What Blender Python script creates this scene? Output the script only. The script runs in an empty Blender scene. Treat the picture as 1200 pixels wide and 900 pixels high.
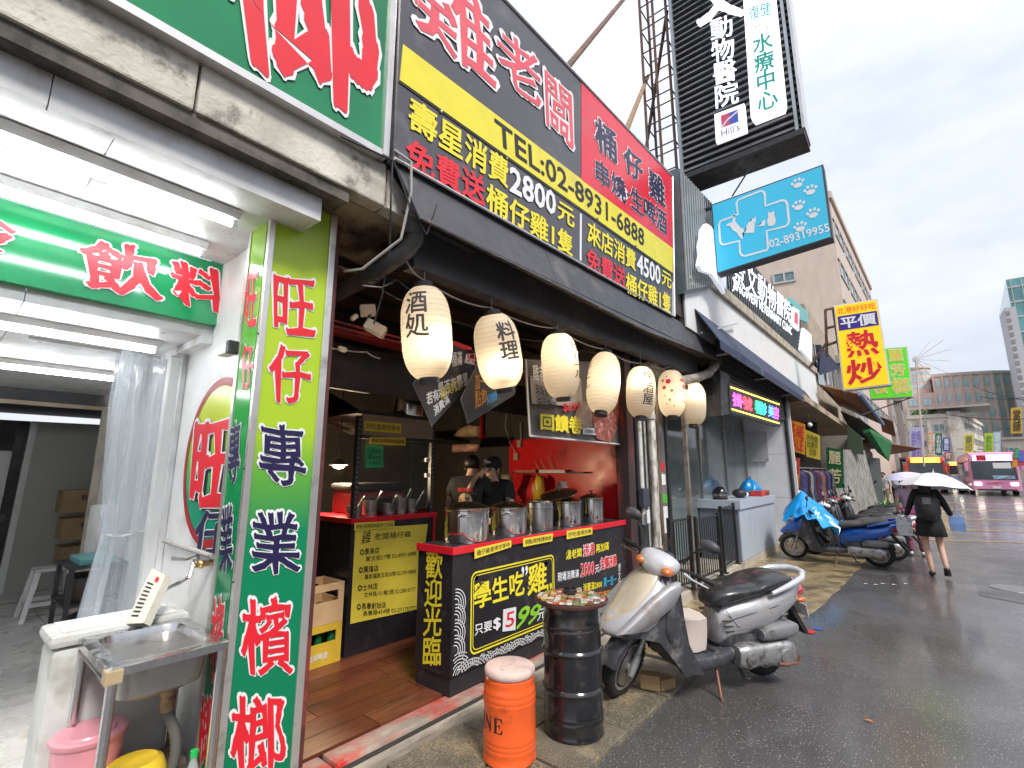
import bpy, bmesh, math, random
import numpy as np
from mathutils import Vector as V, Matrix
R = math.radians
random.seed(7)
S = bpy.context.scene
COL = S.collection
# ---------------------------------------------------------------- camera
CAM_H = 1.6
FPX = 560.0                                     # focal length in pixels of the 1200x900 photograph
PITCH = math.atan(104 / 560.0)
YAW = math.atan(470 * math.cos(PITCH) / FPX)
cd = bpy.data.cameras.new('camera'); cam = bpy.data.objects.new('camera', cd); COL.objects.link(cam)
cam.location = (0, 0, CAM_H); cam.rotation_euler = (math.pi / 2 + PITCH, 0, YAW)
cd.sensor_width = 36; cd.lens = FPX / 1200 * 36; cd.clip_start = .05; cd.clip_end = 2000
S.camera = cam
FW = V((-math.sin(YAW) * math.cos(PITCH), math.cos(YAW) * math.cos(PITCH), math.sin(PITCH)))
RT = V((math.cos(YAW), math.sin(YAW), 0)); UPV = RT.cross(FW)
def P(u, v, **k):
    "measure: where the sight line through photo pixel (u, v) meets the real plane x=, y= or z="
    (a, val), = k.items(); i = 'xyz'.index(a)
    d = FW + RT * ((u - 600) / FPX) - UPV * ((v - 450) / FPX)
    return V((0, 0, CAM_H)) + d * ((val - (CAM_H if i == 2 else 0)) / d[i])
# ---------------------------------------------------------------- world, sun, exposure
SUN_EL, SUN_AZ = R(50), R(112)                   # azimuth measured from +Y towards +X
w = bpy.data.worlds.new('World'); S.world = w; w.use_nodes = True
nt = w.node_tree; nt.nodes.clear()
def N(nt, t, **k):
    n = nt.nodes.new(t)
    for a, b in k.items(): setattr(n, a, b)
    return n
out = N(nt, 'ShaderNodeOutputWorld'); bg = N(nt, 'ShaderNodeBackground')
sky = N(nt, 'ShaderNodeTexSky', sky_type='NISHITA', sun_disc=False, sun_elevation=SUN_EL, sun_rotation=SUN_AZ)
sky.air_density = 1.0; sky.dust_density = 1.5
tc = N(nt, 'ShaderNodeTexCoord'); mp = N(nt, 'ShaderNodeMapping'); mp.inputs['Scale'].default_value = (1, 1, 2.6)
nz = N(nt, 'ShaderNodeTexNoise'); nz.inputs['Scale'].default_value = 2.4; nz.inputs['Detail'].default_value = 7; nz.inputs['Roughness'].default_value = .58
cr = N(nt, 'ShaderNodeValToRGB')
cr.color_ramp.elements[0].position = .3; cr.color_ramp.elements[0].color = (3.7, 4.1, 5.0, 1)
cr.color_ramp.elements[1].position = .7; cr.color_ramp.elements[1].color = (5.8, 5.95, 6.35, 1)
sx = N(nt, 'ShaderNodeSeparateXYZ'); mr = N(nt, 'ShaderNodeMapRange')
mr.inputs['From Min'].default_value = 0.0; mr.inputs['From Max'].default_value = .8; mr.inputs['To Min'].default_value = .68; mr.inputs['To Max'].default_value = 1.0
vm = N(nt, 'ShaderNodeVectorMath', operation='SCALE')
mx = N(nt, 'ShaderNodeMixRGB'); mx.inputs[0].default_value = .92
L = nt.links.new
L(tc.outputs['Generated'], mp.inputs[0]); L(mp.outputs[0], nz.inputs['Vector']); L(nz.outputs[0], cr.inputs[0])
L(tc.outputs['Generated'], sx.inputs[0]); L(sx.outputs['Z'], mr.inputs[0]); L(cr.outputs[0], vm.inputs[0]); L(mr.outputs[0], vm.inputs['Scale'])
L(sky.outputs[0], mx.inputs[1]); L(vm.outputs[0], mx.inputs[2]); L(mx.outputs[0], bg.inputs[0]); L(bg.outputs[0], out.inputs[0])
bg.inputs[1].default_value = .10
sl = bpy.data.lights.new('sun', 'SUN'); sl.energy = 1.5; sl.angle = R(14); sl.color = (1, .96, .9)
so = bpy.data.objects.new('sun', sl); COL.objects.link(so)
sd = V((math.sin(SUN_AZ) * math.cos(SUN_EL), math.cos(SUN_AZ) * math.cos(SUN_EL), math.sin(SUN_EL)))
so.rotation_euler = sd.to_track_quat('Z', 'Y').to_euler(); so.location = (20, 10, 30)
S.view_settings.view_transform = 'Standard'; S.view_settings.look = 'None'
S.view_settings.exposure = 1.18; S.view_settings.gamma = 1
S.cycles.use_denoising = True
S.cycles.max_bounces = 7; S.cycles.diffuse_bounces = 4; S.cycles.glossy_bounces = 4; S.cycles.transmission_bounces = 6
S.cycles.sample_clamp_indirect = 6; S.cycles.caustics_reflective = False; S.cycles.caustics_refractive = False
# ---------------------------------------------------------------- materials
MATS = {}
def mat(name, col, rough=.6, metal=0, var=.12, scale=6, bump=0, bscale=80, emit=0, ecol=None, dirt=None, coat=0, spec=.5, rvar=0, stretch=None, alpha=1, trans=0, detail=5):
    if name in MATS: return MATS[name]
    m = bpy.data.materials.new(name); m.use_nodes = True; MATS[name] = m
    t = m.node_tree; b = t.nodes['Principled BSDF']; l = t.links.new
    b.inputs['Roughness'].default_value = rough; b.inputs['Metallic'].default_value = metal
    b.inputs['Coat Weight'].default_value = coat; b.inputs['Coat Roughness'].default_value = .08
    b.inputs['Specular IOR Level'].default_value = spec
    b.inputs['Alpha'].default_value = alpha; b.inputs['Transmission Weight'].default_value = trans
    c = list(col) + [1]
    tc = N(t, 'ShaderNodeTexCoord'); vec = tc.outputs['Object']
    if stretch:
        mp = N(t, 'ShaderNodeMapping'); mp.inputs['Scale'].default_value = stretch; l(vec, mp.inputs[0]); vec = mp.outputs[0]
    no = N(t, 'ShaderNodeTexNoise'); no.inputs['Scale'].default_value = scale; no.inputs['Detail'].default_value = detail; l(vec, no.inputs['Vector'])
    cr = N(t, 'ShaderNodeValToRGB'); e = cr.color_ramp.elements
    e[0].position = .3; e[0].color = [max(0, x * (1 - var)) for x in c[:3]] + [1]
    e[1].position = .7; e[1].color = [min(1, x * (1 + var)) for x in c[:3]] + [1]
    l(no.outputs[0], cr.inputs[0]); colo = cr.outputs[0]
    if dirt:
        dc, amt, ds = dirt
        n2 = N(t, 'ShaderNodeTexNoise'); n2.inputs['Scale'].default_value = ds; n2.inputs['Detail'].default_value = 9; n2.inputs['Roughness'].default_value = .65
        l(vec, n2.inputs['Vector'])
        r2 = N(t, 'ShaderNodeValToRGB'); r2.color_ramp.elements[0].position = max(.02, .62 - amt * .35); r2.color_ramp.elements[1].position = max(.1, .75 - amt * .25)
        l(n2.outputs[0], r2.inputs[0]); mx = N(t, 'ShaderNodeMixRGB'); l(r2.outputs[0], mx.inputs[0]); l(colo, mx.inputs[1]); mx.inputs[2].default_value = list(dc) + [1]
        colo = mx.outputs[0]
    l(colo, b.inputs['Base Color'])
    if rvar:
        mr = N(t, 'ShaderNodeMapRange'); mr.inputs['To Min'].default_value = max(.03, rough - rvar); mr.inputs['To Max'].default_value = min(1, rough + rvar)
        n3 = N(t, 'ShaderNodeTexNoise'); n3.inputs['Scale'].default_value = scale * 1.7; n3.inputs['Detail'].default_value = 6; l(vec, n3.inputs['Vector'])
        mr.inputs['From Min'].default_value = .3; mr.inputs['From Max'].default_value = .7
        l(n3.outputs[0], mr.inputs[0]); l(mr.outputs[0], b.inputs['Roughness'])
    if bump:
        n4 = N(t, 'ShaderNodeTexNoise'); n4.inputs['Scale'].default_value = bscale; n4.inputs['Detail'].default_value = 4; l(vec, n4.inputs['Vector'])
        bp = N(t, 'ShaderNodeBump'); bp.inputs['Strength'].default_value = bump; bp.inputs['Distance'].default_value = .01
        l(n4.outputs[0], bp.inputs['Height']); l(bp.outputs[0], b.inputs['Normal'])
    if emit:
        b.inputs['Emission Color'].default_value = list(ecol or col) + [1]; b.inputs['Emission Strength'].default_value = emit
    return m
def ramp_mat(name, axis, stops, rough=.3, emit=0, spec=.5, lo=0, hi=1):
    "printed gradient along one axis of the sheet"
    m = mat(name, (1, 1, 1), rough=rough, var=0, spec=spec); t = m.node_tree; b = t.nodes['Principled BSDF']
    tc = N(t, 'ShaderNodeTexCoord'); sp = N(t, 'ShaderNodeSeparateXYZ'); mr = N(t, 'ShaderNodeMapRange'); cr = N(t, 'ShaderNodeValToRGB')
    t.links.new(tc.outputs['Object'], sp.inputs[0]); t.links.new(sp.outputs[axis], mr.inputs[0])
    mr.inputs['From Min'].default_value = lo; mr.inputs['From Max'].default_value = hi
    t.links.new(mr.outputs[0], cr.inputs[0]); e = cr.color_ramp.elements
    while len(e) < len(stops): e.new(.5)
    for q, (p, c) in zip(e, stops): q.position = p; q.color = list(c) + [1]
    t.links.new(cr.outputs[0], b.inputs['Base Color'])
    if emit: t.links.new(cr.outputs[0], b.inputs['Emission Color']); b.inputs['Emission Strength'].default_value = emit
    return m
# ---------------------------------------------------------------- mesh helper
class MB:
    def __init__(s): s.v = []; s.f = []
    def add(s, vs, fs):
        o = len(s.v); s.v += [tuple(x) for x in vs]; s.f += [tuple(i + o for i in f) for f in fs]; return s
    def box(s, x0, x1, y0, y1, z0, z1):
        return s.hexa([V((x0, y0, z0)), V((x1, y0, z0)), V((x1, y1, z0)), V((x0, y1, z0))], [V((x0, y0, z1)), V((x1, y0, z1)), V((x1, y1, z1)), V((x0, y1, z1))])
    def hexa(s, a, b):
        n = len(a)
        return s.add(list(a) + list(b), [tuple(range(n - 1, -1, -1)), tuple(range(n, 2 * n))] + [(i, (i + 1) % n, n + (i + 1) % n, n + i) for i in range(n)])
    def slab(s, q, th, lift=0):
        "slab from a quad or polygon: front face at q + lift, th deep behind"
        q = [V(x) for x in q]; n = (q[1] - q[0]).cross(q[-1] - q[0]).normalized()
        return s.hexa([x + n * (lift - th) for x in q], [x + n * lift for x in q])
    def face(s, q): return s.add(q, [tuple(range(len(q)))])
    def bbox(s, x0, x1, y0, y1, z0, z1, b=.01):
        "box with bevelled edges"
        o = len(s.v); bm = bmesh.new(); bmesh.ops.create_cube(bm, size=1)
        for v in bm.verts: v.co = V(((x0 + x1) / 2 + v.co.x * (x1 - x0), (y0 + y1) / 2 + v.co.y * (y1 - y0), (z0 + z1) / 2 + v.co.z * (z1 - z0)))
        bmesh.ops.bevel(bm, geom=list(bm.edges), offset=b, segments=2, affect='EDGES', profile=.6)
        s.frombm(bm); return s
    def frombm(s, bm, M=None):
        bm.verts.index_update(); vs = [(M @ v.co) if M else v.co.copy() for v in bm.verts]
        s.add(vs, [tuple(v.index for v in f.verts) for f in bm.faces]); bm.free(); return s
    def cyl(s, a, b, r0, r1=None, n=12, cap=True):
        a, b = V(a), V(b); r1 = r0 if r1 is None else r1; d = (b - a).normalized()
        x = d.orthogonal().normalized(); y = d.cross(x)
        A = [a + (x * math.cos(2 * math.pi * i / n) + y * math.sin(2 * math.pi * i / n)) * r0 for i in range(n)]
        B = [b + (x * math.cos(2 * math.pi * i / n) + y * math.sin(2 * math.pi * i / n)) * r1 for i in range(n)]
        fs = [(i, (i + 1) % n, n + (i + 1) % n, n + i) for i in range(n)]
        if cap: fs += [tuple(range(n - 1, -1, -1)), tuple(range(n, 2 * n))]
        return s.add(A + B, fs)
    def tube(s, pts, r, n=8, closed=False):
        pts = [V(p) for p in pts]; k = len(pts); rs = r if isinstance(r, (list, tuple)) else [r] * k
        rings = []; x = None
        for i, p in enumerate(pts):
            a = pts[(i - 1) % k] if (closed or i > 0) else p; b = pts[(i + 1) % k] if (closed or i < k - 1) else p
            d = (b - a).normalized()
            if x is None: x = d.orthogonal().normalized()
            x = (x - d * x.dot(d)).normalized(); y = d.cross(x)
            rings.append([p + (x * math.cos(2 * math.pi * j / n) + y * math.sin(2 * math.pi * j / n)) * rs[i] for j in range(n)])
        return s.loft(rings, cap=not closed, closed=closed)
    def loft(s, rings, cap=True, closed=False):
        n = len(rings[0]); k = len(rings); vs = [p for r in rings for p in r]; fs = []
        for i in range(k if closed else k - 1):
            a = i * n; b = ((i + 1) % k) * n
            for j in range(n): fs.append((a + j, a + (j + 1) % n, b + (j + 1) % n, b + j))
        if cap and not closed: fs += [tuple(range(n - 1, -1, -1)), tuple(range((k - 1) * n, k * n))]
        return s.add(vs, fs)
    def lathe(s, prof, c=(0, 0, 0), n=24, axis='z', cap=True):
        c = V(c); rings = []
        for r, h in prof:
            ring = []
            for j in range(n):
                a = 2 * math.pi * j / n; p = {'z': (r * math.cos(a), r * math.sin(a), h), 'y': (r * math.sin(a), h, r * math.cos(a)), 'x': (h, r * math.cos(a), r * math.sin(a))}[axis]
                ring.append(c + V(p))
            rings.append(ring)
        return s.loft(rings, cap=cap)
    def ball(s, c, rx, ry=None, rz=None, n=12, k=8):
        ry = ry or rx; rz = rz or rx
        pr = [(math.sin(math.pi * i / k), -math.cos(math.pi * i / k)) for i in range(k + 1)]
        o = len(s.v); s.lathe([(max(a, .001), b) for a, b in pr], n=n)
        for i in range(o, len(s.v)): x = s.v[i]; s.v[i] = (c[0] + x[0] * rx, c[1] + x[1] * ry, c[2] + x[2] * rz)
        return s
    def xf(s, M):
        s.v = [tuple(M @ V(x)) for x in s.v]; return s
    def mesh(s, name, m=None, smooth=False, auto=None):
        me = bpy.data.meshes.new(name); me.from_pydata([tuple(x) for x in s.v], [], s.f)
        if m: me.materials.append(m)
        if smooth:
            me.polygons.foreach_set('use_smooth', [True] * len(me.polygons))
            if auto is not None:
                try: me.set_sharp_from_angle(angle=R(auto))
                except Exception: pass
        me.update(); return me
    def build(s, name, m=None, parent=None, smooth=False, auto=40, mods=None):
        o = bpy.data.objects.new(name, s.mesh(name, m, smooth, auto)); COL.objects.link(o)
        return adopt(o, parent)
WORLD = set()
def adopt(o, parent):
    if parent is not None:
        o.parent = parent
        if parent in WORLD: o.matrix_parent_inverse = Matrix.Translation(-V(parent.location))
    return o
def tag(o, label=None, cat=None, group=None, kind=None):
    if label: o['label'] = label
    if cat: o['category'] = cat
    if group: o['group'] = group
    if kind: o['kind'] = kind
    return o
def thing(name, label, cat, loc=(0, 0, 0), group=None, rotz=0, local=False):
    o = bpy.data.objects.new(name, None); COL.objects.link(o); o.empty_display_size = .1
    o.location = loc; o.rotation_euler = (0, 0, rotz)
    if not local: WORLD.add(o)
    return tag(o, label, cat, group)
def place(name, me, parent, loc=(0, 0, 0), rot=(0, 0, 0), scale=(1, 1, 1)):
    "another object on shared mesh data"
    o = bpy.data.objects.new(name, me); COL.objects.link(o); adopt(o, parent)
    o.location = loc; o.rotation_euler = rot; o.scale = scale
    return o
def copy_tree(o, parent=None):
    c = o.copy(); COL.objects.link(c)
    if parent is not None: c.parent = parent
    for ch in [x for x in bpy.data.objects if x.parent == o]: copy_tree(ch, c)
    return c
# ---------------------------------------------------------------- lettering
from mathutils.geometry import delaunay_2d_cdt as CDT
TX = {}
def text_base(s, res):
    k = (s, res)
    if k in TX: return TX[k]
    c = bpy.data.curves.new('t', 'FONT'); c.body = s; c.resolution_u = res; c.align_x = 'CENTER'; c.space_line = .95
    o = bpy.data.objects.new('t', c); COL.objects.link(o); dg = bpy.context.evaluated_depsgraph_get()
    me = bpy.data.meshes.new_from_object(o.evaluated_get(dg))
    vs = [v.co.xy.copy() for v in me.vertices]; fs = [tuple(p.vertices) for p in me.polygons]
    bpy.data.objects.remove(o); bpy.data.curves.remove(c); bpy.data.meshes.remove(me)
    TX[k] = (vs, fs); return TX[k]
def rdp(p, e):
    a, b = p[0], p[-1]; d = b - a; L_ = max(1e-9, d.length); m, k = 0, 0
    for i in range(1, len(p) - 1):
        q = abs((p[i] - a).cross(d)) / L_ if L_ > 1e-6 else (p[i] - a).length
        if q > m: m, k = q, i
    return rdp(p[:k + 1], e)[:-1] + rdp(p[k:], e) if m > e else [a, b]
def text_data(s, bold, res=2, r=None, brush=0):
    "glyph shapes thickened by r em all round (union, so strokes may merge)"
    r = bold * .5 if r is None else r
    k = (s, round(r, 4), res, brush)
    if k in TX: return TX[k]
    pts, fs = text_base(s, res); base = (min(v.x for v in pts), max(v.x for v in pts), min(v.y for v in pts), max(v.y for v in pts))
    if r < .004: TX[k] = (pts, fs, base); return TX[k]
    cnt = {}
    for f in fs:
        for i in range(len(f)):
            e = tuple(sorted((f[i], f[(i + 1) % len(f)]))); cnt[e] = cnt.get(e, 0) + 1
    P2 = [v.copy() for v in pts]; F2 = list(fs); SG_ = []
    for (a, b), c in cnt.items():
        if c != 1: continue
        A, B = pts[a], pts[b]; d = B - A
        if d.length < 1e-6: continue
        d = d.normalized(); n = d.yx.copy(); n.x = -n.x; rr = r * (1 + brush * (abs(d.y) ** 2 * .9 - .35))
        ra, rb = (rr * (1 + brush * .5), rr * (1 - brush * .45)) if (A.y + A.x * .3) > (B.y + B.x * .3) else (rr * (1 - brush * .45), rr * (1 + brush * .5))
        if brush and d.length < .12: ra = rb = rr
        o = len(P2); SG_.append((A.x, A.y, B.x, B.y, ra, rb))
        P2 += [A + n * ra] + [A + (n * math.cos(q) - d * math.sin(q)) * ra for q in (.8, 1.57, 2.35)] + [A - n * ra, B - n * rb] + [B + (-n * math.cos(q) + d * math.sin(q)) * rb for q in (.8, 1.57, 2.35)] + [B + n * rb]
        F2.append(tuple(range(o, len(P2))))
    res_ = CDT(P2, [], F2, 0, 1e-5)
    q = np.array([tuple(v) for v in res_[0]]); tr = np.array([f[:3] for f in res_[2]]); ce = q[tr].mean(axis=1); G = np.array(SG_)
    cov = np.zeros(len(ce), bool)
    for i0 in range(0, len(ce), 1500):
        c = ce[i0:i0 + 1500, None, :]; a_ = G[None, :, :2]; d = G[None, :, 2:4] - a_; w = c - a_; t = np.clip((w * d).sum(2) / (d * d).sum(2), 0, 1); ds = np.hypot(w[..., 0] - t * d[..., 0], w[..., 1] - t * d[..., 1]); near = (ds < (G[None, :, 4] * (1 - t) + G[None, :, 5] * t) * .97).any(1)
        y0_, y1_ = a_[..., 1], G[None, :, 3]; cr2 = (y0_ > c[..., 1]) != (y1_ > c[..., 1]); xi = a_[..., 0] + (c[..., 1] - y0_) / np.where(np.abs(y1_ - y0_) < 1e-12, 1e-12, y1_ - y0_) * d[..., 0]
        cov[i0:i0 + 1500] = near | (((cr2 & (c[..., 0] < xi)).sum(1) % 2) == 1)
    RV = res_[0]; cnt = {}
    for f, of in zip(res_[2], cov):
        if not of: continue
        for i in range(len(f)):
            a, b = f[i], f[(i + 1) % len(f)]
            e = (a, b) if a < b else (b, a); cnt[e] = cnt.get(e, 0) + 1
    nb = {}
    for (a, b), c in cnt.items():
        if c == 1: nb.setdefault(a, []).append(b); nb.setdefault(b, []).append(a)
    loops = []; used = set()
    for st in nb:
        if st in used: continue
        lp = [st]; used.add(st); prev = None; cur = st
        while True:
            nx_ = [q for q in nb[cur] if q != prev and (q not in used or (q == st and len(lp) > 2))]
            if not nx_ or nx_[0] == st: break
            prev, cur = cur, nx_[0]; used.add(cur); lp.append(cur)
        if len(lp) > 2: loops.append(lp)
    P3 = []; E3 = []
    for lp in loops:
        pl = [RV[i] for i in lp]; far = max(range(len(pl)), key=lambda i: (pl[i] - pl[0]).length)
        keep = rdp(pl[:far + 1], .0025)[:-1] + rdp(pl[far:] + [pl[0]], .0025)[:-1]
        if len(keep) < 3: continue
        o = len(P3); P3 += keep; E3 += [(o + i, o + (i + 1) % len(keep)) for i in range(len(keep))]
    r2 = CDT(P3, E3, [], 0, 1e-5)
    con = {tuple(sorted(e)) for e, oe in zip(r2[1], r2[4]) if oe}; adj = {}
    for fi, f in enumerate(r2[2]):
        for i in range(len(f)): adj.setdefault(tuple(sorted((f[i], f[(i + 1) % len(f)]))), []).append(fi)
    ins = {}; stack = []
    for e, fl_ in adj.items():
        if len(fl_) == 1 and fl_[0] not in ins: ins[fl_[0]] = e in con; stack.append(fl_[0])
    while stack:
        fi = stack.pop(); f = r2[2][fi]
        for i in range(len(f)):
            e = tuple(sorted((f[i], f[(i + 1) % len(f)])))
            for g in adj[e]:
                if g not in ins: ins[g] = ins[fi] ^ (e in con); stack.append(g)
    vs = [V((p.x, p.y)) for p in r2[0]]; fs = [tuple(f) for i, f in enumerate(r2[2]) if ins.get(i)]
    TX[k] = (vs, fs, base); return TX[k]
def bil(q, s, t): return (q[0] * (1 - s) + q[1] * s) * (1 - t) + (q[3] * (1 - s) + q[2] * s) * t
def sub(q, s0, s1, t0, t1): return [bil(q, s0, t0), bil(q, s1, t0), bil(q, s1, t1), bil(q, s0, t1)]
def nrm(q): return (q[1] - q[0]).cross(q[3] - q[0]).normalized()
def text(s, q, m, parent, bold=.02, out=None, ob=.05, lift=.008, slant=0, wob=0, res=2, name='lettering', step=.003):
    "flat printed lettering filling quad q (bl, br, tr, tl), optionally with an outline sheet below it"
    q = [V(x) for x in q]; n = nrm(q); first = None
    brush = .8 if wob else 0; r0 = bold * .5
    vs, fs, (x0, x1, y0, y1) = text_data(s, 0, res, 0)
    for bo, mm, li, nm in ([(r0 + (ob - bold) * .55, out, lift, name + '_outline')] if out else []) + [(r0, m, lift + (step if out else 0), name)]:
        a, f, _ = text_data(s, 0, res, bo, brush); pts = []
        for p in a:
            u = (p.x - x0) / (x1 - x0); t = (p.y - y0) / (y1 - y0)
            if wob: u += wob * math.sin(t * 7 + s.__len__() + u * 5); t += wob * math.sin(u * 9 + 1.3)
            u += slant * (t - .5)
            pts.append(bil(q, u, t) + n * li)
        o = MB().add(pts, f).build(nm, mm, parent); first = o
    return first
def PQ(pts, **k): return [P(u, v, **k) for u, v in pts]
def strip(q, m, parent, lift=.004, name='coloured_field', th=.003):
    return MB().slab(q, th, lift).build(name, m, parent)
def stroke(path, width, n, closed=False, lift=.01):
    "flat line of given width along 3D path on a plane with normal n"
    b = MB(); k = len(path); path = [V(p) for p in path]; L_, R_ = [], []
    for i, p in enumerate(path):
        a = path[(i - 1) % k] if closed or i else p; c = path[(i + 1) % k] if closed or i < k - 1 else p
        s_ = (c - a).normalized().cross(n) * width / 2
        L_.append(p + s_ + n * lift); R_.append(p - s_ + n * lift)
    vs = L_ + R_; fs = [(i, (i + 1) % k, k + (i + 1) % k, k + i) for i in range(k if closed else k - 1)]
    return b.add(vs, fs)
# shared materials
WHITE = mat('white_paint', (.8, .8, .79), .45, var=.05, dirt=((.6, .57, .52), .1, 3))
SOFFIT = mat('white_soffit_sheet', (.68, .68, .68), .35, dirt=((.5, .45, .36), .18, 2.5), rvar=.1)
BLACK = mat('black_paint', (.025, .025, .028), .5, dirt=((.09, .085, .08), .2, 5), rvar=.15)
DGREY = mat('dark_grey_painted_metal', (.07, .07, .078), .5, dirt=((.16, .15, .14), .2, 2), rvar=.12)
STEEL = mat('brushed_steel', (.62, .61, .6), .25, 1, var=.12, scale=12, stretch=(1, 1, .15), rvar=.1)
STEEL2 = mat('dull_steel', (.42, .41, .4), .42, 1, dirt=((.2, .15, .1), .2, 6), rvar=.12)
CHROME = mat('polished_steel', (.78, .77, .75), .12, 1, var=.05)
RUST = mat('rusty_brown_steel', (.13, .075, .06), .75, dirt=((.25, .12, .06), .4, 9), bump=.3)
RED = mat('red_paint', (.6, .02, .025), .42, dirt=((.25, .03, .02), .25, 4), rvar=.12)
INK_W = mat('white_ink', (.85, .85, .85), .5, var=.02)
INK_Y = mat('yellow_ink', (.9, .75, .04), .5, var=.03)
INK_R = mat('red_ink', (.78, .02, .035), .4, var=.06)
INK_K = mat('black_ink', (.015, .015, .02), .5, var=.02)
INK_N = mat('navy_ink', (.02, .015, .07), .4, var=.02)
CONC = mat('weathered_concrete', (.62, .58, .5), .85, var=.25, scale=4, bump=.5, bscale=40, dirt=((.1, .09, .07), .22, 5), detail=9)
GLASS = mat('clear_glass', (.9, .95, .95), .03, alpha=.16, spec=.6, var=0)
RUBBER = mat('black_rubber', (.018, .018, .018), .75, bump=.2)
PVC = mat('grey_pvc_pipe', (.42, .4, .38), .5, dirt=((.2, .17, .13), .3, 6))
# ================================================================ ground
def wet_mat(name, base, speck, rlo, rhi, bump=.35, scale=1.3, spk=62, thr=.4, coat=0, var=.22, dirt=None):
    m = mat(name, base, rlo, var=var, scale=scale, detail=8, dirt=dirt); t = m.node_tree; b = t.nodes['Principled BSDF']; l = t.links.new
    tc = N(t, 'ShaderNodeTexCoord'); o = tc.outputs['Object']
    src = b.inputs['Base Color'].links[0].from_socket
    vo = N(t, 'ShaderNodeTexVoronoi'); vo.inputs['Scale'].default_value = spk; l(o, vo.inputs['Vector'])
    r = N(t, 'ShaderNodeValToRGB'); r.color_ramp.elements[0].position = .13; r.color_ramp.elements[0].color = (1, 1, 1, 1); r.color_ramp.elements[1].position = .24; r.color_ramp.elements[1].color = (0, 0, 0, 1)
    l(vo.outputs['Distance'], r.inputs[0])
    wn = N(t, 'ShaderNodeSeparateColor'); l(vo.outputs['Color'], wn.inputs[0]); gt = N(t, 'ShaderNodeMath', operation='GREATER_THAN'); gt.inputs[1].default_value = thr; l(wn.outputs[0], gt.inputs[0])
    mu = N(t, 'ShaderNodeMath', operation='MULTIPLY'); l(r.outputs[0], mu.inputs[0]); l(gt.outputs[0], mu.inputs[1])
    v2 = N(t, 'ShaderNodeTexNoise'); v2.inputs['Scale'].default_value = 130; v2.inputs['Detail'].default_value = 3; l(o, v2.inputs['Vector'])
    r2 = N(t, 'ShaderNodeMapRange'); r2.inputs['From Min'].default_value = .35; r2.inputs['From Max'].default_value = .7; r2.inputs['To Min'].default_value = .4; r2.inputs['To Max'].default_value = 1.9; l(v2.outputs[0], r2.inputs[0])
    sc = N(t, 'ShaderNodeVectorMath', operation='SCALE'); l(src, sc.inputs[0]); l(r2.outputs[0], sc.inputs['Scale'])
    mx = N(t, 'ShaderNodeMixRGB'); l(mu.outputs[0], mx.inputs[0]); l(sc.outputs[0], mx.inputs[1]); mx.inputs[2].default_value = list(speck) + [1]
    l(mx.outputs[0], b.inputs['Base Color'])
    n3 = N(t, 'ShaderNodeTexNoise'); n3.inputs['Scale'].default_value = .9; n3.inputs['Detail'].default_value = 7; n3.inputs['Roughness'].default_value = .6; l(o, n3.inputs['Vector'])
    m3 = N(t, 'ShaderNodeMapRange'); m3.inputs['From Min'].default_value = .4; m3.inputs['From Max'].default_value = .6; m3.inputs['To Min'].default_value = rlo; m3.inputs['To Max'].default_value = rhi
    l(n3.outputs[0], m3.inputs[0]); l(m3.outputs[0], b.inputs['Roughness'])
    b.inputs['Coat Weight'].default_value = coat; b.inputs['Coat Roughness'].default_value = .12
    m4 = N(t, 'ShaderNodeMapRange'); m4.inputs['From Min'].default_value = .4; m4.inputs['From Max'].default_value = .6; m4.inputs['To Min'].default_value = bump * .3; m4.inputs['To Max'].default_value = bump
    l(n3.outputs[0], m4.inputs[0])
    bp = N(t, 'ShaderNodeBump'); bp.inputs['Distance'].default_value = .006; l(m4.outputs[0], bp.inputs['Strength']); l(v2.outputs[0], bp.inputs['Height']); l(bp.outputs[0], b.inputs['Normal'])
    return m
ASPH = wet_mat('wet_asphalt', (.078, .073, .071), (.5, .48, .45), .18, .42, bump=.9, coat=.45)
SLABM = wet_mat('wet_sidewalk_stone', (.16, .135, .1), (.4, .36, .3), .3, .6, bump=.7, scale=6, dirt=((.3, .23, .13), .3, 3))
OCHRE = wet_mat('stained_wet_concrete', (.33, .25, .13), (.16, .11, .06), .2, .5, bump=.8, scale=2.2, spk=14, thr=.3, coat=.35, var=.4, dirt=((.1, .075, .045), .45, 3.5))
tag(MB().add([(-400, -300, 0), (400, -300, 0), (400, 700, 0), (-400, 700, 0)], [(0, 1, 2, 3)]).build('road', ASPH), kind='structure')
# ochre concrete forecourt with a ragged edge on the asphalt
pt = [(-2.5, 4.35), (-1.62, 4.35), (-1.45, 4.7), (-1.27, 5.3), (-1.16, 6.0), (-1.08, 6.8), (-1.0, 8.1), (-.93, 9.3), (-.87, 10.6), (-.86, 12.2), (-.95, 14.5), (-2.5, 14.5)]
fore = []
for i, (x, y) in enumerate(pt):
    fore.append((x, y, .004))
    if 1 <= i < len(pt) - 2:
        x2, y2 = pt[i + 1]
        for k in range(1, 5): fore.append((x + (x2 - x) * k / 5 + random.uniform(-.02, .02), y + (y2 - y) * k / 5, .004))
fo = MB().face(fore).build('forecourt', OCHRE); tag(fo, kind='structure')
# stone slabs of the sidewalk
JOINT = mat('dirty_joint', (.04, .036, .03), .9, bump=.4)
side = MB().box(-2.42, -1.56, -.6, 4.35, -.05, .012).build('sidewalk', JOINT); tag(side, kind='structure')
y = -.58; k = 0
while y < 4.2:
    ln = random.choice([.58, .62, .6]); c = -2.02 + random.uniform(-.04, .04)
    for (a, b_) in ((-2.405, c - .008), (c + .008, -1.525 - random.uniform(0, .02))):
        zt = .03 + random.uniform(-.004, .004)
        MB().bbox(a, b_, y, min(y + ln - .014, 4.33), -.03, zt, .007).build('stone_slab', SLABM, side)
    y += ln
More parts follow.
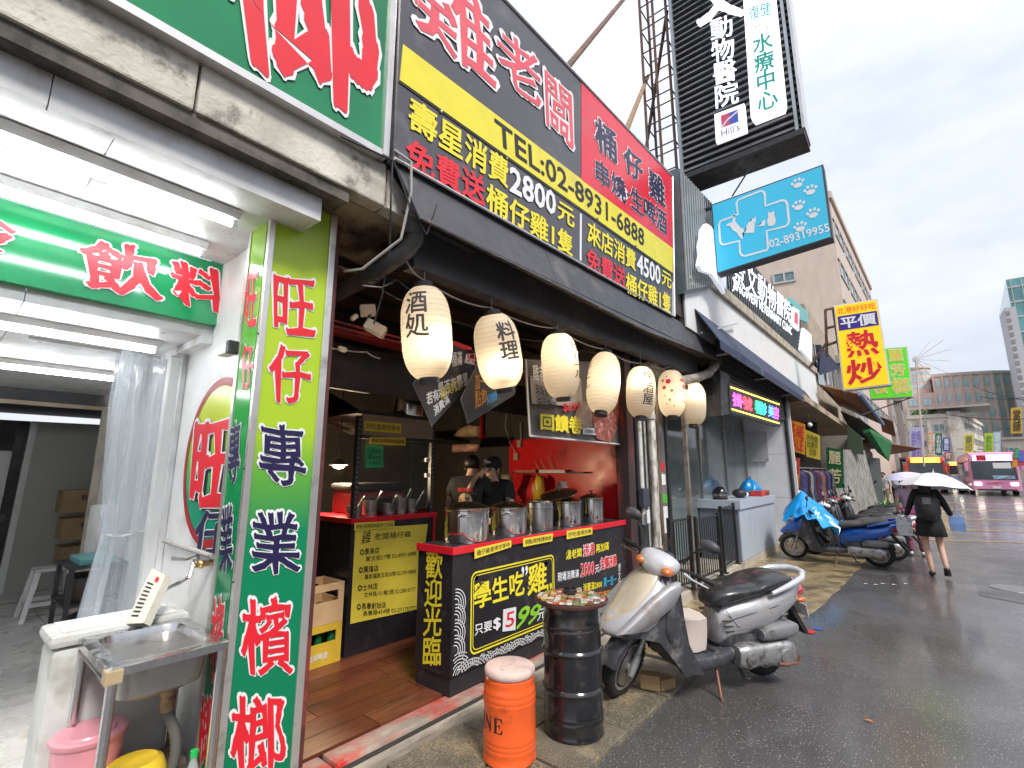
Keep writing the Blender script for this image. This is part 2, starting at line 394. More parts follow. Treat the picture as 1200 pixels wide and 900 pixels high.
# curb step of the restaurant: long worn stones with flaking red paint
CURB = mat('curb_stone_red_paint', (.36, .31, .25), .75, var=.3, scale=7, bump=.6, bscale=30, dirt=((.55, .03, .02), .42, 3.2), detail=9, stretch=(1, .6, 1))
CURB2 = mat('curb_stone_worn', (.36, .31, .25), .75, var=.35, scale=7, bump=.6, bscale=30, dirt=((.06, .05, .04), .35, 4), detail=9, stretch=(1.6, .3, 1))
CURBR = mat('curb_red_top', (.62, .03, .022), .5, var=.2, scale=5, bump=.3, dirt=((.2, .15, .12), .3, 4))
kb = MB().box(-2.6, -2.44, -.5, 5.6, -.02, .09).build('curb', JOINT); tag(kb, kind='structure')
for i, (a, b_) in enumerate(((-.45, .6), (.62, 1.55), (1.57, 2.78), (2.8, 4.0), (4.02, 5.55))):
    MB().bbox(-2.485 + random.uniform(-.012, .012), -2.41, a, b_, 0, .085, .02).build('curb_stone', CURB2, kb)
    MB().bbox(-2.635, -2.475, a + .01, b_ + .01, .0, .112, .018).build('curb_stone', CURB, kb)
# wooden floor of the restaurant: planks run along the street
WOOD = [mat('floor_plank_%d' % i, c, .38, var=.28, scale=9, stretch=(3, .35, 1), dirt=((.05, .02, .015), .25, 3), rvar=.12) for i, c in enumerate(((.16, .045, .022), (.13, .035, .018), (.19, .06, .03)))]
wf = MB().box(-6.2, -2.64, 1.3, 5.4, -.02, .1).build('wooden_floor', mat('plank_gap', (.03, .01, .008), .8)); tag(wf, kind='structure')
nx = 20; x = -2.645
for i in range(nx):
    x2 = x - .178; y = 1.36 - random.uniform(0, .9)
    while y < 5.3:
        ya, yb = max(y, 1.37), min(y + 1.2 - .006, 5.29)
        if yb - ya > .1: MB().box(x2 + .005, x, ya, yb, .1, .119 + random.uniform(0, .002)).build('plank', WOOD[random.randrange(3)], wf)
        y += 1.2
    x = x2
# clinic platform
PLAT = mat('beige_stone_platform', (.5, .45, .37), .55, dirt=((.25, .2, .14), .35, 3), bump=.25, rvar=.15)
pf = MB().bbox(-6.5, -2.36, 5.62, 12.75, -.02, .13, .012).build('clinic_platform', PLAT); tag(pf, kind='structure')
# yellow hatching lines far down the road, drain strip, patch, manhole
LINE = mat('worn_orange_road_paint', (.5, .3, .07), .5, dirt=((.06, .055, .06), .35, 6))
WLINE = mat('worn_white_road_paint', (.6, .58, .55), .5, dirt=((.08, .07, .07), .4, 5))
mk = MB()
for v in (588, 596, 607, 620, 633):
    a = P(985 + (v - 588) * 1.0, v - 2, z=.005); b_ = P(1290, v + 6, z=.005); d = V((0, .10 + (640 - v) * .006, 0))
    mk.face([a, b_, b_ + d, a + d])
tag(mk.build('road_markings', LINE), kind='structure')
PATCH = wet_mat('asphalt_patch', (.085, .08, .08), (.3, .3, .3), .25, .45, bump=.5)
pq = [P(1141, 675, z=.004), P(1148, 698, z=.004), P(1215, 710, z=.004), P(1213, 682, z=.004)]
tag(MB().face([pq[0], pq[1], pq[2], pq[3]]).build('road_patch', PATCH), kind='structure')
c = P(1190, 690, z=.008); MAN = mat('wet_cast_iron', (.3, .29, .28), .25, .7, bump=.5, bscale=50)
mh = MB().lathe([(.001, 0), (.2, 0), (.21, .004), (.26, .004), (.265, -.004)], c, n=32).build('manhole_cover', MAN)
tag(mh, 'round wet manhole cover in the road patch at right edge', 'manhole cover')
c = P(1080, 642, z=.006)
# painted red and blue marks where the concrete meets the asphalt
for (u, v, du, mm) in ((944, 741, 10, RED), (953, 737, 9, mat('blue_ground_paint', (.05, .1, .3), .5))):
    a = P(u, v, z=.007); tag(MB().face([a, a + V((.07, .0, 0)), a + V((.075, .12, 0)), a + V((.01, .12, 0))]).build('ground_paint_mark', mm), kind='structure')
random.seed(11)
LITM = [mat('paper_scrap', (.8, .8, .78), .7), mat('fallen_leaf', (.45, .16, .03), .7), mat('tan_leaf', (.35, .25, .1), .8)]
litter = MB()
for k in range(5):
    a = P((1015, 1027, 1035, 1048, 1062)[k], 684 + k % 2, z=.008); s_ = .03
    litter.face([a + V((-s_, -s_ * .5, 0)), a + V((s_, -s_ * .4, .004)), a + V((s_ * .7, s_ * .6, 0)), a + V((-s_ * .6, s_ * .5, .003))])
tag(litter.build('paper_scraps', LITM[0]), kind='stuff', label='white paper scraps on the wet asphalt', cat='litter')
for (u, v) in ((1018, 845),):
    a = P(u, v, z=.006); tag(MB().add([a + V((-.03, 0, .002)), a + V((0, -.012, .006)), a + V((.03, 0, .002)), a + V((0, .014, .01))], [(0, 1, 3), (1, 2, 3)]).build('fallen_leaf', LITM[1]), 'small orange fallen leaf on the wet asphalt', 'leaf')
# ================================================================ restaurant shell
RB = thing('restaurant_building', 'dark open-fronted chicken restaurant beneath the large black and yellow sign', 'building', (-4, 3.3, 0))
INBLK = mat('sooty_dark_wall', (.05, .042, .038), .6, dirt=((.07, .05, .04), .3, 3), rvar=.15)
INRED = mat('red_panel_wall', (.75, .012, .018), .3, var=.1, scale=2, dirt=((.25, .01, .01), .2, 3), rvar=.1)
MB().box(-6.3, -6.2, 1.2, 5.5, 0, 3.3).build('back_wall', INBLK, RB)
MB().box(-6.2, -2.56, 5.3, 5.42, .02, 3.25).build('side_wall', INBLK, RB)
MB().box(-4.42, -2.62, 5.288, 5.3, .85, 2.06).build('red_wall_panel', INRED, RB)
MB().box(-6.2, -2.56, 1.22, 1.34, .02, 3.25).build('side_wall', INBLK, RB)
CEIL = mat('sooty_ceiling', (.06, .04, .03), .7, dirt=((.12, .07, .045), .4, 2), bump=.2)
MB().box(-6.2, -2.25, 1.34, 7.2, 3.22, 3.3).build('ceiling', CEIL, RB)
for i in range(7):
    x = -2.75 - i * .5; MB().box(x, x + .05, 1.35, 5.29, 3.16, 3.218).build('ceiling_batten', BLACK, RB)
# beam over the opening, flashing in front of it, soffit between
MB().slab([P(486, 312, x=-2.28), P(690, 391, x=-2.28), V((-2.28, 7.1, 3.02)), V((-2.28, 7.1, 3.3)), V((-2.28, 1.72, 3.2))], .12).build('beam', DGREY, RB)
lp = [(-2.0, 1.6, 3.03), (-2.0, 3.0, 3.06), (-2.0, 4.7, 3.08), (-2.02, 7.35, 3.26)]
tp = [(-2.13, 1.5, 3.39), (-2.13, 3.0, 3.43), (-2.13, 4.7, 3.5), (-2.13, 7.35, 3.6)]
f_ = MB()
for i in range(3): f_.slab([lp[i], V(lp[i + 1]) - V((0, .006, 0)), V(tp[i + 1]) - V((0, .006, 0)), tp[i]], .012)
f_.box(-2.32, -2.0, 7.32, 7.36, 3.2, 3.58)
f_.build('flashing', DGREY, RB)
MB().slab([V((-2.29, 1.62, 3.22)), V((-2.0, 1.62, 3.035)), V((-2.02, 7.34, 3.245)), V((-2.29, 7.34, 3.3))], .01).build('soffit', mat('brown_soffit', (.09, .065, .055), .7, dirt=((.2, .14, .1), .3, 3)), RB)
b = MB()
for k in range(46):
    y = 2.3 + k * .09; z = 3.045 + (y - 1.6) * .018; b.cyl((-2.005, y, z + .005), (-2.005, y + .004, z - .012 - random.random() * .015), .004, .001, n=4)
tag(b.build('paint_drips', DGREY, RB), kind='stuff')
# jambs at the right of the opening
JAMB = mat('dark_brown_jamb', (.05, .03, .03), .55, dirt=((.3, .04, .03), .3, 3), stretch=(3, 3, .5))
MB().bbox(-2.66, -2.5, 5.13, 5.285, .0, 3.0, .008).build('door_post', JAMB, RB)
MB().bbox(-2.7, -2.53, 5.43, 5.66, .0, 3.1, .006).build('door_post', BLACK, RB)
MB().bbox(-2.6, -2.54, 1.375, 1.425, .1, 3.1, .006).build('door_post', mat('red_brown_post', (.1, .03, .028), .5, dirt=((.4, .08, .06), .3, 3)), RB)
b = MB(); a1 = P(373, 398, x=-3.1); a2 = P(470, 422, x=-3.1)
b.box(-3.2, -3.08, 1.35, 5.28, 2.6, 2.68).box(-3.09, -3.03, 1.35, 5.28, 2.61, 2.625).box(-3.09, -3.03, 1.35, 5.28, 2.65, 2.665)
b.build('red_lintel', mat('red_steel_beam', (.35, .018, .02), .4, dirt=((.12, .02, .02), .3, 3)), RB)
MB().box(-3.45, -3.4, 1.35, 5.28, 2.25, 2.6).build('hanging_header', INBLK, RB)
MB().box(-5.9, -2.3, 1.3, 7.1, 3.302, 3.36).build('roof', DGREY, RB); MB().box(-2.34, -2.24, 1.42, 2.3, 3.16, 3.6).build('end_closure', DGREY, RB)
# ================================================================ main restaurant sign
SG = thing('restaurant_sign', 'huge black, yellow and red chicken restaurant sign above the lanterns', 'sign', (-2.1, 3.7, 3.4))
X = -2.1
q = [P(462, 186, x=X), P(790, 371, x=X), P(787.5, 207, x=X), V((X, 1.46, 5.27))]
SGK = mat('charcoal_sign_vinyl', (.085, .08, .09), .3, var=.06, dirt=((.16, .15, .16), .12, 2), bump=.03, bscale=8)
SGY = mat('yellow_sign_vinyl', (.84, .72, .04), .32, var=.05, dirt=((.6, .5, .1), .12, 2))
SGR = mat('red_sign_vinyl', (.78, .02, .05), .3, var=.06, dirt=((.6, .08, .1), .12, 2))
MB().slab(q, .07).build('sign_board', SGK, SG)
strip([P(468, 94, x=X), P(788, 320, x=X), P(788, 291, x=X), P(472, 52, x=X)], SGY, SG)
strip([P(681, 211, x=X), P(788, 291, x=X), P(787.5, 207, x=X), P(681, 97, x=X)], SGR, SG)
seam = MB().slab([P(467, 97, x=X), P(788, 323, x=X), P(788, 321, x=X), P(467, 95, x=X)], .002, .006); seam.build('panel_seam', BLACK, SG)
al = mat('aluminium_trim', (.7, .68, .66), .35, .6)
for a, b_, wd in ((q[3], q[2], .02), (q[1], q[2], .018), (q[0], q[1], .012)):
    MB().tube([a + V((.005, 0, 0)), b_ + V((.005, 0, 0))], wd / 2 + .004, n=6).build('sign_edge_trim', al, SG)
def LT(s, px, m, parent, X=None, bold=.02, **k):
    pl = {'x': X} if X is not None else {kk: k.pop(kk) for kk in list(k) if kk in ('y', 'z')}
    return text(s, [P(u, v, **pl) for u, v in px], m, parent, bold, **k)
PINKR = mat('faded_red_brush_ink', (.8, .1, .13), .45, var=.12, scale=5)
br = dict(out=INK_W, slant=-.06, wob=.02)
LT('雞', [(482, 30), (577, 106), (574, 8), (480, -80)], PINKR, SG, X, .012, ob=.062, **br)
LT('老', [(583, 88), (633, 130), (632, 70), (582, 26)], PINKR, SG, X, .012, ob=.068, **br)
LT('闆', [(638, 146), (670, 176), (669, 112), (638, 84)], PINKR, SG, X, .012, ob=.066, **br)
LT('TEL:02-8931-6888', [(581, 167), (754, 289), (754, 270), (579, 139)], INK_K, SG, X, .025)
LT('壽星消費', [(478, 150), (594, 221), (595, 189), (480, 113)], INK_Y, SG, X, .04)
LT('2800', [(597, 224), (650, 253), (650, 227), (597, 195)], INK_W, SG, X, .05)
LT('元', [(653, 256), (672, 268), (672, 247), (653, 235)], INK_Y, SG, X, .04)
LT('免費送', [(476, 197), (567, 242), (567, 208), (476, 161)], INK_R, SG, X, .045)
LT('桶仔雞1隻', [(569, 244), (670, 301), (670, 276), (570, 214)], INK_Y, SG, X, .045)
strip([P(679, 305, x=X), P(681, 306, x=X), P(681.5, 251, x=X), P(679.5, 250, x=X)], INK_W, SG, name='divider_line')
LT('來店消費', [(688, 284), (744, 318), (744, 296), (688, 258)], INK_Y, SG, X, .04)
LT('4500', [(746, 319), (773, 334), (773, 313), (746, 297)], INK_W, SG, X, .05)
LT('元', [(775, 333), (786, 339), (786, 323), (775, 316)], INK_Y, SG, X, .04)
LT('免費送', [(687, 315), (732, 338), (732, 315), (687, 290)], INK_R, SG, X, .045)
LT('桶仔雞1隻', [(733, 342), (785, 368), (785, 346), (733, 319)], INK_Y, SG, X, .045)
strip([P(788, 370, x=X), P(789, 370, x=X), P(789, 331, x=X), P(788, 330, x=X)], INK_W, SG, name='divider_line')
br = dict(out=INK_W, slant=-.05, wob=.02)
LT('桶', [(697, 173), (721, 192), (721, 156), (697, 137)], INK_N, SG, X, .04, ob=.075, **br)
LT('仔', [(731, 200), (752, 216), (752, 187), (731, 170)], INK_N, SG, X, .04, ob=.075, **br)
LT('雞', [(760, 229), (778, 244), (778, 214), (760, 197)], INK_N, SG, X, .04, ob=.075, **br)
LT('串燒·生啤酒', [(697, 211), (780, 276), (780, 250), (697, 185)], INK_N, SG, X, .03, out=INK_W, ob=.07, slant=-.02)
for (u, v) in ((517, 131), (594, 186), (700, 256), (745, 288)):
    MB().ball(P(u, v, x=X + .008), .012, n=8, k=5).build('bolt', STEEL2, SG)
# supports behind the sign
for (a, b_, r, m) in ((P(667, 76, x=-2.25), P(730, 0, x=-2.9), .035, RUST), (P(735, 150, x=-2.3), P(757, 95, x=-2.9), .035, mat('weathered_timber', (.3, .19, .1), .8, bump=.4, stretch=(1, 1, .2)))):
    d = (b_ - a); MB().tube([a - d * .2, b_ + d * .15], r, n=8).build('strut', m, SG)
for y in (2.4, 3.8, 5.2): MB().box(-2.3, -2.24, y, y + .05, 3.36, 5.2).box(-2.26, -2.17, y, y + .05, 4.2, 4.25).build('sign_bracket', RUST, SG)
# ================================================================ betel shop upper sign and lintel
BS = thing('upper_shop_sign', 'large green lightbox sign with red brush character cropped at top', 'sign', (-2.15, 0, 3.4))
GR1 = ramp_mat('green_sign_print', 'Y', [(0, (.01, .2, .08)), (.35, (.02, .27, .11)), (.66, (.4, .6, .42)), (.74, (.03, .2, .09)), (1, (.03, .24, .12))], rough=.18, lo=-2, hi=1.5)
GR1 = mat('green_sign_vinyl', (.012, .22, .085), .22, var=.25, scale=1.2, bump=.02, bscale=6)
X = -2.15
q = [V((X, -3, 3.3)), P(455, 185, x=X), V((X, 1.5, 5.4)), V((X, -3, 5.3))]
q[1] = V((X, 1.42, 3.42))
MB().slab(q, .12).build('sign_face', GR1, BS)
MB().box(X - .12, X + .02, 1.422, 1.462, 3.4, 5.42).build('end_trim', al, BS)
MB().slab([V((X + .012, -3, 3.27)), V((X + .012, 1.42, 3.39)), V((X + .012, 1.42, 3.43)), V((X + .012, -3, 3.31))], .1).build('bottom_trim', al, BS)
LT('榔', [(252, 52), (432, 150), (436, -150), (256, -230)], INK_R, BS, X, .035, out=INK_W, ob=.06, slant=-.08, wob=.02)
BB = thing('drinks_shop_building', 'brightly lit betel nut and drinks shop with white soffits at left', 'building', (-4, 0, 0))
# concrete lintel in separate cast lengths
for a, b_ in ((-3.0, -.55), (-.54, .52), (.53, 1.5)):
    za = 3.13 + .0 * a; MB().bbox(-2.34, -2.2, a, b_, 3.13, 3.4, .012).build('concrete_lintel', CONC, BB)
MB().box(-3.3, -2.34, -3, 1.72, 3.2, 3.4).build('concrete_slab', CONC, BB)
MB().slab([V((-2.2, 1.51, 3.13)), V((-2.2, 1.74, 3.12)), V((-2.2, 1.74, 3.18)), V((-2.2, 1.51, 3.38))], .12).build('concrete_corner', CONC, BB)
MB().box(-2.36, -2.22, -3, 1.28, 3.06, 3.128).build('rusty_gutter', mat('grimy_gutter', (.14, .12, .1), .7, dirt=((.03, .025, .02), .4, 4)), BB)
MB().box(-2.9, -2.3, 1.18, 1.75, 3.12, 3.198).build('corner_soffit', mat('stained_soffit', (.4, .33, .24), .7, dirt=((.03, .02, .02), .5, 2)), BB)
# white fascia with its soffit
MB().box(-2.34, -2.3, -3, .1, 2.93, 3.14).build('fascia_panel', SOFFIT, BB)
MB().box(-2.34, -2.3, .104, 1.17, 2.93, 3.17).build('fascia_panel', SOFFIT, BB)
MB().box(-3.34, -2.342, 1.14, 1.17, 2.932, 3.15).build('fascia_return', SOFFIT, BB)
for a, b_ in ((-3, -.9), (-.896, .3), (.304, 1.138)): MB().box(-3.3, -2.342, a, b_, 2.932, 2.945).build('soffit_panel', SOFFIT, BB)
# inner green drinks sign
IS = thing('inner_drinks_sign', 'green sign above the counter with red characters for drinks', 'sign', (-3.31, 0, 2.5))
GR2 = mat('glossy_green_acrylic', (.012, .28, .1), .1, var=.2, scale=1.5, coat=.6)
MB().box(-3.36, -3.31, -3, 1.18, 2.52, 2.93).build('sign_face', GR2, IS)
X = -3.31
LT('飲', [(96, 337), (186, 352), (185, 294), (98, 281)], INK_R, IS, X, .04, out=INK_W, ob=.075, slant=-.05, wob=.02)
LT('料', [(202, 353), (262, 369), (262, 321), (202, 305)], INK_R, IS, X, .04, out=INK_W, ob=.075, slant=-.05, wob=.02)
LT('冷', [(-70, 288), (18, 301), (18, 253), (-70, 236)], INK_R, IS, X, .04, out=INK_W, ob=.075, slant=-.05, wob=.02)
# lower soffit, back parts of the shop
for a, b_ in ((-3, .2), (.204, 1.2)):
    for xa, xb in ((-4.4, -3.362), (-5.6, -4.404), (-6.9, -5.604)): MB().box(xa, xb, a, min(b_, 1.15), 2.45, 2.525).build('soffit_panel', SOFFIT, BB)
MB().box(-4.2, -2.86, 1.055, 1.15, .0, 2.93).build('side_wall', WHITE, BB)
MB().box(-4.2, -3.34, .99, 1.054, 2.4, 2.449).build('wall_trim', SOFFIT, BB)
TILE = mat('grey_floor_tile', (.66, .64, .61), .3, var=.15, scale=3, dirt=((.4, .36, .3), .2, 3), rvar=.12)
fl = MB().box(-12, -2.64, -4, 1.05, -.02, .09).box(-12, -4.25, 1.05, 1.15, -.02, .09).box(-12, -6.35, 1.15, 3.2, -.02, .09).build('shop_floor', mat('grout', (.1, .09, .08), .8)); tag(fl, kind='structure')
random.seed(3)
for i in range(15):
    for j in range(9):
        x = -2.66 - i * .6; y = -2.0 + j * .6
        if y + .6 > 1.05 and x - .6 > -4.3: 
            if y > .6: continue
        if x - .6 > -6.9 and y > .6: continue
        MB().box(x - .594, x, y, min(y + .594, 3.1), .09, .102 + random.uniform(0, .0015)).build('floor_tile', TILE, fl)
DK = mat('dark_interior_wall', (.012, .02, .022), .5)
GP = mat('grey_green_panel', (.45, .46, .42), .5, var=.08, scale=1)
MB().box(-12.1, -12, -4, 3.2, 0, 2.5).build('back_wall', GP, BB)
MB().box(-12, -6.4, 3.2, 3.3, 0, 2.5).build('rear_side_wall', GP, BB); MB().box(-6.4, -4.2, 1.16, 1.21, 0, 2.6).build('side_wall', WHITE, BB); MB().box(-6.4, -6.35, 1.21, 3.2, 0, 2.6).build('side_wall', GP, BB)
MB().box(-12, -3.34, -3.1, -3, 0, 2.5).build('side_wall', GP, BB)
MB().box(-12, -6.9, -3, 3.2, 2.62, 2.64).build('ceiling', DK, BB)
MB().box(-7.0, -6.9, -3, 3.2, 2.3, 2.62).build('door_header', DGREY, BB)
MB().box(-6.92, -6.86, -3, 3.0, 2.28, 2.32).build('door_track', mat('tan_trim', (.5, .4, .28), .5), BB)
# ================================================================ fluorescent tubes
TUBE = mat('lit_fluorescent_tube', (1, 1, 1), .4, var=0, emit=11, ecol=(.93, .97, 1))
for i, (x, z, y1, lab) in enumerate(((-2.57, 2.925, .86, 'lit fluorescent tube nearest the street under the white fascia box'), (-3.08, 2.925, .88, 'lit fluorescent tube just in front of the inner green drinks sign'),
                                (-3.75, 2.445, .88, 'lit fluorescent tube on the low ceiling behind the inner green sign'), (-5.2, 2.445, .95, 'lit fluorescent tube deepest in the shop, near the plastic curtain'))):
    t = thing('tube_light', lab, 'tube light', (x, y1 - 1.2, z), 'fluorescent tubes of the drinks shop')
    MB().loft([[V((x + a, yy, z + b)) for a, b in ((-.06, 0), (-.03, -.035), (.03, -.035), (.06, 0))] for yy in (y1 - 2.5, y1)]).build('housing', SOFFIT, t)
    MB().cyl((x, y1 - 2.47, z - .058), (x, y1 - .03, z - .058), .016, n=10).build('glass_tube', TUBE, t, True)
    for yy in (y1 - 2.485, y1 - .015): MB().box(x - .014, x + .014, yy - .01, yy + .01, z - .075, z - .03).build('lamp_holder', SOFFIT, t)
# ================================================================ pillar sign
PS = thing('pillar_sign', 'tall green and lime vertical betel nut sign on the pillar between the two shops', 'sign', (-2.65, 1.2, .1))
YA = P(288, 600, x=-2.5).y; Y0 = P(283, 600, x=-2.5).y; YB = P(362, 600, x=-2.5).y; YC = P(370, 600, x=-2.5).y
SILV = mat('silver_aluminium_frame', (.72, .7, .66), .32, .75, var=.06, dirt=((.4, .38, .34), .2, 4))
GRD = ramp_mat('lime_to_green_print', 'Z', [(0, (.0, .19, .085)), (.4, (.005, .24, .1)), (.5, (.13, .42, .05)), (.57, (.42, .62, .03)), (.85, (.48, .66, .02)), (1, (.42, .62, .03))], rough=.3, lo=.1, hi=3.1)
GRD2 = ramp_mat('green_side_print', 'Z', [(0, (.0, .19, .085)), (.4, (.005, .24, .1)), (.6, (.03, .38, .07)), (.8, (.2, .52, .06)), (1, (.42, .62, .03))], rough=.12, lo=.1, hi=3.1)
MB().box(-2.735, -2.51, Y0 + .006, YC - .004, .1, 3.118).build('cabinet', mat('cream_cabinet', (.6, .57, .5), .5), PS)
MB().box(-2.508, -2.5, YA + .008, YB - .002, .1, 3.115).build('front_panel', GRD, PS)
MB().bbox(-2.52, -2.488, Y0 - .004, YA + .008, .1, 3.117, .004).build('corner_trim', SILV, PS)
MB().bbox(-2.52, -2.488, YB - .002, YC, .1, 3.117, .004).build('edge_trim', SILV, PS)
MB().box(-2.71, -2.53, Y0 - .004, Y0 + .004, .1, 3.115).build('side_panel', GRD2, PS)
MB().box(-2.745, -2.712, Y0 - .01, Y0 + .004, .1, 3.117).build('side_trim', SILV, PS)
X = -2.5
br = dict(out=INK_W, slant=-.08, wob=.02, lift=.004)
for s_, px, m in (('旺', [(318, 389), (366, 393), (369, 330), (322, 324)], INK_R), ('仔', [(314, 470), (361, 473), (365, 409), (319, 403)], INK_R),
                 ('專', [(302, 566), (354, 570), (358, 501), (306, 496)], INK_N), ('業', [(292, 672), (348, 670), (351, 602), (297, 600)], INK_N),
                 ('檳', [(280, 790), (339, 788), (343, 700), (286, 704)], INK_R), ('榔', [(267, 908), (330, 903), (334, 812), (274, 818)], INK_R)):
    LT(s_, px, m, PS, X, .024, ob=.065, **br)
for s_, px, m in (('旺', [(287, 383), (300, 380), (303, 320), (290, 322)], INK_R), ('仔', [(283, 457), (296, 453), (298, 403), (285, 405)], INK_R),
                 ('專', [(267, 568), (280, 563), (284, 492), (271, 498)], INK_N), ('業', [(257, 672), (272, 666), (275, 592), (261, 596)], INK_N),
                 ('檳', [(246, 800), (261, 792), (265, 700), (251, 704)], INK_R), ('榔', [(232, 898), (247, 893), (252, 812), (237, 818)], INK_R)):
    LT(s_, px, m, PS, None, .03, y=Y0 - .004, ob=.06, **dict(br, lift=.002))
for z in (.35, 1.1, 1.62, 2.3):
    MB().ball((-2.5, Y0 - .006, z), .006, n=6, k=4).build('screw', BLACK, PS)
# oval shop sign on the side wall
OS = thing('round_sign', 'round red-rimmed lime and green sign with one red character on the white side wall', 'sign', (-3.05, 1.05, 1.2))
OG = ramp_mat('round_sign_print', 'Z', [(0, (.0, .26, .15)), (.28, (.01, .3, .15)), (.5, (.2, .5, .06)), (.75, (.6, .72, .02)), (1, (.65, .75, .05))], rough=.25, lo=1.2, hi=2.14)
MB().lathe([(.001, 0), (.43, 0), (.43, .006), (.001, .006)], (-3.05, 1.04, 1.67), n=48, axis='y').build('face', OG, OS)
MB().lathe([(.43, -.002), (.475, -.002), (.475, .012), (.43, .012)], (-3.05, 1.04, 1.67), n=48, axis='y', cap=False).build('rim', mat('red_rim', (.4, .02, .025), .4), OS)
LT('旺', [(222, 592), (268, 590), (276, 492), (232, 500)], INK_R, OS, None, .05, y=1.04, out=INK_W, ob=.085, slant=-.05, wob=.02, lift=.006)
LT('旺', [(225, 596), (271, 594), (279, 496), (235, 504)], INK_K, OS, None, .05, y=1.04, slant=-.05, wob=.02, lift=.003, name='lettering_shadow')
LT('仔', [(227, 650), (268, 648), (272, 598), (234, 600)], INK_N, OS, None, .05, y=1.04, out=INK_W, ob=.085, lift=.003)
# spotlight / camera over the wall
t = thing('wall_camera', 'small white box camera under the soffit above the round sign', 'camera', tuple(P(268, 410, y=.99)))
c = P(267, 411, y=.97); MB().bbox(c.x - .07, c.x + .07, c.y - .03, c.y + .03, c.z - .025, c.z + .025, .008).build('housing', WHITE, t)
MB().bbox(c.x + .055, c.x + .1, c.y - .034, c.y + .034, c.z - .03, c.z + .04, .008).build('hood', BLACK, t)
# plastic curtain: gathered clear sheet tied in the middle
CUR = mat('clear_plastic_curtain', (.78, .84, .92), .07, alpha=.3, spec=.9, coat=.5, var=.12, stretch=(8, 8, .3), scale=4)
c0 = P(168, 500, x=-4.15); rings = []
for i in range(30):
    z = 2.44 - i * (1.86 / 29); k = abs(z - 1.2); pin = .8 + .2 * min(1, k / .9); sh = 0
    if z < 1.2: sh = -(1.2 - z) * .05
    ring = []
    for j in range(72):
        a = 2 * math.pi * j / 72; rr = 1 + .24 * math.sin(a * 9 + math.sin(z * 2) * .8) + .1 * math.sin(a * 17 + z)
        ring.append(V((c0.x + .09 * pin * rr * math.cos(a), c0.y + .01 + sh + .17 * pin * rr * math.sin(a), z)))
    rings.append(ring)
CU = thing('plastic_curtain', 'clear plastic strip curtain gathered and tied beside the white side wall', 'curtain', (c0.x, c0.y, .6))
MB().loft(rings, cap=False).build('plastic_sheet', CUR, CU, True, 80)
MB().tube([V((c0.x + .07 * math.cos(a), c0.y + .01 + .15 * math.sin(a), 1.2 + .012 * math.sin(a * 3))) for a in [k * math.pi / 8 for k in range(16)]], .006, n=5, closed=True).build('tie_string', WHITE, CU)
MB().cyl((c0.x, .3, 2.43), (c0.x, 1.05, 2.43), .01, n=8).build('curtain_rail', STEEL2, CU)
# wall trims by the curtain
t = thing('door_frame', 'white metal door frame edge behind the plastic curtain', 'door frame', (-3.75, 1.03, .1))
MB().bbox(-3.98, -3.9, .99, 1.05, .1, 2.4, .006).build('frame_post', WHITE, t); MB().bbox(-3.8, -3.76, 1.02, 1.052, .1, 2.4, .004).build('frame_post', SOFFIT, t)
# pipe and faucet on the side wall
t = thing('wall_faucet', 'brass and chrome wall tap with swivel spout on a grey pipe', 'faucet', tuple(P(240, 660, y=1.04)))
a, b = P(193, 634, y=1.035), P(250, 652, y=1.035); MB().tube([a, b], .014, n=8).build('pipe', PVC, t, True)
c = P(236, 661, y=1.0); MB().tube([c + V((0, .05, 0)), c, c + V((.0, -.03, 0))], .016, n=10).ball(c, .022).build('valve_body', mat('brass', (.55, .38, .16), .3, 1), t, True)
MB().tube([P(229, 655, y=.98), P(222, 676, y=.95), P(208, 684, y=.92), P(190, 693, y=.88), P(189, 700, y=.88)], .010, n=8).build('spout', CHROME, t, True)
MB().tube([P(230, 652, y=.98), P(218, 656, y=.93), P(203, 654, y=.9)], [.007, .007, .012], n=8).build('lever', CHROME, t, True)
MB().cyl(P(230, 661, y=.98), P(231, 652, y=.98), .014, n=10).build('valve_cap', CHROME, t, True)
# ================================================================ chest freezer
FZ = thing('chest_freezer', 'worn white chest with rounded lid behind the steel sink', 'freezer', (-3.3, .7, .1))
FW_ = mat('aged_white_enamel', (.62, .63, .6), .4, dirt=((.35, .33, .27), .3, 2.5), rvar=.12)
MB().bbox(-3.26, -2.995, .47, .985, .1, .83, .03).build('body', FW_, FZ, True)
MB().bbox(-3.29, -2.985, .455, .99, .835, .89, .025).build('lid', FW_, FZ, True)
MB().bbox(-3.24, -3.03, .5, .94, .891, .898, .003).build('lid_recess', WHITE, FZ)
# louvred grille leaning on the chest
t = thing('leaning_grille', 'white slotted plastic appliance panel leaning behind the sink', 'panel', tuple(P(165, 728, y=.8)))
IV = mat('ivory_plastic', (.68, .66, .56), .4, dirt=((.4, .36, .28), .2, 6))
q = [P(147, 731, y=.72), P(168, 730, y=.76), P(194, 674, y=.86), P(178, 666, y=.84)]
MB().slab(q, .04).build('panel', IV, t)
for i in range(9):
    a = .12 + i * .075; MB().slab(sub(q, .15, .55, a, a + .03), .002, .003).build('slot', BLACK, t)
MB().slab(sub(q, .55, .75, .8, .9), .002, .004).build('red_sticker', INK_R, t)
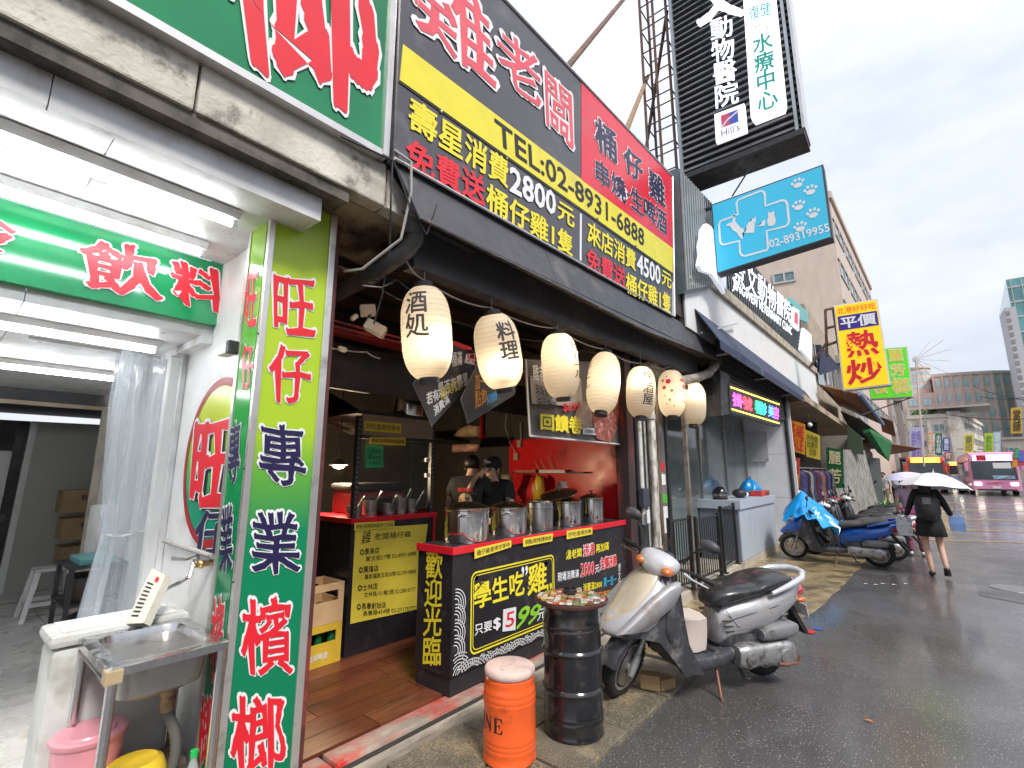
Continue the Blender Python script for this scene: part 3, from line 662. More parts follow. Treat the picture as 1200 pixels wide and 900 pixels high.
# ================================================================ steel sink
SK = thing('steel_sink', 'stainless steel basin on tubular legs at the shop corner', 'sink', (-2.7, .76, .1))
x0, x1, y0, y1, zt = -2.97, -2.41, .545, 1.0, .87
def rrect(ax, bx, ay, by, r, z, n=5):
    o = []
    for (cx, cy, a0) in ((bx - r, by - r, 0), (ax + r, by - r, 90), (ax + r, ay + r, 180), (bx - r, ay + r, 270)):
        for k in range(n + 1):
            a = R(a0 + 90 * k / n); o.append(V((cx + r * math.cos(a), cy + r * math.sin(a), z)))
    return o
y1 = Y0 - .03
MB().loft([rrect(x0, x1, y0, y1, .012, zt - .03), rrect(x0, x1, y0, y1, .012, zt), rrect(x0 + .012, x1 - .012, y0 + .01, y1 - .01, .012, zt + .004), rrect(x0 + .06, x1 - .06, y0 + .05, y1 - .05, .07, zt + .002),
           rrect(x0 + .07, x1 - .07, y0 + .06, y1 - .06, .065, zt - .03), rrect(x0 + .085, x1 - .085, y0 + .075, y1 - .075, .06, zt - .15), rrect(x0 + .12, x1 - .12, y0 + .11, y1 - .11, .05, zt - .17)], cap=False).add(rrect(x0 + .12, x1 - .12, y0 + .11, y1 - .11, .05, zt - .17), [tuple(range(24))]).build('basin', STEEL, SK, True, 50)
MB().loft([rrect(x0 + .055, x1 - .055, y0 + .045, y1 - .045, .07, zt - .031), rrect(x0 + .07, x1 - .07, y0 + .06, y1 - .06, .065, zt - .15), rrect(x0 + .12, x1 - .12, y0 + .11, y1 - .11, .05, zt - .178)]).build('basin_underside', STEEL2, SK, True, 50)
for xx, yy in ((x1 - .022, y0 + .022), (x0 + .022, y0 + .022), (x1 - .022, y1 - .022), (x0 + .022, y1 - .022)):
    MB().cyl((xx, yy, .1), (xx, yy, zt - .03), .018, n=14).build('leg', STEEL, SK, True)
MB().bbox(x1 - .05, x1 + .005, y0 - .006, y0 + .05, zt - .055, zt - .002, .006).build('corner_bracket', mat('tan_tape', (.55, .42, .24), .5), SK)
MB().cyl((x0 + .02, y0 + .015, zt - .05), (x1 - .02, y0 + .015, zt - .05), .013, n=10).build('side_rail', STEEL2, SK, True)
c = V((-2.66, .83, 0))
MB().lathe([(.001, .7), (.035, .7), (.035, .64), (.028, .63), (.028, .57), (.001, .57)], c, n=16).build('drain_trap', mat('corroded_drain', (.35, .27, .17), .5, .6, dirt=((.1, .07, .04), .4, 20)), SK, True)
hp = []
for i in range(40):
    s_ = i / 39; hp.append(c + V((.05 * math.sin(s_ * 3), .03 * s_ + .03 * math.sin(s_ * 5), .57 - .42 * s_)))
MB().tube(hp, [.02 + .003 * (i % 2) for i in range(40)], n=10).build('drain_hose', mat('grey_hose', (.1, .1, .09), .6), SK, True)
# buckets and bottle under the sink
PB = thing('pink_bucket', 'pink plastic bucket with flat lid under the sink', 'bucket', tuple(V((-2.84, .62, .1))))
PK = mat('pink_plastic', (.78, .32, .38), .35, dirt=((.5, .3, .28), .15, 6), coat=.2)
c = V((-2.84, .61, 0))
MB().lathe([(.001, .1), (.1, .1), (.122, .5), (.118, .5)], c, n=32).build('pail', PK, PB, True, 40)
MB().lathe([(.124, .49), (.132, .5), (.132, .515), (.122, .52), (.09, .515), (.085, .522), (.03, .52), (.001, .52)], c, n=32, cap=False).build('lid', PK, PB, True, 40)
YBk = thing('yellow_basin', 'yellow plastic bowl turned upside down under the sink', 'bowl', (-2.66, .74, .1))
c = V((-2.66, .735, 0)); YP = mat('yellow_plastic', (.85, .58, .04), .3, dirt=((.6, .4, .1), .15, 5), coat=.3)
MB().lathe([(.128, .27), (.13, .28), (.126, .3), (.115, .37), (.1, .405), (.08, .415), (.07, .41), (.001, .41)], c, n=36, cap=False).build('bowl', YP, YBk, True, 50)
MB().lathe([(.11, .1), (.125, .268)], c, n=24).build('bucket_below', mat('grey_bucket', (.3, .3, .28), .5), YBk, True, 50)
t = thing('plastic_bottle', 'clear plastic bottle with green cap behind the narrow pillar panel', 'bottle', (-2.6, .9, .1))
c = V((-2.56, .925, .1)); MB().lathe([(.001, 0), (.035, 0), (.036, .18), (.034, .21), (.013, .27), (.013, .29)], c, n=16, cap=False).build('bottle_body', mat('clear_plastic', (.6, .7, .65), .1, alpha=.45), t, True)
MB().lathe([(.016, .285), (.016, .31), (.001, .312)], c, n=12, cap=False).build('cap', mat('green_cap', (.02, .5, .1), .4), t, True)
t = thing('brown_stone_block', 'brown broken block lying beneath the sink drain', 'block', (-2.85, .95, .1))
MB().bbox(-2.95, -2.75, .87, .97, .1, .3, .02).build('block', mat('brown_brick', (.2, .13, .09), .8, bump=.5, dirt=((.1, .08, .07), .4, 6)), t)
# ================================================================ inside of the drinks shop
t = thing('partition_panel', 'tall grey green panel standing in the dark back room', 'panel', (-9, .9, .1))
q = [P(2, 700, x=-9), P(130, 690, x=-9), P(165, 500, x=-9), P(45, 494, x=-9)]; q[0].z = q[1].z = .1
MB().slab(q, .06).build('panel', GP, t); e = sub(q, -.06, 0, 0, 1); MB().slab(e, .07, .01).build('edge_strip', WHITE, t)
e = sub(q, -.16, -.07, 0, 1); MB().slab(e, .05).build('dark_edge', BLACK, t)
t = thing('white_wall_cabinet', 'white cabinet cropped by the left photo edge behind the panel', 'cabinet', (-9.3, .5, .1))
MB().bbox(-9.5, -9.1, -.6, P(18, 530, x=-9.1).y, .1, P(10, 528, x=-9.1).z, .02).build('body', WHITE, t)
CARD = mat('brown_cardboard', (.36, .24, .12), .75, dirt=((.22, .15, .08), .2, 3))
cb = []
for i, (ua, va, ub, vb) in enumerate(((70, 602, 118, 574), (70, 634, 116, 606), (68, 664, 114, 638))):
    a = P(ua, va, x=-8.2); b = P(ub, vb, x=-8.2)
    z0 = (.1, .1, .1)[0]
    t = thing('cardboard_box', ('topmost cardboard carton in the stack against the grey green panel', 'middle cardboard carton in the stack behind the white stool', 'lowest cardboard carton in the stack behind the white stool')[i], 'box', (-8.4, a.y, min(a.z, b.z)), 'cartons stacked in the back room')
    zb = min(a.z, b.z) if i < 2 else .1
    MB().bbox(-8.6, -8.2, a.y, b.y, min(a.z, b.z), max(a.z, b.z), .01).build('carton', CARD, t)
    if i < 2: q = [V((-8.198, a.y, a.z)), V((-8.198, b.y, a.z)), V((-8.198, b.y, b.z)), V((-8.198, a.y, b.z))]; text('飲料', sub(q, .5, .85, .55, .8), INK_N, t, .03, lift=.004)
    MB().box(-8.6, -8.198, (a.y + b.y) / 2 - .02, (a.y + b.y) / 2 + .02, max(a.z, b.z), max(a.z, b.z) + .002).build('tape', mat('packing_tape', (.5, .38, .2), .2), t)
    last = (a, b)
MB().bbox(-8.6, -8.2, last[0].y, last[1].y, .102, min(last[0].z, last[1].z) - .004, .01)
# white plastic stool
ST = thing('plastic_stool', 'white plastic stool with four splayed legs on the tiled floor', 'stool', (-6.6, .92, .1))
c = P(52, 722, z=.1); c.z = .1; hs = .5
WP = mat('white_plastic', (.7, .67, .68), .4)
MB().bbox(c.x - .15, c.x + .15, c.y - .15, c.y + .15, c.z + hs - .03, c.z + hs, .02).build('seat', WP, ST, True)
for sx_ in (-1, 1):
    for sy_ in (-1, 1):
        MB().hexa([c + V((sx_ * .2 + a, sy_ * .2 + b, 0)) for a, b in ((-.02, -.02), (.02, -.02), (.02, .02), (-.02, .02))], [c + V((sx_ * .125 + a, sy_ * .125 + b, hs - .03)) for a, b in ((-.025, -.025), (.025, -.025), (.025, .025), (-.025, .025))]).build('leg', WP, ST)
for sx_ in (-1, 1): MB().box(c.x + sx_ * .175 - .01, c.x + sx_ * .175 + .01, c.y - .17, c.y + .17, c.z + .14, c.z + .18).build('stretcher', WP, ST)
MB().box(c.x - .17, c.x + .17, c.y - .185, c.y - .165, c.z + .14, c.z + .18).build('stretcher', WP, ST)
# folding shutter
t = thing('folding_shutter', 'beige accordion folding gate drawn back beside the plastic curtain', 'shutter', (-6.7, 1.2, .1))
SH = mat('beige_shutter_metal', (.42, .38, .31), .5, dirt=((.25, .2, .15), .25, 5))
ya, yb = P(165, 470, x=-6.6).y - .32, P(218, 470, x=-6.6).y
n = 12
for i in range(n):
    y = ya + (yb - ya) * i / n; w_ = (yb - ya) / n
    MB().hexa([V((-6.62 + .05 * (i % 2), y, .1)), V((-6.57 + .05 * (i % 2), y, .1)), V((-6.57 - .05 * (i % 2) + .05, y + w_ * .86, .1)), V((-6.62 - .05 * (i % 2) + .05, y + w_ * .86, .1))],
              [V((-6.62 + .05 * (i % 2), y, 2.28)), V((-6.57 + .05 * (i % 2), y, 2.28)), V((-6.57 - .05 * (i % 2) + .05, y + w_ * .86, 2.28)), V((-6.62 - .05 * (i % 2) + .05, y + w_ * .86, 2.28))]).build('slat', SH, t)
MB().bbox(-6.56, -6.53, ya + .1, ya + .13, 1.1, 1.3, .006).build('handle', BLACK, t)
# white water machine and dark rack
t = thing('white_water_machine', 'white countertop water machine with green tap beside the curtain', 'water dispenser', (-5.6, .9, .9))
a = P(108, 655, x=-5.5); b = P(152, 592, x=-5.5)
MB().bbox(-5.9, -5.5, a.y, b.y + .1, a.z, b.z, .03).build('body', WHITE, t, True)
MB().bbox(-5.502, -5.47, a.y + .0, a.y + .13, b.z - .32, b.z - .06, .01).build('front_cover', WP, t)
MB().bbox(-5.47, -5.44, a.y + .03, a.y + .1, b.z - .42, b.z - .33, .008).build('tap', mat('green_tap', (.2, .55, .25), .4), t)
MB().bbox(-5.85, -5.55, a.y + .18, b.y + .08, b.z + .002, b.z + .05, .01).build('tray', mat('pale_green_tray', (.5, .6, .5), .5), t)
t = thing('black_rack', 'black metal rack loaded with trays below the water machine', 'rack', (-5.2, .7, .1))
a = P(85, 665, x=-5.0); b = P(146, 665, x=-5.0)
for xx in (-5.5, -5.0):
    for yy in (a.y, b.y): MB().box(xx - .015, xx + .015, yy - .015, yy + .015, .1, a.z).build('post', BLACK, t)
for z in (.3, .62, a.z): MB().bbox(-5.53, -4.97, a.y - .02, b.y + .02, z - .02, z, .005).build('shelf', BLACK, t)
MB().bbox(-5.4, -5.02, a.y + .04, b.y - .05, a.z + .001, a.z + .05, .01).build('tray', mat('teal_tray', (.12, .35, .36), .4), t)
MB().ball((-5.2, (a.y + b.y) / 2, .42), .18, .16, .11).build('bowl', mat('dark_bowl', (.03, .05, .07), .4), t, True)
MB().bbox(-5.4, -5.05, a.y + .03, a.y + .3, .622, .8, .02).build('crate', mat('dark_crate', (.04, .035, .03), .6), t)
# wires from the lintel
def cable(name, label, pts, r=.006, m=BLACK, sag=0, cat='cable', group=None):
    pts = [V(p) for p in pts]; out_ = []
    for i in range(len(pts) - 1):
        for k in range(8):
            s_ = k / 8; p = pts[i].lerp(pts[i + 1], s_); p.z -= sag * 4 * s_ * (1 - s_); out_.append(p)
    out_.append(pts[-1]); o = MB().tube(out_, r, n=6).build(name, m, None, True)
    return tag(o, label, cat, group)
GW = mat('grey_cable', (.4, .38, .36), .5)
cable('cable', 'pale cable hanging in a loop from the end of the green sign to the drainpipe', [P(462, 176, x=-2.1), P(482, 190, x=-2.05), P(482, 225, x=-2.05), P(470, 280, x=-2.1), P(425, 315, x=-2.3), P(404, 318, x=-2.5)], .008, GW)
cable('cable', 'thin black cable dropping from the concrete corner to the canopy', [P(400, 160, x=-2.14), P(460, 188, x=-2.1), P(458, 235, x=-2.1), P(457, 300, x=-2.2)], .006)
cable('cable', 'slender dark cable looping below the left end of the black canopy', [P(462, 190, x=-2.1), P(480, 240, x=-2.05), P(500, 275, x=-2.02), P(512, 240, x=-2.0)], .004)
# grey drain pipe under the canopy
DP = thing('canopy_drainpipe', 'thick dark grey drainpipe with elbow under the canopy corner', 'pipe', (-2.3, 1.8, 3))
pp = [P(486, 232, x=-2.12), P(488, 262, x=-2.15), P(487, 280, x=-2.18), P(478, 292, x=-2.24), P(466, 302, x=-2.32), P(440, 320, x=-2.55), P(395, 345, x=-2.95)]
MB().tube(pp, .052, n=14).build('pipe_run', DGREY, DP, True, 60)
MB().tube([pp[1], pp[1].lerp(pp[2], .6)], .06, n=14).build('pipe_collar', DGREY, DP, True)
MB().tube([pp[5], pp[5].lerp(pp[6], .12)], .058, n=14).build('pipe_collar', DGREY, DP, True)
# floodlight camera cluster
t = thing('security_camera', 'cream twin security camera hanging left of the first lantern', 'camera', tuple(P(435, 370, x=-2.7)))
CRM = mat('cream_plastic', (.62, .5, .36), .5)
def ob(c, d, w_, h_, l_, m, nm, par, bev=.006):
    "bevelled box of size l_ along d"
    bm = bmesh.new(); bmesh.ops.create_cube(bm, size=1)
    for v in bm.verts: v.co = V((v.co.x * w_, v.co.y * h_, v.co.z * l_))
    bmesh.ops.bevel(bm, geom=list(bm.edges), offset=bev, segments=2, affect='EDGES')
    M = Matrix.Translation(c) @ V(d).to_track_quat('Z', 'Y').to_matrix().to_4x4()
    b = MB(); b.frombm(bm, M); return b.build(nm, m, par)
ob(P(431, 364, x=-2.7), (.3, .5, .1), .07, .07, .1, CRM, 'mount', t)
ob(P(440, 385, x=-2.65), (.5, .6, -.4), .07, .075, .14, CRM, 'camera_body', t)
ob(P(415, 372, x=-2.7), (0, -.5, -.5), .03, .03, .06, CRM, 'bracket_arm', t)
MB().tube([P(424, 360, x=-2.7), P(435, 366, x=-2.68), P(429, 378, x=-2.68), P(440, 383, x=-2.66)], .012, n=6).build('cable_loop', BLACK, t)
cable('cable', 'thin cable with cream plug under the red lintel', [P(378, 404, x=-2.85), P(400, 409, x=-2.85), P(430, 412, x=-2.9), P(445, 420, x=-2.95)], .005, GW, .01)
t = thing('cable_plug', 'small cream plug under the red lintel beside the pillar', 'plug', tuple(P(401, 409, x=-2.85))); ob(P(401, 409, x=-2.84), (0, 1, -.1), .03, .03, .06, CRM, 'plug_body', t)
# ================================================================ paper lanterns
def paper_mat():
    m = bpy.data.materials.new('lantern_paper'); m.use_nodes = True; t = m.node_tree; t.nodes.clear(); l = t.links.new
    o = N(t, 'ShaderNodeOutputMaterial'); d = N(t, 'ShaderNodeBsdfDiffuse'); tr = N(t, 'ShaderNodeBsdfTranslucent'); mx = N(t, 'ShaderNodeMixShader'); mx.inputs[0].default_value = .55
    no = N(t, 'ShaderNodeTexNoise'); no.inputs['Scale'].default_value = 30; cr = N(t, 'ShaderNodeValToRGB'); tc = N(t, 'ShaderNodeTexCoord')
    l(tc.outputs['Object'], no.inputs['Vector']); l(no.outputs[0], cr.inputs[0])
    cr.color_ramp.elements[0].color = (.68, .62, .52, 1); cr.color_ramp.elements[1].color = (.77, .72, .63, 1)
    l(cr.outputs[0], d.inputs[0]); l(cr.outputs[0], tr.inputs[0]); l(d.outputs[0], mx.inputs[1]); l(tr.outputs[0], mx.inputs[2]); l(mx.outputs[0], o.inputs[0]); return m
PAPER = paper_mat()
BULB = mat('warm_bulb', (1, .8, .5), .4, var=0, emit=8, ecol=(1, .8, .55))
RIB = mat('lantern_wire', (.45, .33, .2), .7)
LN = [((497, 334), (503, 448), 31.5, (.08, .02, -.12), 'first and largest lantern, nearest the pillar, reading a sake shop', 4.6),
      ((576, 366), (592, 458), 28.5, (.07, -.04, -.16), 'second lantern, tilted sideways, with two characters for cuisine', 4.2),
      ((653, 389), (660, 469), 23.2, (.05, .05, .06), 'third lantern from the pillar, glowing most brightly in its middle', 5.2),
      ((710, 413), (704, 486), 20.3, (.08, .05, -.05), 'fourth lantern from the pillar, hanging before the corner of the voucher banner', 5.0),
      ((751, 429), (751, 491), 18.0, (.05, -.07, .06), 'fifth lantern from the pillar, reading izakaya in three characters', 4.0),
      ((786, 433), (788, 490), 16.5, (.04, .03, -.08), 'sixth lantern from the pillar, with red plum blossoms', 3.6),
      ((812, 448), (813, 500), 15.0, (.05, -.03, .08), 'seventh and last lantern, farthest from the pillar, plain cream', 3.8)]
def lprof(t):
    "radius profile along the height, 0..1"
    return max(.34, (1 - abs(2 * t - 1) ** 3.2) ** .5)
LNAX = []
for i, (tp_, bt_, hw, boff, lab, pw) in enumerate(LN):
    X = -2.3; a = P(*tp_, x=X); b = P(*bt_, x=X); dep = ((a + b) / 2 - V((0, 0, CAM_H))).dot(FW); rad = hw / FPX * dep * .93
    ax = (a - b).normalized(); H_ = (a - b).length; c = (a + b) / 2
    u_ = V((0, 1, 0)); u_ = (u_ - ax * u_.dot(ax)).normalized(); w_ = ax.cross(u_)
    LNAX.append((c, ax, u_, w_, H_, rad))
    t = thing('paper_lantern', ('lit cream paper ' + lab), 'lantern', tuple(c), 'paper lanterns under the canopy')
    rings = []; nr = 64
    for k in range(nr + 1):
        s_ = k / nr; h = .045 + s_ * .91; rr = rad * lprof(h) * (1 + (.012 if k % 2 else -.006))
        rings.append([b + ax * (h * H_) + (u_ * math.cos(2 * math.pi * j / 32) + w_ * math.sin(2 * math.pi * j / 32)) * rr for j in range(32)])
    MB().loft(rings, cap=True).build('paper_shade', PAPER, t, True, 60)
    rb = MB()
    for k in range(1, nr, 4):
        h = .045 + k / nr * .91; rr = rad * lprof(h) * 1.014
        rb.tube([b + ax * (h * H_) + (u_ * math.cos(2 * math.pi * j / 28) + w_ * math.sin(2 * math.pi * j / 28)) * rr for j in range(28)], .0011, n=3, closed=True)
    tag(rb.build('wire_ribs', RIB, t), kind='stuff')
    r0 = rad * .40
    for s_, nm in ((0, 'bottom_ring'), (1, 'top_ring')):
        e = b if s_ == 0 else a; d = ax if s_ == 0 else -ax
        MB().tube([e + d * (-.012), e + d * .004, e + d * .03, e + d * .034], [r0 * .96, r0, r0, r0 * .96], n=28).build(nm, mat('lantern_black_ring', (.03, .028, .03), .4), t, True, 40)
    MB().tube([a, a + V((0, 0, .03)), V((a.x, a.y, 2.965 + (a.y - 1.7) * .02))], .003, n=5).build('hanging_wire', GW, t)
    bc = c + V((boff[0] * 1.4, boff[1] * 1.3, boff[2] * 1.1))
    MB().ball(bc, .03, n=12, k=8).build('bulb', BULB, t, True)
    ld = bpy.data.lights.new('lantern_light', 'POINT'); ld.energy = pw * .6; ld.shadow_soft_size = .03; ld.color = (1, .82, .58); ld.use_shadow = True
    lo = bpy.data.objects.new('lantern_light', ld); COL.objects.link(lo); adopt(lo, t); lo.location = bc + V((.0, 0, .034))
def lantern_text(i, s, ang, wd, h0, h1, m, bold=.02, out=None):
    "lettering printed round the paper: ang = direction (deg) round the axis from the camera side"
    c, ax, u_, w_, H_, rad = LNAX[i]; par = [o for o in bpy.data.objects if o.name.startswith('paper_lantern')][i]
    vs, fs, (x0, x1, y0, y1) = text_data(s, bold, 2)
    bm = bmesh.new(); bv = [bm.verts.new(((p.x - x0) / (x1 - x0), (p.y - y0) / (y1 - y0), 0)) for p in vs]
    for f in fs:
        try: bm.faces.new([bv[k] for k in f])
        except ValueError: pass
    for axis in (0, 1):
        for k in range(1, 8 if axis == 0 else 14):
            co = V((0, 0, 0)); co[axis] = k / (8 if axis == 0 else 14); no = V((0, 0, 0)); no[axis] = 1
            bmesh.ops.bisect_plane(bm, geom=bm.verts[:] + bm.edges[:] + bm.faces[:], plane_co=co, plane_no=no)
    cd_ = (V((0, 0, CAM_H)) - c); cd_ = (cd_ - ax * cd_.dot(ax)).normalized(); sd_ = ax.cross(cd_)
    b0 = c - ax * H_ / 2; b = MB(); pts = []
    for v in bm.verts:
        h = h0 + (h1 - h0) * v.co.y; th_ = R(ang) + (v.co.x - .5) * wd / rad; rr = rad * lprof(h) * 1.02 + .002
        pts.append(b0 + ax * (h * H_) + (cd_ * math.cos(th_) + sd_ * math.sin(th_)) * rr)
    bm.verts.index_update(); b.add(pts, [tuple(v.index for v in f.verts) for f in bm.faces]); bm.free()
    b.build('lettering', m, par)
LK = mat('lantern_brush_ink', (.05, .04, .045), .6, var=.1)
PLANT = [o for o in bpy.data.objects if o.name.startswith('paper_lantern')]
lantern_text(0, '酒\n処', -22, .15, .42, .88, LK, .035)
lantern_text(1, '料\n理', 30, .15, .38, .84, LK, .045)
lantern_text(2, '生\nビ\nー\nル', 68, .13, .3, .8, LK, .03)
lantern_text(3, '生\nビ\nー\nル', -75, .13, .35, .82, LK, .03)
lantern_text(4, '居\n酒\n屋', 30, .13, .22, .82, LK, .02)
# plum blossoms on the sixth lantern
c, ax, u_, w_, H_, rad = LNAX[5]; cdv = (V((0, 0, CAM_H)) - c); cdv = (cdv - ax * cdv.dot(ax)).normalized(); sdv = ax.cross(cdv); b = MB(); b0 = c - ax * H_ / 2; b2 = MB()
for (ang, h, sz, g) in ((-38, .72, .022, 0), (-12, .69, .036, 0), (-30, .57, .028, 0), (55, .73, .03, 0), (60, .6, .034, 0), (70, .45, .03, 0), (42, .72, .014, 0), (-20, .8, .012, 0), (64, .3, .022, 0), (2, .5, .022, 1), (-8, .32, .02, 1), (10, .2, .012, 1), (-22, .24, .012, 1), (12, .44, .012, 1), (-28, .4, .012, 1)):
    for k in range(5):
        a = k * 2 * math.pi / 5 + h * 9; pts = []
        for j in range(7):
            q = 2 * math.pi * j / 7; px_ = sz * (.55 * math.cos(a) + .42 * math.cos(q)); py_ = sz * (.55 * math.sin(a) + .42 * math.sin(q))
            th_ = R(ang) + px_ / rad; hh = h + py_ / H_; pts.append(b0 + ax * (hh * H_) + (cdv * math.cos(th_) + sdv * math.sin(th_)) * (rad * lprof(hh) * 1.02 + .0025))
        (b2 if g else b).face(pts)
b.build('blossom_print', INK_R, PLANT[5]); b2.build('leaf_print', mat('olive_ink', (.25, .28, .04), .6), PLANT[5])
# lantern cable swags
pts = [P(*LN[0][0], x=-2.3) + V((0, -.2, .18))] + [P(*l_[0], x=-2.3) + V((.0, 0, .035)) for l_ in LN]
cable('lantern_cable', 'grey wire strung from lantern to lantern under the beam', pts, .005, GW, .04)
cable('cable', 'second wire behind the lanterns running along the opening', [P(430, 330, x=-2.5), P(545, 380, x=-2.5), P(640, 400, x=-2.5), P(720, 415, x=-2.5), P(800, 440, x=-2.5)], .004, BLACK, .03)
cable('cable', 'short wires tangled left of the first lantern', [P(425, 335, x=-2.45), P(447, 337, x=-2.4), P(465, 328, x=-2.4), P(490, 348, x=-2.3)], .006, BLACK, .0)
cable('cable', 'thin wire running down past the cream security camera', [P(452, 320, x=-2.45), P(448, 345, x=-2.45), P(438, 380, x=-2.5)], .005, BLACK, .0)
# ================================================================ hanging flags and banner
CLOTH = mat('dark_printed_cloth', (.055, .05, .055), .7, var=.2, scale=8)
def sheet(q, name, m, par, nx=10, ny=8, amp=.02, seed=0, curl=None):
    n = nrm(q); b = MB(); vs = []
    for j in range(ny + 1):
        for i in range(nx + 1):
            s_, t_ = i / nx, j / ny; p = bil(q, s_, t_) + n * (amp * math.sin(s_ * 5 + seed) * math.cos(t_ * 3 + seed * 2) + amp * .5 * math.sin(s_ * 13 + t_ * 4 + seed))
            vs.append(p)
    fs = [(j * (nx + 1) + i, j * (nx + 1) + i + 1, (j + 1) * (nx + 1) + i + 1, (j + 1) * (nx + 1) + i) for j in range(ny) for i in range(nx)]
    vs2 = [p - n * .003 for p in vs]; k = len(vs)
    b.add(vs + vs2, fs + [tuple(reversed([a + k for a in f])) for f in fs]); return b.build(name, m, par, True, 60)
def tri_flag(name, label, px, X, seed):
    t = thing(name, label, 'flag', tuple(P(*px[0], x=X)), 'dark triangular flags behind the lanterns'); q = [P(u, v, x=X) for u, v in px]
    MB().slab(q, .004).build('cloth', CLOTH, t); MB().tube(q, .004, n=5, closed=True).build('hem', mat('grey_hem', (.3, .3, .3), .6), t); return t, q
FX = -2.75
t, q = tri_flag('printed_flag', 'dark flag with white and yellow lines about birthdays between first two lanterns', [(506, 499), (484, 450), (522, 398), (556, 412), (552, 448)], FX, 1)
LT('是否有壽星', [(514, 466), (549, 450), (547, 436), (512, 449)], INK_W, t, FX, .05, lift=.006)
LT('若有', [(500, 475), (514, 468), (513, 455), (499, 461)], INK_W, t, FX, .05, lift=.006)
LT('當月壽', [(516, 467), (540, 456), (538, 446), (515, 453)], INK_Y, t, FX, .05, lift=.006)
LT('消費滿', [(509, 488), (527, 471), (524, 463), (507, 476)], INK_W, t, FX, .05, lift=.006)
LT('桶滿', [(529, 430), (541, 427), (541, 412), (529, 413)], INK_W, t, FX, .05, lift=.006)
strip(PQ([(544, 425), (556, 428), (556, 414), (546, 415)], x=FX), INK_W, t, .004); LT('只', [(546, 424), (556, 426), (556, 415), (547, 415)], INK_R, t, FX, .05, lift=.008)
strip(PQ([(530, 404), (553, 414), (552, 407), (530, 399)], x=FX), INK_R, t, .004)
t, q = tri_flag('printed_flag', 'dark flag with orange lines and corner hanging below the second lantern', [(548, 496), (540, 468), (560, 425), (606, 440), (603, 462)], -2.62, 2)
LT('加一\n點飲', [(556, 480), (572, 470), (566, 440), (556, 436)], mat('orange_ink', (.75, .3, .03), .5), t, -2.62, .02, lift=.006)
LT('贈', [(570, 475), (582, 468), (582, 458), (570, 463)], mat('blue_ink', (.05, .3, .6), .5), t, -2.62, .02, lift=.006)
# voucher banner
BN = thing('voucher_banner', 'weathered hanging banner offering a 699 voucher, behind third and fourth lanterns', 'banner', tuple(P(660, 510, x=-2.62)))
X = -2.62; q = PQ([(620, 511), (727, 521), (723, 425), (615, 421)], x=X)
sheet(q, 'banner_cloth', mat('dark_banner_vinyl', (.13, .11, .1), .45, var=.3, scale=4), BN, 12, 10, .012, 1)
n_ = nrm(q)
sheet([p + n_ * .016 for p in sub(q, .03, .52, .42, .78)], 'pale_field', mat('pale_banner_field', (.42, .38, .35), .5), BN, 8, 4, .006, 1)
MB().tube([p + n_ * .012 for p in q[:2]], .012, n=6).build('hem_trim', mat('white_hem', (.6, .57, .54), .6), BN); MB().tube([q[3] + n_ * .01, q[0] + n_ * .01], .01, n=6).build('hem_trim', mat('white_hem', (.6, .57, .54), .6), BN)
MB().tube([q[1] + n_ * .01, q[2] + n_ * .01], .008, n=6).build('hem_trim', mat('white_hem', (.6, .57, .54), .6), BN)
MEAT = mat('roast_meat_print', (.28, .07, .045), .35, var=.6, scale=14, dirt=((.6, .35, .3), .3, 18))
b = MB(); mp_ = PQ([(690, 462), (706, 468), (724, 464), (722, 500), (712, 519), (697, 514), (691, 490)], x=X); b.slab([p + n_ * .022 for p in mp_], .004).build('food_print', MEAT, BN)
MB().slab([p + n_ * .022 for p in PQ([(676, 470), (690, 472), (692, 500), (680, 503), (670, 494)], x=X)], .004).build('food_print', mat('dumpling_print', (.4, .28, .22), .5, var=.4, scale=20), BN)
LT('雞老', [(622, 446), (636, 448), (635, 428), (621, 428)], INK_W, BN, X, .02, lift=.03)
LT('現場消費\n送回饋卷', [(626, 478), (655, 484), (640, 455), (624, 450)], INK_K, BN, X, .02, lift=.032)
LT('$699', [(657, 483), (677, 483), (677, 472), (657, 473)], INK_R, BN, X, .03, lift=.032)
LT('回饋卷', [(631, 503), (679, 509), (678, 489), (631, 485)], INK_Y, BN, X, .07, lift=.03)
sheet([p + n_ * .024 for p in PQ([(681, 509), (697, 510), (697, 502), (681, 501)], x=X)], 'white_bubble', INK_W, BN, 2, 2, .001, 1)
LT('詳情請洽', [(683, 508), (695, 508), (695, 504), (683, 503)], INK_N, BN, X, .01, lift=.03)
# ================================================================ serving counter
CT = thing('serving_counter', 'black front counter with red top edge and yellow menu lettering', 'counter', (-2.74, 3.7, .1))
CB = mat('black_counter_laminate', (.022, .02, .024), .35, dirt=((.07, .065, .06), .15, 6), rvar=.12)
XF = -2.56; YE = 2.45; ZB = .12; ZT = 1.03; XB = -2.93; YF = 5.08
MB().box(XB, XF, YE, YF, .24, ZT).build('body', CB, CT)
MB().box(XB + .01, XF - .012, YE + .01, YF, ZB, .239).build('plinth', BLACK, CT)
MB().bbox(XB, XF, YE, YF + .01, ZT + .001, ZT + .049, .004).build('counter_top', CB, CT); MB().bbox(XF + .001, XF + .016, YE - .015, YF + .01, ZT + .001, ZT + .053, .003).build('red_edge', mat('red_trim_gloss', (.72, .015, .03), .25, var=.05), CT); MB().bbox(XB - .01, XF, YE - .016, YE - .001, ZT + .001, ZT + .053, .003).build('red_edge', mat('red_trim_gloss', (.72, .015, .03), .25, var=.05), CT)
LT('歡\n迎\n光\n臨', [(495, 780), (517, 779), (519, 647), (500, 645)], INK_Y, CT, None, .03, y=YE, lift=.004)
def rr_path(px, **k): return [P(u, v, **k) for u, v in px]
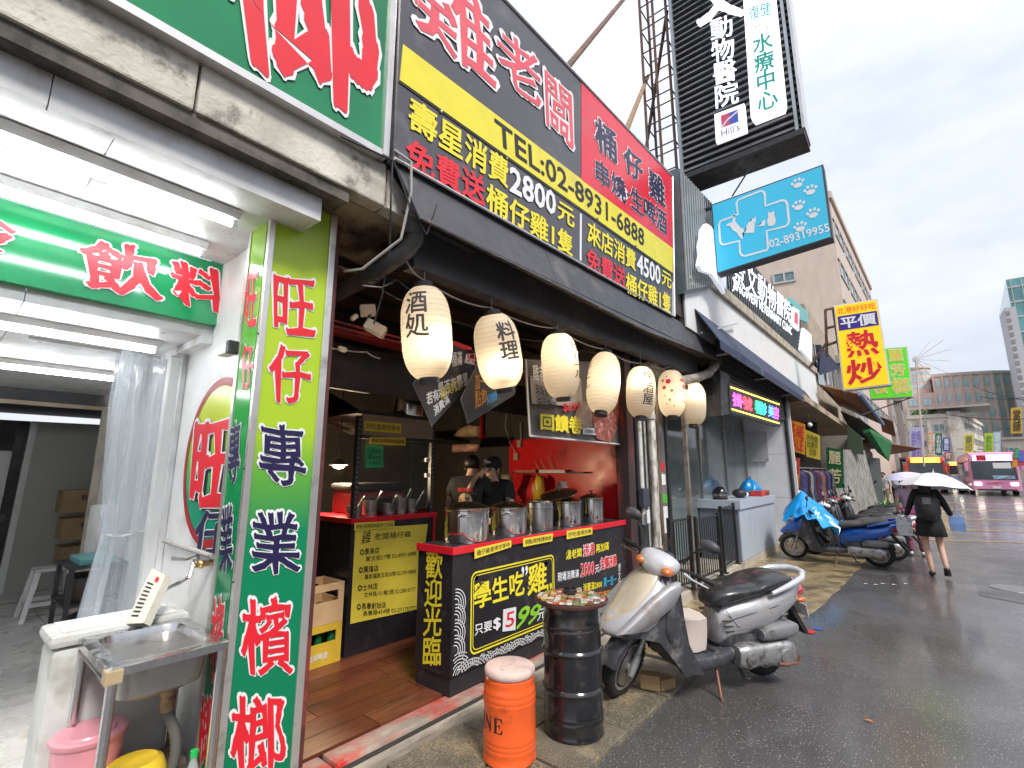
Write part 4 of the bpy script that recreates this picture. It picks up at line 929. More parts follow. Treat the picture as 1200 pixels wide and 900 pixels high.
nx_ = V((1, 0, 0)); fq = [V((XF, YE, ZB)), V((XF, YF, ZB)), V((XF, YF, ZT)), V((XF, YE, ZT))]
def yz(u, v): p = P(u, v, x=XF); return p.y, p.z
# rounded double frame
ya, za = yz(551, 765); yb, zb = yz(646, 660); za = .335; zb = yz(552, 672)[1]
def rrl(ya, yb, za, zb, r): return [V((XF, p.x, p.y)) for p in [V((y_, z_, 0)) for (y_, z_) in [(c[0] + r * math.cos(R(a_)), c[1] + r * math.sin(R(a_))) for c, a0 in (((yb - r, zb - r), 0), ((ya + r, zb - r), 90), ((ya + r, za + r), 180), ((yb - r, za + r), 270)) for a_ in range(a0, a0 + 91, 15)]]]
yb = yz(649, 700)[0]
stroke(rrl(ya, yb, za, zb, .05), .013, nx_, True, .004).build('frame_line', INK_Y, CT); stroke(rrl(ya + .022, yb - .022, za + .022, zb - .022, .04), .007, nx_, True, .004).build('frame_line', INK_Y, CT)
for (u, v) in ((558, 677), (640, 660)): MB().lathe([(.001, .006), (.016, .006)], P(u, v, x=XF), n=12, axis='x').build('frame_dot', INK_Y, CT)
LT('學生吃', [(556, 714), (614, 696), (613, 668), (554, 685)], INK_Y, CT, XF, .04, lift=.004)
LT('雞', [(618, 698), (640, 690), (640, 658), (619, 663)], INK_Y, CT, XF, .04, lift=.004)
LT('”', [(611, 675), (618, 673), (618, 663), (611, 665)], INK_W, CT, XF, .03, lift=.004); LT('„', [(640, 694), (646, 691), (646, 683), (640, 685)], INK_Y, CT, XF, .03, lift=.004)
LT('只要', [(556, 745), (576, 738), (576, 727), (556, 732)], INK_W, CT, XF, .03, lift=.004); LT('$', [(578, 739), (586, 737), (586, 723), (578, 725)], INK_W, CT, XF, .05, lift=.004)
t = thing('price_card', 'white price card with red 5 taped on the black counter front', 'card', tuple(P(596, 725, x=XF)))
cq = PQ([(588, 740), (603, 738), (604, 711), (589, 714)], x=XF); strip(cq, WHITE, t, .009, 'card', .003); LT('5', [(591, 735), (601, 733), (602, 715), (592, 718)], INK_R, t, XF, 0, lift=.012)
GI = mat('lime_ink', (.28, .62, .04), .4); LT('99', [(605, 737), (630, 728), (633, 707), (607, 712)], GI, CT, XF, .04, lift=.004, slant=.25); LT('元', [(629, 728), (639, 723), (639, 712), (630, 715)], INK_W, CT, XF, .02, lift=.004)
LT('雞老闆', [(663, 656), (681, 652), (681, 642), (663, 645)], INK_Y, CT, XF, .04, lift=.004); LT('送雞', [(683, 652), (696, 649), (696, 636), (683, 639)], INK_R, CT, XF, .04, lift=.004, out=INK_W, ob=.14); LT('再加碼', [(698, 648), (713, 644), (713, 635), (698, 638)], INK_Y, CT, XF, .04, lift=.004)
LT('現場消費滿', [(653, 682), (678, 676), (678, 667), (653, 671)], INK_W, CT, XF, .03, lift=.004); LT('2800', [(680, 676), (696, 672), (696, 658), (680, 661)], INK_R, CT, XF, .03, lift=.004, out=INK_W, ob=.09)
LT('元', [(697, 672), (702, 670), (702, 661), (697, 663)], INK_W, CT, XF, .03, lift=.004); LT('免費送雞', [(703, 668), (722, 662), (722, 650), (703, 654)], INK_R, CT, XF, .04, lift=.004, out=INK_W, ob=.14)
LT('壽星優惠活動', [(661, 699), (681, 694), (681, 688), (661, 692)], INK_W, CT, XF, .03, lift=.004); LT('消費滿2800', [(683, 694), (705, 688), (705, 680), (683, 684)], INK_Y, CT, XF, .03, lift=.004); LT('買一送一', [(707, 688), (722, 684), (722, 673), (707, 677)], mat('cyan_ink', (.03, .4, .7), .4), CT, XF, .04, lift=.004)
LT('好吃值得等待', [(690, 703), (720, 696), (720, 690), (690, 696)], mat('orange_ink', (.75, .3, .03), .5), CT, XF, .03, lift=.004)
LT('景\n文\n街\n店', [(724, 700), (727, 699), (727, 660), (724, 661)], INK_W, CT, XF, .0, lift=.004)
# wave pattern of concentric arcs
b = MB(); random.seed(5)
def arcs(cy, cz, r0, n, a0=0, a1=180):
    for k in range(n):
        r = r0 - k * .021
        if r < .02: break
        pts = []
        for a in range(a0, a1 + 1, 10):
            y_, z_ = cy + r * math.cos(R(a)), cz + r * math.sin(R(a))
            inside = (ya - .02 < y_ < yb + .02 and z_ > za - .02)
            if YE + .02 < y_ < 4.9 and .245 < z_ < .95 and not inside: pts.append(V((XF, y_, z_)))
            else:
                if len(pts) > 1:
                    s_ = stroke(pts, .006, nx_, False, .003 + k * .0); b.add(s_.v, s_.f)
                pts = []
        if len(pts) > 1: s_ = stroke(pts, .006, nx_, False, .003); b.add(s_.v, s_.f)
for i in range(9): arcs(YE + .08 + i * .26, .24, .14, 6)
for i in range(8): arcs(YE + .2 + i * .26, .13 + .03 * (i % 2), .2, 5)
for j in range(4): arcs(YE + .03, .4 + j * .1, .1, 4, -40, 130)
b.build('wave_print', INK_W, CT)
# yellow hand-written strips taped on the counters
SLIP = mat('yellow_paper_slip', (.85, .68, .06), .6, var=.06)
for i, (px, s_) in enumerate((([(556, 655), (599, 641), (599, 633), (556, 643)], '桶仔雞值得您等待'), ([(613, 641), (647, 634), (648, 625), (613, 631)], '現點現烤請稍候'), ([(664, 632), (694, 626), (694, 618), (664, 622)], '好吃值得你等'))):
    px = [(a, b_ - 0) for a, b_ in px]
    t = thing('yellow_note', ('left yellow handwritten slip on the front counter', 'middle yellow handwritten slip on the front counter', 'right yellow handwritten slip on the front counter')[i], 'note', tuple(P(*px[0], x=XF + .018)), 'yellow slips on the counters')
    q = PQ(px, x=XF + .018); strip(q, SLIP, t, .002, 'paper', .002); text(s_, sub(q, .05, .95, .2, .8), INK_K, t, .0, lift=.004)
# ================================================================ back station with address poster
BKX = -3.73; BY0 = 2.38
BT = thing('cooking_station', 'black cooking station with red top edge carrying the yellow address poster', 'counter', (-3.9, 2.8, .1))
MB().box(-4.5, BKX, BY0, 3.31, .12, 1.17).build('body', CB, BT)
MB().box(-4.52, BKX + .012, BY0 - .012, 3.33, 1.171, 1.215).build('counter_top', mat('red_trim_gloss', (.72, .015, .03), .25, var=.05), BT)
MB().box(BKX + .001, BKX + .014, 3.28, 3.31, .14, 1.17).build('edge_trim', RED, BT)
PO = thing('address_poster', 'yellow poster listing four branch addresses below the glass cabinet', 'poster', (BKX, 2.8, .5))
X = BKX; q = PQ([(410, 731), (488, 714), (501, 614), (416, 620)], x=X); strip(q, mat('yellow_poster_paper', (.9, .72, .08), .45, var=.06), PO, .006, 'paper', .003)
LT('雞', [(423, 638), (434, 635), (434, 621), (424, 623)], INK_K, PO, X, 0, lift=.009, slant=.2, wob=.03); LT('老闆桶仔雞', [(438, 633), (481, 629), (481, 622), (438, 625)], INK_K, PO, X, 0, lift=.009)
for (nm_, ad, v0) in (('◎景美店', '景文街27號 02-89316888', 653), ('◎萬隆店', '羅斯福路五段50號 02-29318888', 674), ('◎士林店', '文林路101巷2號 02-28818777', 695), ('◎長春創始店', '長春路454號 02-27175777', 717)):
    du = -(v0 - 653) * .055
    wn = 23 if len(nm_) == 4 else 34
    LT(nm_, [(421 + du, v0 - 2), (421 + du + wn, v0 - 5), (421 + du + wn, v0 - 12), (421 + du, v0 - 10)], INK_K, PO, X, .01, lift=.009)
    LT(ad, [(428 + du, v0 + 5), (487 + du * .3, v0 - 2), (487 + du * .3, v0 - 8), (428 + du, v0 - 1)], INK_K, PO, X, .0, lift=.009)
t = thing('yellow_note', 'yellow handwritten slip taped over the top of the address poster', 'note', tuple(P(440, 616, x=BKX)), 'yellow slips on the counters')
q = PQ([(415, 622), (462, 619), (462, 610), (415, 613)], x=BKX + .016); strip(q, SLIP, t, .003, 'paper', .002); text('現點現烤請稍候手工好味', sub(q, .04, .96, .2, .8), INK_K, t, 0, lift=.005)
# glass cabinet on the station
GC = thing('glass_cabinet', 'glass front cabinet with perforated black posts over the station', 'cabinet', (-3.8, 2.8, 1.22))
PERF = mat('perforated_black_steel', (.03, .028, .028), .45)
zc = 2.1
for (xx, yy) in ((BKX - .03, BY0 + .03), (BKX - .03, 3.27), (-4.5, BY0 + .03)):
    MB().box(xx - .02, xx + .02, yy - .02, yy + .02, 1.216, zc).build('post', PERF, GC)
    hb = MB()
    for k in range(20): hb.box(xx + .0205, xx + .022, yy - .006, yy + .006, 1.26 + k * .042, 1.275 + k * .042)
    tag(hb.build('slot_holes', mat('pale_slot', (.3, .28, .25), .6), GC), kind='stuff')
WOODF = mat('plywood_header', (.36, .27, .19), .6, dirt=((.15, .1, .07), .35, 4), stretch=(1, .4, 2))
MB().box(BKX - .02, BKX, BY0 + .05, 3.25, 1.93, 2.12).build('header_board', WOODF, GC)
MB().box(BKX - .012, BKX - .006, BY0 + .052, 3.248, 1.26, 1.9).build('front_glass', mat('cabinet_glass', (.1, .11, .11), .04, alpha=.16, spec=1), GC)
MB().box(-4.47, BKX - .06, BY0 + .01, BY0 + .016, 1.26, 1.95).build('side_glass', mat('cabinet_glass', (.1, .11, .11), .04, alpha=.16, spec=1), GC)
MB().box(BKX - .03, BKX + .01, BY0 + .05, 3.25, 1.9, 1.93).build('rail', BLACK, GC)
MB().box(-4.55, BKX + .0, BY0, 3.3, 2.121, 2.15).build('top_shelf', BLACK, GC)
X = BKX + .004
for (px, s_, lab) in (([(427, 505), (470, 508), (470, 497), (427, 493)], '好吃值得你等待', 'upper yellow slip on the plywood header of the glass cabinet'), ([(433, 520), (475, 522), (475, 513), (434, 512)], '現點現烤請稍候謝謝', 'lower yellow slip on the glass cabinet rail')):
    t = thing('yellow_note', lab, 'note', tuple(P(*px[0], x=X)), 'yellow slips on the counters'); q = PQ(px, x=X + .012); strip(q, SLIP, t, .003, 'paper', .002); text(s_, sub(q, .04, .96, .2, .8), INK_K, t, .01, lift=.005)
t = thing('green_sticker', 'green delivery service sticker on the cabinet glass', 'sticker', tuple(P(428, 548, x=X))); q = PQ([(428, 548), (449, 548), (449, 523), (429, 521)], x=X)
strip(q, mat('green_sticker_print', (.03, .4, .15), .4), t, .003, 'sticker_sheet', .002); text('Uber', sub(q, .15, .85, .66, .88), INK_K, t, .0, lift=.006); text('Eats', sub(q, .15, .85, .38, .6), INK_K, t, .0, lift=.006); text('合作商家', sub(q, .15, .85, .14, .28), INK_K, t, 0, lift=.006)
for (u, v, lab) in ((500, 539, 'tilted white tag on the right cabinet post'), (500, 557, 'lower white tag on the right cabinet post')):
    p = P(u, v, x=X); t = thing('white_tag', lab, 'tag', tuple(p)); MB().box(p.x, p.x + .02, p.y - .025, p.y + .025, p.z - .02, p.z + .02).build('card', WHITE, t)
    MB().box(p.x + .02, p.x + .0215, p.y - .015, p.y + .015, p.z - .01, p.z - .002).build('red_print', INK_R, t)
# contents of the cabinet: trays, jars, rolls of skewers
random.seed(21)
LAB_ = ['behind the left post', 'left of middle', 'in the middle', 'right of middle', 'by the right post']
for i, yy in enumerate((2.5, 2.68, 2.86, 3.02, 3.18)):
    t = thing('steel_pan', 'small steel seasoning pan inside the glass cabinet ' + LAB_[i], 'pan', (-3.92, yy, 1.216), 'pans in the glass cabinet')
    h_ = random.uniform(.08, .16); MB().lathe([(.001, 0), (.065, 0), (.07, h_), (.066, h_), (.06, .01)], (-3.92 + random.uniform(-.05, .05), yy, 1.217), n=18, cap=False).build('pan_body', STEEL2, t, True, 40)
    MB().cyl((-3.9, yy, 1.25), (-3.84, yy + .07, 1.25 + h_ + .05), .008, n=6).build('spoon', STEEL, t)
t = thing('hotplate_grill', 'dark grill with red box fronts inside the glass cabinet', 'grill', (-4.2, 2.8, 1.216))
MB().bbox(-4.45, -4.1, 2.6, 3.2, 1.217, 1.42, .03).build('body', mat('dark_red_enamel', (.28, .02, .03), .3), t); MB().bbox(-4.47, -4.08, 2.58, 3.22, 1.421, 1.5, .03).build('hood', BLACK, t)
MB().bbox(-4.2, -4.06, 2.72, 3.1, 1.28, 1.36, .01).build('drawer', BLACK, t)
# warm lamp bulb visible through the side glass
t = thing('hanging_lamp', 'warm glowing lamp seen through the left glass of the cabinet', 'lamp', tuple(P(397, 544, x=-4.3)))
p = P(397, 545, x=-4.35); MB().ball(p, .06, .06, .035).build('bulb', BULB, t, True); MB().lathe([(.03, .06), (.09, 0), (.085, 0), (.025, .055)], p, n=20, cap=False).build('shade', STEEL2, t, True)
MB().cyl(p + V((0, 0, .06)), V((p.x, p.y, 3.2)), .005, n=6).build('cord', BLACK, t)
ld = bpy.data.lights.new('lamp_light', 'POINT'); ld.energy = 40; ld.shadow_soft_size = .05; ld.color = (1, .75, .45); lo = bpy.data.objects.new('lamp_light', ld); COL.objects.link(lo); adopt(lo, t); lo.location = p - V((0, 0, .07))
# pot on top of the cabinet
def stockpot(name, lab, c, r, h, lid=None, handle=True, m=None, group=None, rot=0):
    t = thing(name, lab, 'pot', tuple(c), group); m = m or CHROME
    MB().lathe([(.001, 0), (r * .97, 0), (r, .012), (r, h - .012), (r + .006, h - .006), (r + .006, h), (r - .006, h), (r - .008, .02), (.001, .02)], c, n=40, cap=False).build('pot_body', m, t, True, 40)
    if handle:
        for s_ in (-1, 1):
            d = V((math.cos(rot), math.sin(rot), 0)) * s_; e = V((-d.y, d.x, 0))
            MB().tube([c + d * r + e * .05 + V((0, 0, h * .82)), c + d * (r + .04) + e * .045 + V((0, 0, h * .82)), c + d * (r + .04) - e * .045 + V((0, 0, h * .82)), c + d * r - e * .05 + V((0, 0, h * .82))], .006, n=8).build('handle', STEEL, t, True, 60)
    if lid == 'dome':
        MB().lathe([(r + .004, h), (r + .006, h + .012), (r * .8, h + .03), (r * .4, h + .05), (.001, h + .056)], c, n=40, cap=False).build('lid', mat('aged_brass_steel', (.5, .4, .26), .25, 1, dirt=((.2, .14, .08), .3, 8)), t, True, 50)
        MB().lathe([(.008, h + .05), (.008, h + .068), (.022, h + .072), (.022, h + .085), (.001, h + .09)], c, n=16, cap=False).build('knob', BLACK, t, True, 40)
    if lid == 'ring':
        MB().lathe([(r * .98, h), (r * .98, h + .04), (r * .9, h + .05), (r * .86, h + .05), (r * .86, h)], c, n=40, cap=False).build('inner_rim', STEEL, t, True, 40)
    return t
a = P(480, 493, x=-3.85); stockpot('stock_pot', 'tall steel pot on top of the glass cabinet', V((-3.9, a.y + .02, 2.151)), .15, .25, handle=False)
# stock pots on the serving counter
ZC = ZT + .051
for i, (ul, ur, vb, vt, lid, lab) in enumerate(((520, 574, 636, 600, 'dome', 'first steel stock pot on the counter, with domed brassy lid and side handle'), (574, 618, 630, 599, 'dome', 'second steel stock pot from the left on the counter, lid slightly raised'),
        (617, 649, 625, 598, 'ring', 'third dull steel pot on the counter, open with inner pot rim'), (649, 682, 620, 592, 'dome', 'fourth steel pot on the counter, under the tilted lid'), (680, 708, 615, 588, 'dome', 'fifth steel pot, at the far end of the counter, dark lid with knob'))):
    uc = (ul + ur) / 2; c = P(uc, vb - 3, x=-2.735); c.z = ZC; dep = (c - V((0, 0, CAM_H))).dot(FW); r = (ur - ul) / 2 / FPX * dep * .97; r = min(r, .172)
    top = P(uc, vt, x=-2.75 ); h = max(.19, min(.245, P(uc, vt - 4, y=c.y).z - ZC))
    stockpot('stock_pot', lab, c, r, h, lid, i < 2, (CHROME, CHROME, STEEL, CHROME, CHROME)[i], 'stock pots on the serving counter', rot=2.2)
c = P(655, 578, x=-2.8); M_ = Matrix.Translation((c.x, c.y, c.z - .01)) @ Matrix.Rotation(R(16), 4, 'X'); t = thing('pot_lid', 'brassy pot lid resting tilted over the fourth pot', 'lid', tuple(c)); MB().lathe([(.19, 0), (.192, .008), (.12, .03), (.001, .045)], n=36, cap=False).xf(M_).build('lid_dome', mat('aged_brass_steel', (.5, .4, .26), .25, 1, dirt=((.2, .14, .08), .3, 8)), t, True, 50)
MB().lathe([(.01, .04), (.02, .06), (.001, .065)], n=12, cap=False).xf(M_).build('knob', BLACK, t, True)
# red side wall: shelf, skewers, bags, jar, outlet
t = thing('wall_shelf', 'slim dark shelf with label strips on the red side wall', 'shelf', tuple(P(645, 552, y=5.25)))
a, b_ = P(602, 553, y=5.25), P(688, 551, y=5.25); MB().box(a.x, b_.x, 5.18, 5.287, a.z - .02, a.z).build('shelf_board', BLACK, t)
a2, b2_ = P(632, 549, y=5.18), P(662, 549, y=5.18); MB().box(a2.x, b2_.x, 5.172, 5.179, a.z - .015, a.z + .025).build('label_strip', WHITE, t); a3, b3_ = P(604, 549, y=5.18), P(628, 549, y=5.18); MB().box(a3.x, b3_.x, 5.172, 5.179, a.z - .01, a.z + .025).build('label_strip', mat('pinkish_label', (.5, .2, .18), .5), t)
for k, (u1, v1, u2, v2) in enumerate(((626, 540, 632, 547), (633, 537, 639, 547), (643, 536, 648, 546))):
    o = MB().tube([P(u1, v1, y=5.23), P(u2, v2 + 4, y=5.23)], .005, n=5).build('skewer', mat('bamboo', (.6, .4, .18), .6)); tag(o, ('leftmost', 'middle', 'rightmost')[k] + ' bamboo skewer sticking up from the wall shelf', 'skewer', 'skewers on the red wall shelf')
def bag(name, lab, pts_px, y, m, cat='bag', th=.07, par=None):
    t = thing(name, lab, cat, tuple(P(*pts_px[0], y=y))); q = [P(u, v, y=y) for u, v in pts_px]; c = sum(q, V()) / len(q); n = len(q); b = MB()
    rings = []
    for k, (off, sc) in enumerate(((-1, .55), (-.6, .9), (0, 1), (.6, .9), (1, .55))):
        rings.append([c + (p - c) * sc * (1 + .05 * math.sin(i_ * 2.3 + k)) + V((0, off * th, .01 * math.sin(i_ * 3.1))) for i_, p in enumerate(q)])
    b.loft(rings).build('bag_body', m, t, True, 70); return t
REDB = mat('red_plastic_bag', (.6, .03, .03), .35, var=.3, scale=10)
t = bag('red_bag', 'left red plastic bag hanging under the wall shelf', [(604, 590), (608, 575), (616, 558), (620, 575), (622, 590)], 5.2, REDB)
bag('red_bag', 'right red plastic bag hanging under the wall shelf', [(616, 591), (619, 572), (624, 557), (632, 560), (636, 590)], 5.16, REDB)
bag('yellow_bag', 'yellow snack bag hanging beside the red bags on the wall', [(627, 588), (627, 570), (630, 556), (636, 560), (638, 585)], 5.1, mat('yellow_bag_film', (.8, .55, .04), .35, var=.2))
c = P(659, 584, x=-2.84); c.z = ZC; t = thing('glass_jar', 'cloudy glass jar of sauce behind the counter pots', 'jar', tuple(P(659, 582, x=-3.05)))
c = P(659, 585, x=-3.1); MB().lathe([(.001, 0), (.07, 0), (.075, .02), (.075, .13), (.055, .16), (.055, .2), (.001, .2)], c, n=24, cap=False).build('jar_body', mat('cloudy_glass', (.6, .45, .35), .25, alpha=.8), t, True, 40)
t2 = thing('utensil_trolley', 'dark trolley behind the counter carrying the sauce jar', 'trolley', (-3.1, c.y, .12)); MB().bbox(-3.28, -2.97, c.y - .3, 5.1, .12, c.z - .003, .01).build('body', BLACK, t2)
t = thing('power_outlet', 'grey power outlets with cable on the wall beside the red panel', 'outlet', tuple(P(605, 513, y=5.28)))
for (u, v) in ((610, 520), (606, 535)):
    p = P(u, v, y=5.28); MB().bbox(p.x - .035, p.x + .035, 5.24, 5.286, p.z - .05, p.z + .05, .006).build('outlet_box', mat('tan_outlet', (.45, .38, .3), .5), t)
MB().tube([P(610, 495, y=5.27), P(611, 516, y=5.27)], .012, n=6).build('conduit', PVC, t); MB().tube([P(594, 480, y=5.2), P(592, 500, y=5.2), P(598, 520, y=5.2), P(604, 530, y=5.25)], .006, n=6).build('cable', PVC, t)
t = bag('net_bag', 'pale net bag hanging by the cook with the cap', [(590, 556), (598, 555), (603, 583), (598, 586), (588, 570)], 4.9, mat('pale_bag', (.4, .33, .26), .5, var=.4, scale=20))
# back wall shelf with red frame, pans and bags
X = -5.2
t = thing('back_shelf', 'dark shelf loaded with bags along the back kitchen wall', 'shelf', tuple(P(540, 515, x=X))); a, b_ = P(505, 514, x=X), P(562, 512, x=X)
MB().box(X - .4, X, a.y, b_.y, a.z - .03, a.z).build('shelf_board', BLACK, t)
for y_ in (a.y, b_.y): MB().box(X - .4, X - .36, y_ - .02, y_ + .02, .12, a.z + .5).build('upright', BLACK, t)
bag('paper_bag', 'crumpled pale bag on the back kitchen shelf', [(532, 512), (540, 502), (552, 497), (562, 500), (562, 512)], P(545, 510, x=X).y, mat('crumpled_tan_bag', (.45, .32, .2), .6, var=.4, scale=12))
bag('packed_bread_bag', 'clear bag of pinkish rolls hanging in the dark kitchen', [(531, 530), (531, 521), (546, 520), (562, 521), (560, 529)], P(545, 525, x=-4.6).y, mat('pinkish_bag', (.4, .22, .17), .4, var=.4, scale=15))
t = thing('red_cupboard', 'red framed dark cupboard above the cooks', 'cupboard', tuple(P(575, 500, x=-4.9))); a, b_ = P(562, 514, x=-4.9), P(590, 480, x=-4.9)
MB().box(-5.3, -4.9, a.y, b_.y, a.z, 2.6).build('cupboard_body', BLACK, t); MB().box(-4.899, -4.88, a.y, a.y + .05, a.z, 2.6).box(-4.899, -4.88, a.y + .052, b_.y, a.z, a.z + .05).build('red_frame', RED, t)
t = thing('exhaust_duct', 'corrugated dark exhaust duct at upper left of the kitchen', 'duct', tuple(P(400, 490, x=-4.6)))
pts = [P(372 + k * 1.6, 470 + k * .9, x=-4.6) for k in range(30)]; MB().tube(pts, [.13 + .012 * (k % 2) for k in range(30)], n=14).build('duct_hose', mat('foil_duct', (.1, .09, .08), .4, .6), t, True, 80)
# crates by the pillar
def crate(lab, x0, x1, y0, y1, z0, h, m, inner):
    t = thing('bottle_crate', lab, 'crate', ((x0 + x1) / 2, (y0 + y1) / 2, z0), 'crates stacked beside the station'); th = .014
    MB().box(x0, x1, y0, y1, z0, z0 + .02).build('crate_base', m, t)
    for nm, (a, b_, c_, d) in (('side', (x0, x1, y0, y0 + th)), ('side', (x0, x1, y1 - th, y1)), ('side', (x0, x0 + th, y0 + th, y1 - th)), ('side', (x1 - th, x1, y0 + th, y1 - th))):
        g = MB().box(a, b_, c_, d, z0 + .02, z0 + h * .55).box(a, b_, c_, d, z0 + h * .82, z0 + h)
        if b_ - a > d - c_: g.box(a, a + .04, c_, d, z0 + h * .55, z0 + h * .82).box(b_ - .04, b_, c_, d, z0 + h * .55, z0 + h * .82)
        else: g.box(a, b_, c_, c_ + .035, z0 + h * .55, z0 + h * .82).box(a, b_, d - .035, d, z0 + h * .55, z0 + h * .82)
        g.build(nm, m, t)
    if inner:
        for i in range(3):
            for j in range(3):
                c = V((x0 + .06 + i * (x1 - x0 - .12) / 2, y0 + .06 + j * (y1 - y0 - .12) / 2, z0 + .021))
                MB().lathe([(.001, 0), (.03, 0), (.03, h * .6), (.012, h * .8), (.012, h * .92), (.001, h * .92)], c, n=10, cap=False).build('bottle', mat('green_glass', (.01, .12, .04), .1), t, True)
    return t
CY = mat('yellow_crate_plastic', (.75, .5, .05), .45, dirt=((.4, .28, .1), .2, 6)); CO = mat('peach_crate_plastic', (.72, .48, .26), .5, dirt=((.4, .25, .15), .2, 6))
t = crate('yellow bottle crate at the bottom of the stack beside the pillar', -4.05, -3.72, 2.0, 2.34, .12, .3, CY, True)
q = [V((-3.72, 2.04, .16)), V((-3.72, 2.3, .16)), V((-3.72, 2.3, .28)), V((-3.72, 2.04, .28))]; text('台灣啤酒', sub(q, .1, .7, .1, .5), INK_W, t, .03, lift=.003)
crate('peach coloured crate on top of the yellow bottle crate', -4.05, -3.72, 2.0, 2.34, .422, .3, CO, False)
t = thing('potatoes', 'brown potatoes heaped in the peach coloured crate', 'food', (-3.9, 2.17, .45))
random.seed(4)
for i in range(14): MB().ball((-3.97 + random.random() * .17, 2.05 + random.random() * .22, .5 + random.random() * .04), .045, .035, .03, n=8, k=6).build('potato', mat('potato_skin', (.35, .22, .12), .7), t, True)
MB().box(-4.03, -3.75, 2.03, 2.31, .445, .47).build('paper_liner', CARD, t)
# ================================================================ orange stool, barrel table
def drum(name, c, r, h, m, par, ribs, n=48, flare=1.0):
    pr = [(.001, 0), (r * .97, 0), (r * 1.02, .008), (r * 1.02, .02), (r, .026)]
    for (z, am) in ribs: pr += [(r, z - .018), (r + am * .7, z - .008), (r + am, z), (r + am * .7, z + .008), (r, z + .018)]
    pr += [(r, h - .03), (r * 1.02, h - .02), (r * 1.02, h - .004), (r * .99, h), (.001, h)]
    pr2 = [(a * (1 - (1 - flare) * max(0, min(1, (b - h * .8) / (h * .2)))) if a > .01 else a, b) for a, b in pr]
    return MB().lathe(pr2, c, n=n, cap=False).build(name, m, par, True, 35)
ORG = mat('orange_enamel', (.86, .12, .02), .32, var=.05, dirt=((.4, .06, .02), .12, 7), coat=.3)
c = V((-1.94, 2.33, .03)); t = thing('drum_stool', 'orange oil drum stool with pale padded seat on the wet sidewalk', 'stool', tuple(c))
drum('drum', c, .148, .425, ORG, t, ((.07, .003), (.095, .003), (.12, .003), (.3, .003), (.325, .003), (.36, .003)), flare=.93)
PADM = mat('pale_pink_cushion', (.68, .5, .44), .75, var=.1, dirt=((.45, .33, .3), .25, 9), bump=.4, bscale=120)
MB().lathe([(.001, .427), (.136, .427), (.144, .434), (.147, .45), (.143, .468), (.13, .475), (.06, .478), (.001, .478)], c, n=48, cap=False).build('seat_pad', PADM, t, True, 60)
def wrap_text(s, c, r, a0, wd, z0, z1, m, par, bold=.02):
    vs, fs, (x0, x1, y0, y1) = text_data(s, bold, 3); bm = bmesh.new(); bv = [bm.verts.new((p.x, p.y, 0)) for p in vs]
    for f in fs:
        try: bm.faces.new([bv[k] for k in f])
        except ValueError: pass
    for k in range(1, 24): bmesh.ops.bisect_plane(bm, geom=bm.verts[:] + bm.edges[:] + bm.faces[:], plane_co=V((x0 + (x1 - x0) * k / 24, 0, 0)), plane_no=V((1, 0, 0)))
    pts = []
    for v in bm.verts:
        a = a0 + ((v.co.x - x0) / (x1 - x0)) * wd / r; pts.append(V((c.x + r * math.cos(a), c.y + r * math.sin(a), c.z + z0 + (z1 - z0) * (v.co.y - y0) / (y1 - y0))))
    bm.verts.index_update(); MB().add(pts, [tuple(v.index for v in f.verts) for f in bm.faces]).build('lettering', m, par); bm.free()
# stencilled letters, serif shapes cut from polygons
ca = math.atan2(-c.y, -c.x)
def ser(par, c, r, a0, z0, h, m):
    L_ = {'N': [[(0, 0), (.34, 0), (.34, .06), (.22, .06), (.22, .94), (0, .94), (0, 1), (.3, 1), (.74, .28), (.74, .94), (.62, .94), (.62, 1), (.94, 1), (.94, .94), (.82, .94), (.82, 0), (.7, 0), (.2, .82), (.14, .82), (.14, .06), (0, .06)]],
          'E': [[(0, 0), (.1, .06), (.1, .94), (0, 1), (.3, 1), (.3, 0)], [(.32, 0), (.32, .06), (.6, .06), (.7, .28), (.76, .28), (.74, 0)], [(.32, .47), (.32, .53), (.48, .53), (.52, .66), (.56, .66), (.56, .34), (.52, .34), (.48, .47)], [(.32, .94), (.32, 1), (.72, 1), (.74, .74), (.68, .74), (.58, .94)]],
          'I': [[(0, 0), (0, .06), (.08, .06), (.08, .94), (0, .94), (0, 1), (.4, 1), (.4, .94), (.32, .94), (.32, .06), (.4, .06), (.4, 0)]]}
    L_['N'] = [[(.0, 0), (.0, .05), (.1, .05), (.1, .95), (0, .95), (0, 1), (.25, 1), (.68, .36), (.68, .95), (.58, .95), (.58, 1), (.86, 1), (.86, .95), (.76, .95), (.76, 0), (.66, 0), (.18, .74), (.18, .05), (.28, .05), (.28, 0)]]
    x = 0; b = MB()
    for ch in 'LINE':
        if ch == 'L': continue
        for pl in L_[ch]:
            bm = bmesh.new(); vs = [bm.verts.new(((x + px_) * h, py_ * h, 0)) for px_, py_ in pl]; bm.faces.new(vs)
            for k in range(1, 40): bmesh.ops.bisect_plane(bm, geom=bm.verts[:] + bm.edges[:] + bm.faces[:], plane_co=V((k * .012, 0, 0)), plane_no=V((1, 0, 0)))
            bmesh.ops.triangulate(bm, faces=bm.faces[:]); bm.verts.index_update()
            b.add([V((c.x + (r + .0012) * math.cos(a0 + v.co.x / r), c.y + (r + .0012) * math.sin(a0 + v.co.x / r), c.z + z0 + v.co.y)) for v in bm.verts], [tuple(v.index for v in f.verts) for f in bm.faces]); bm.free()
        x += {'I': .5, 'N': .98, 'E': .8}[ch]
    b.build('stencil_lettering', m, par)
ser(t, c, .148, ca - 1.4, .175, .075, INK_K)
GBK = mat('gloss_black_drum', (.012, .012, .014), .18, var=.1, dirt=((.06, .045, .04), .2, 8), coat=.5, bump=.08, bscale=14)
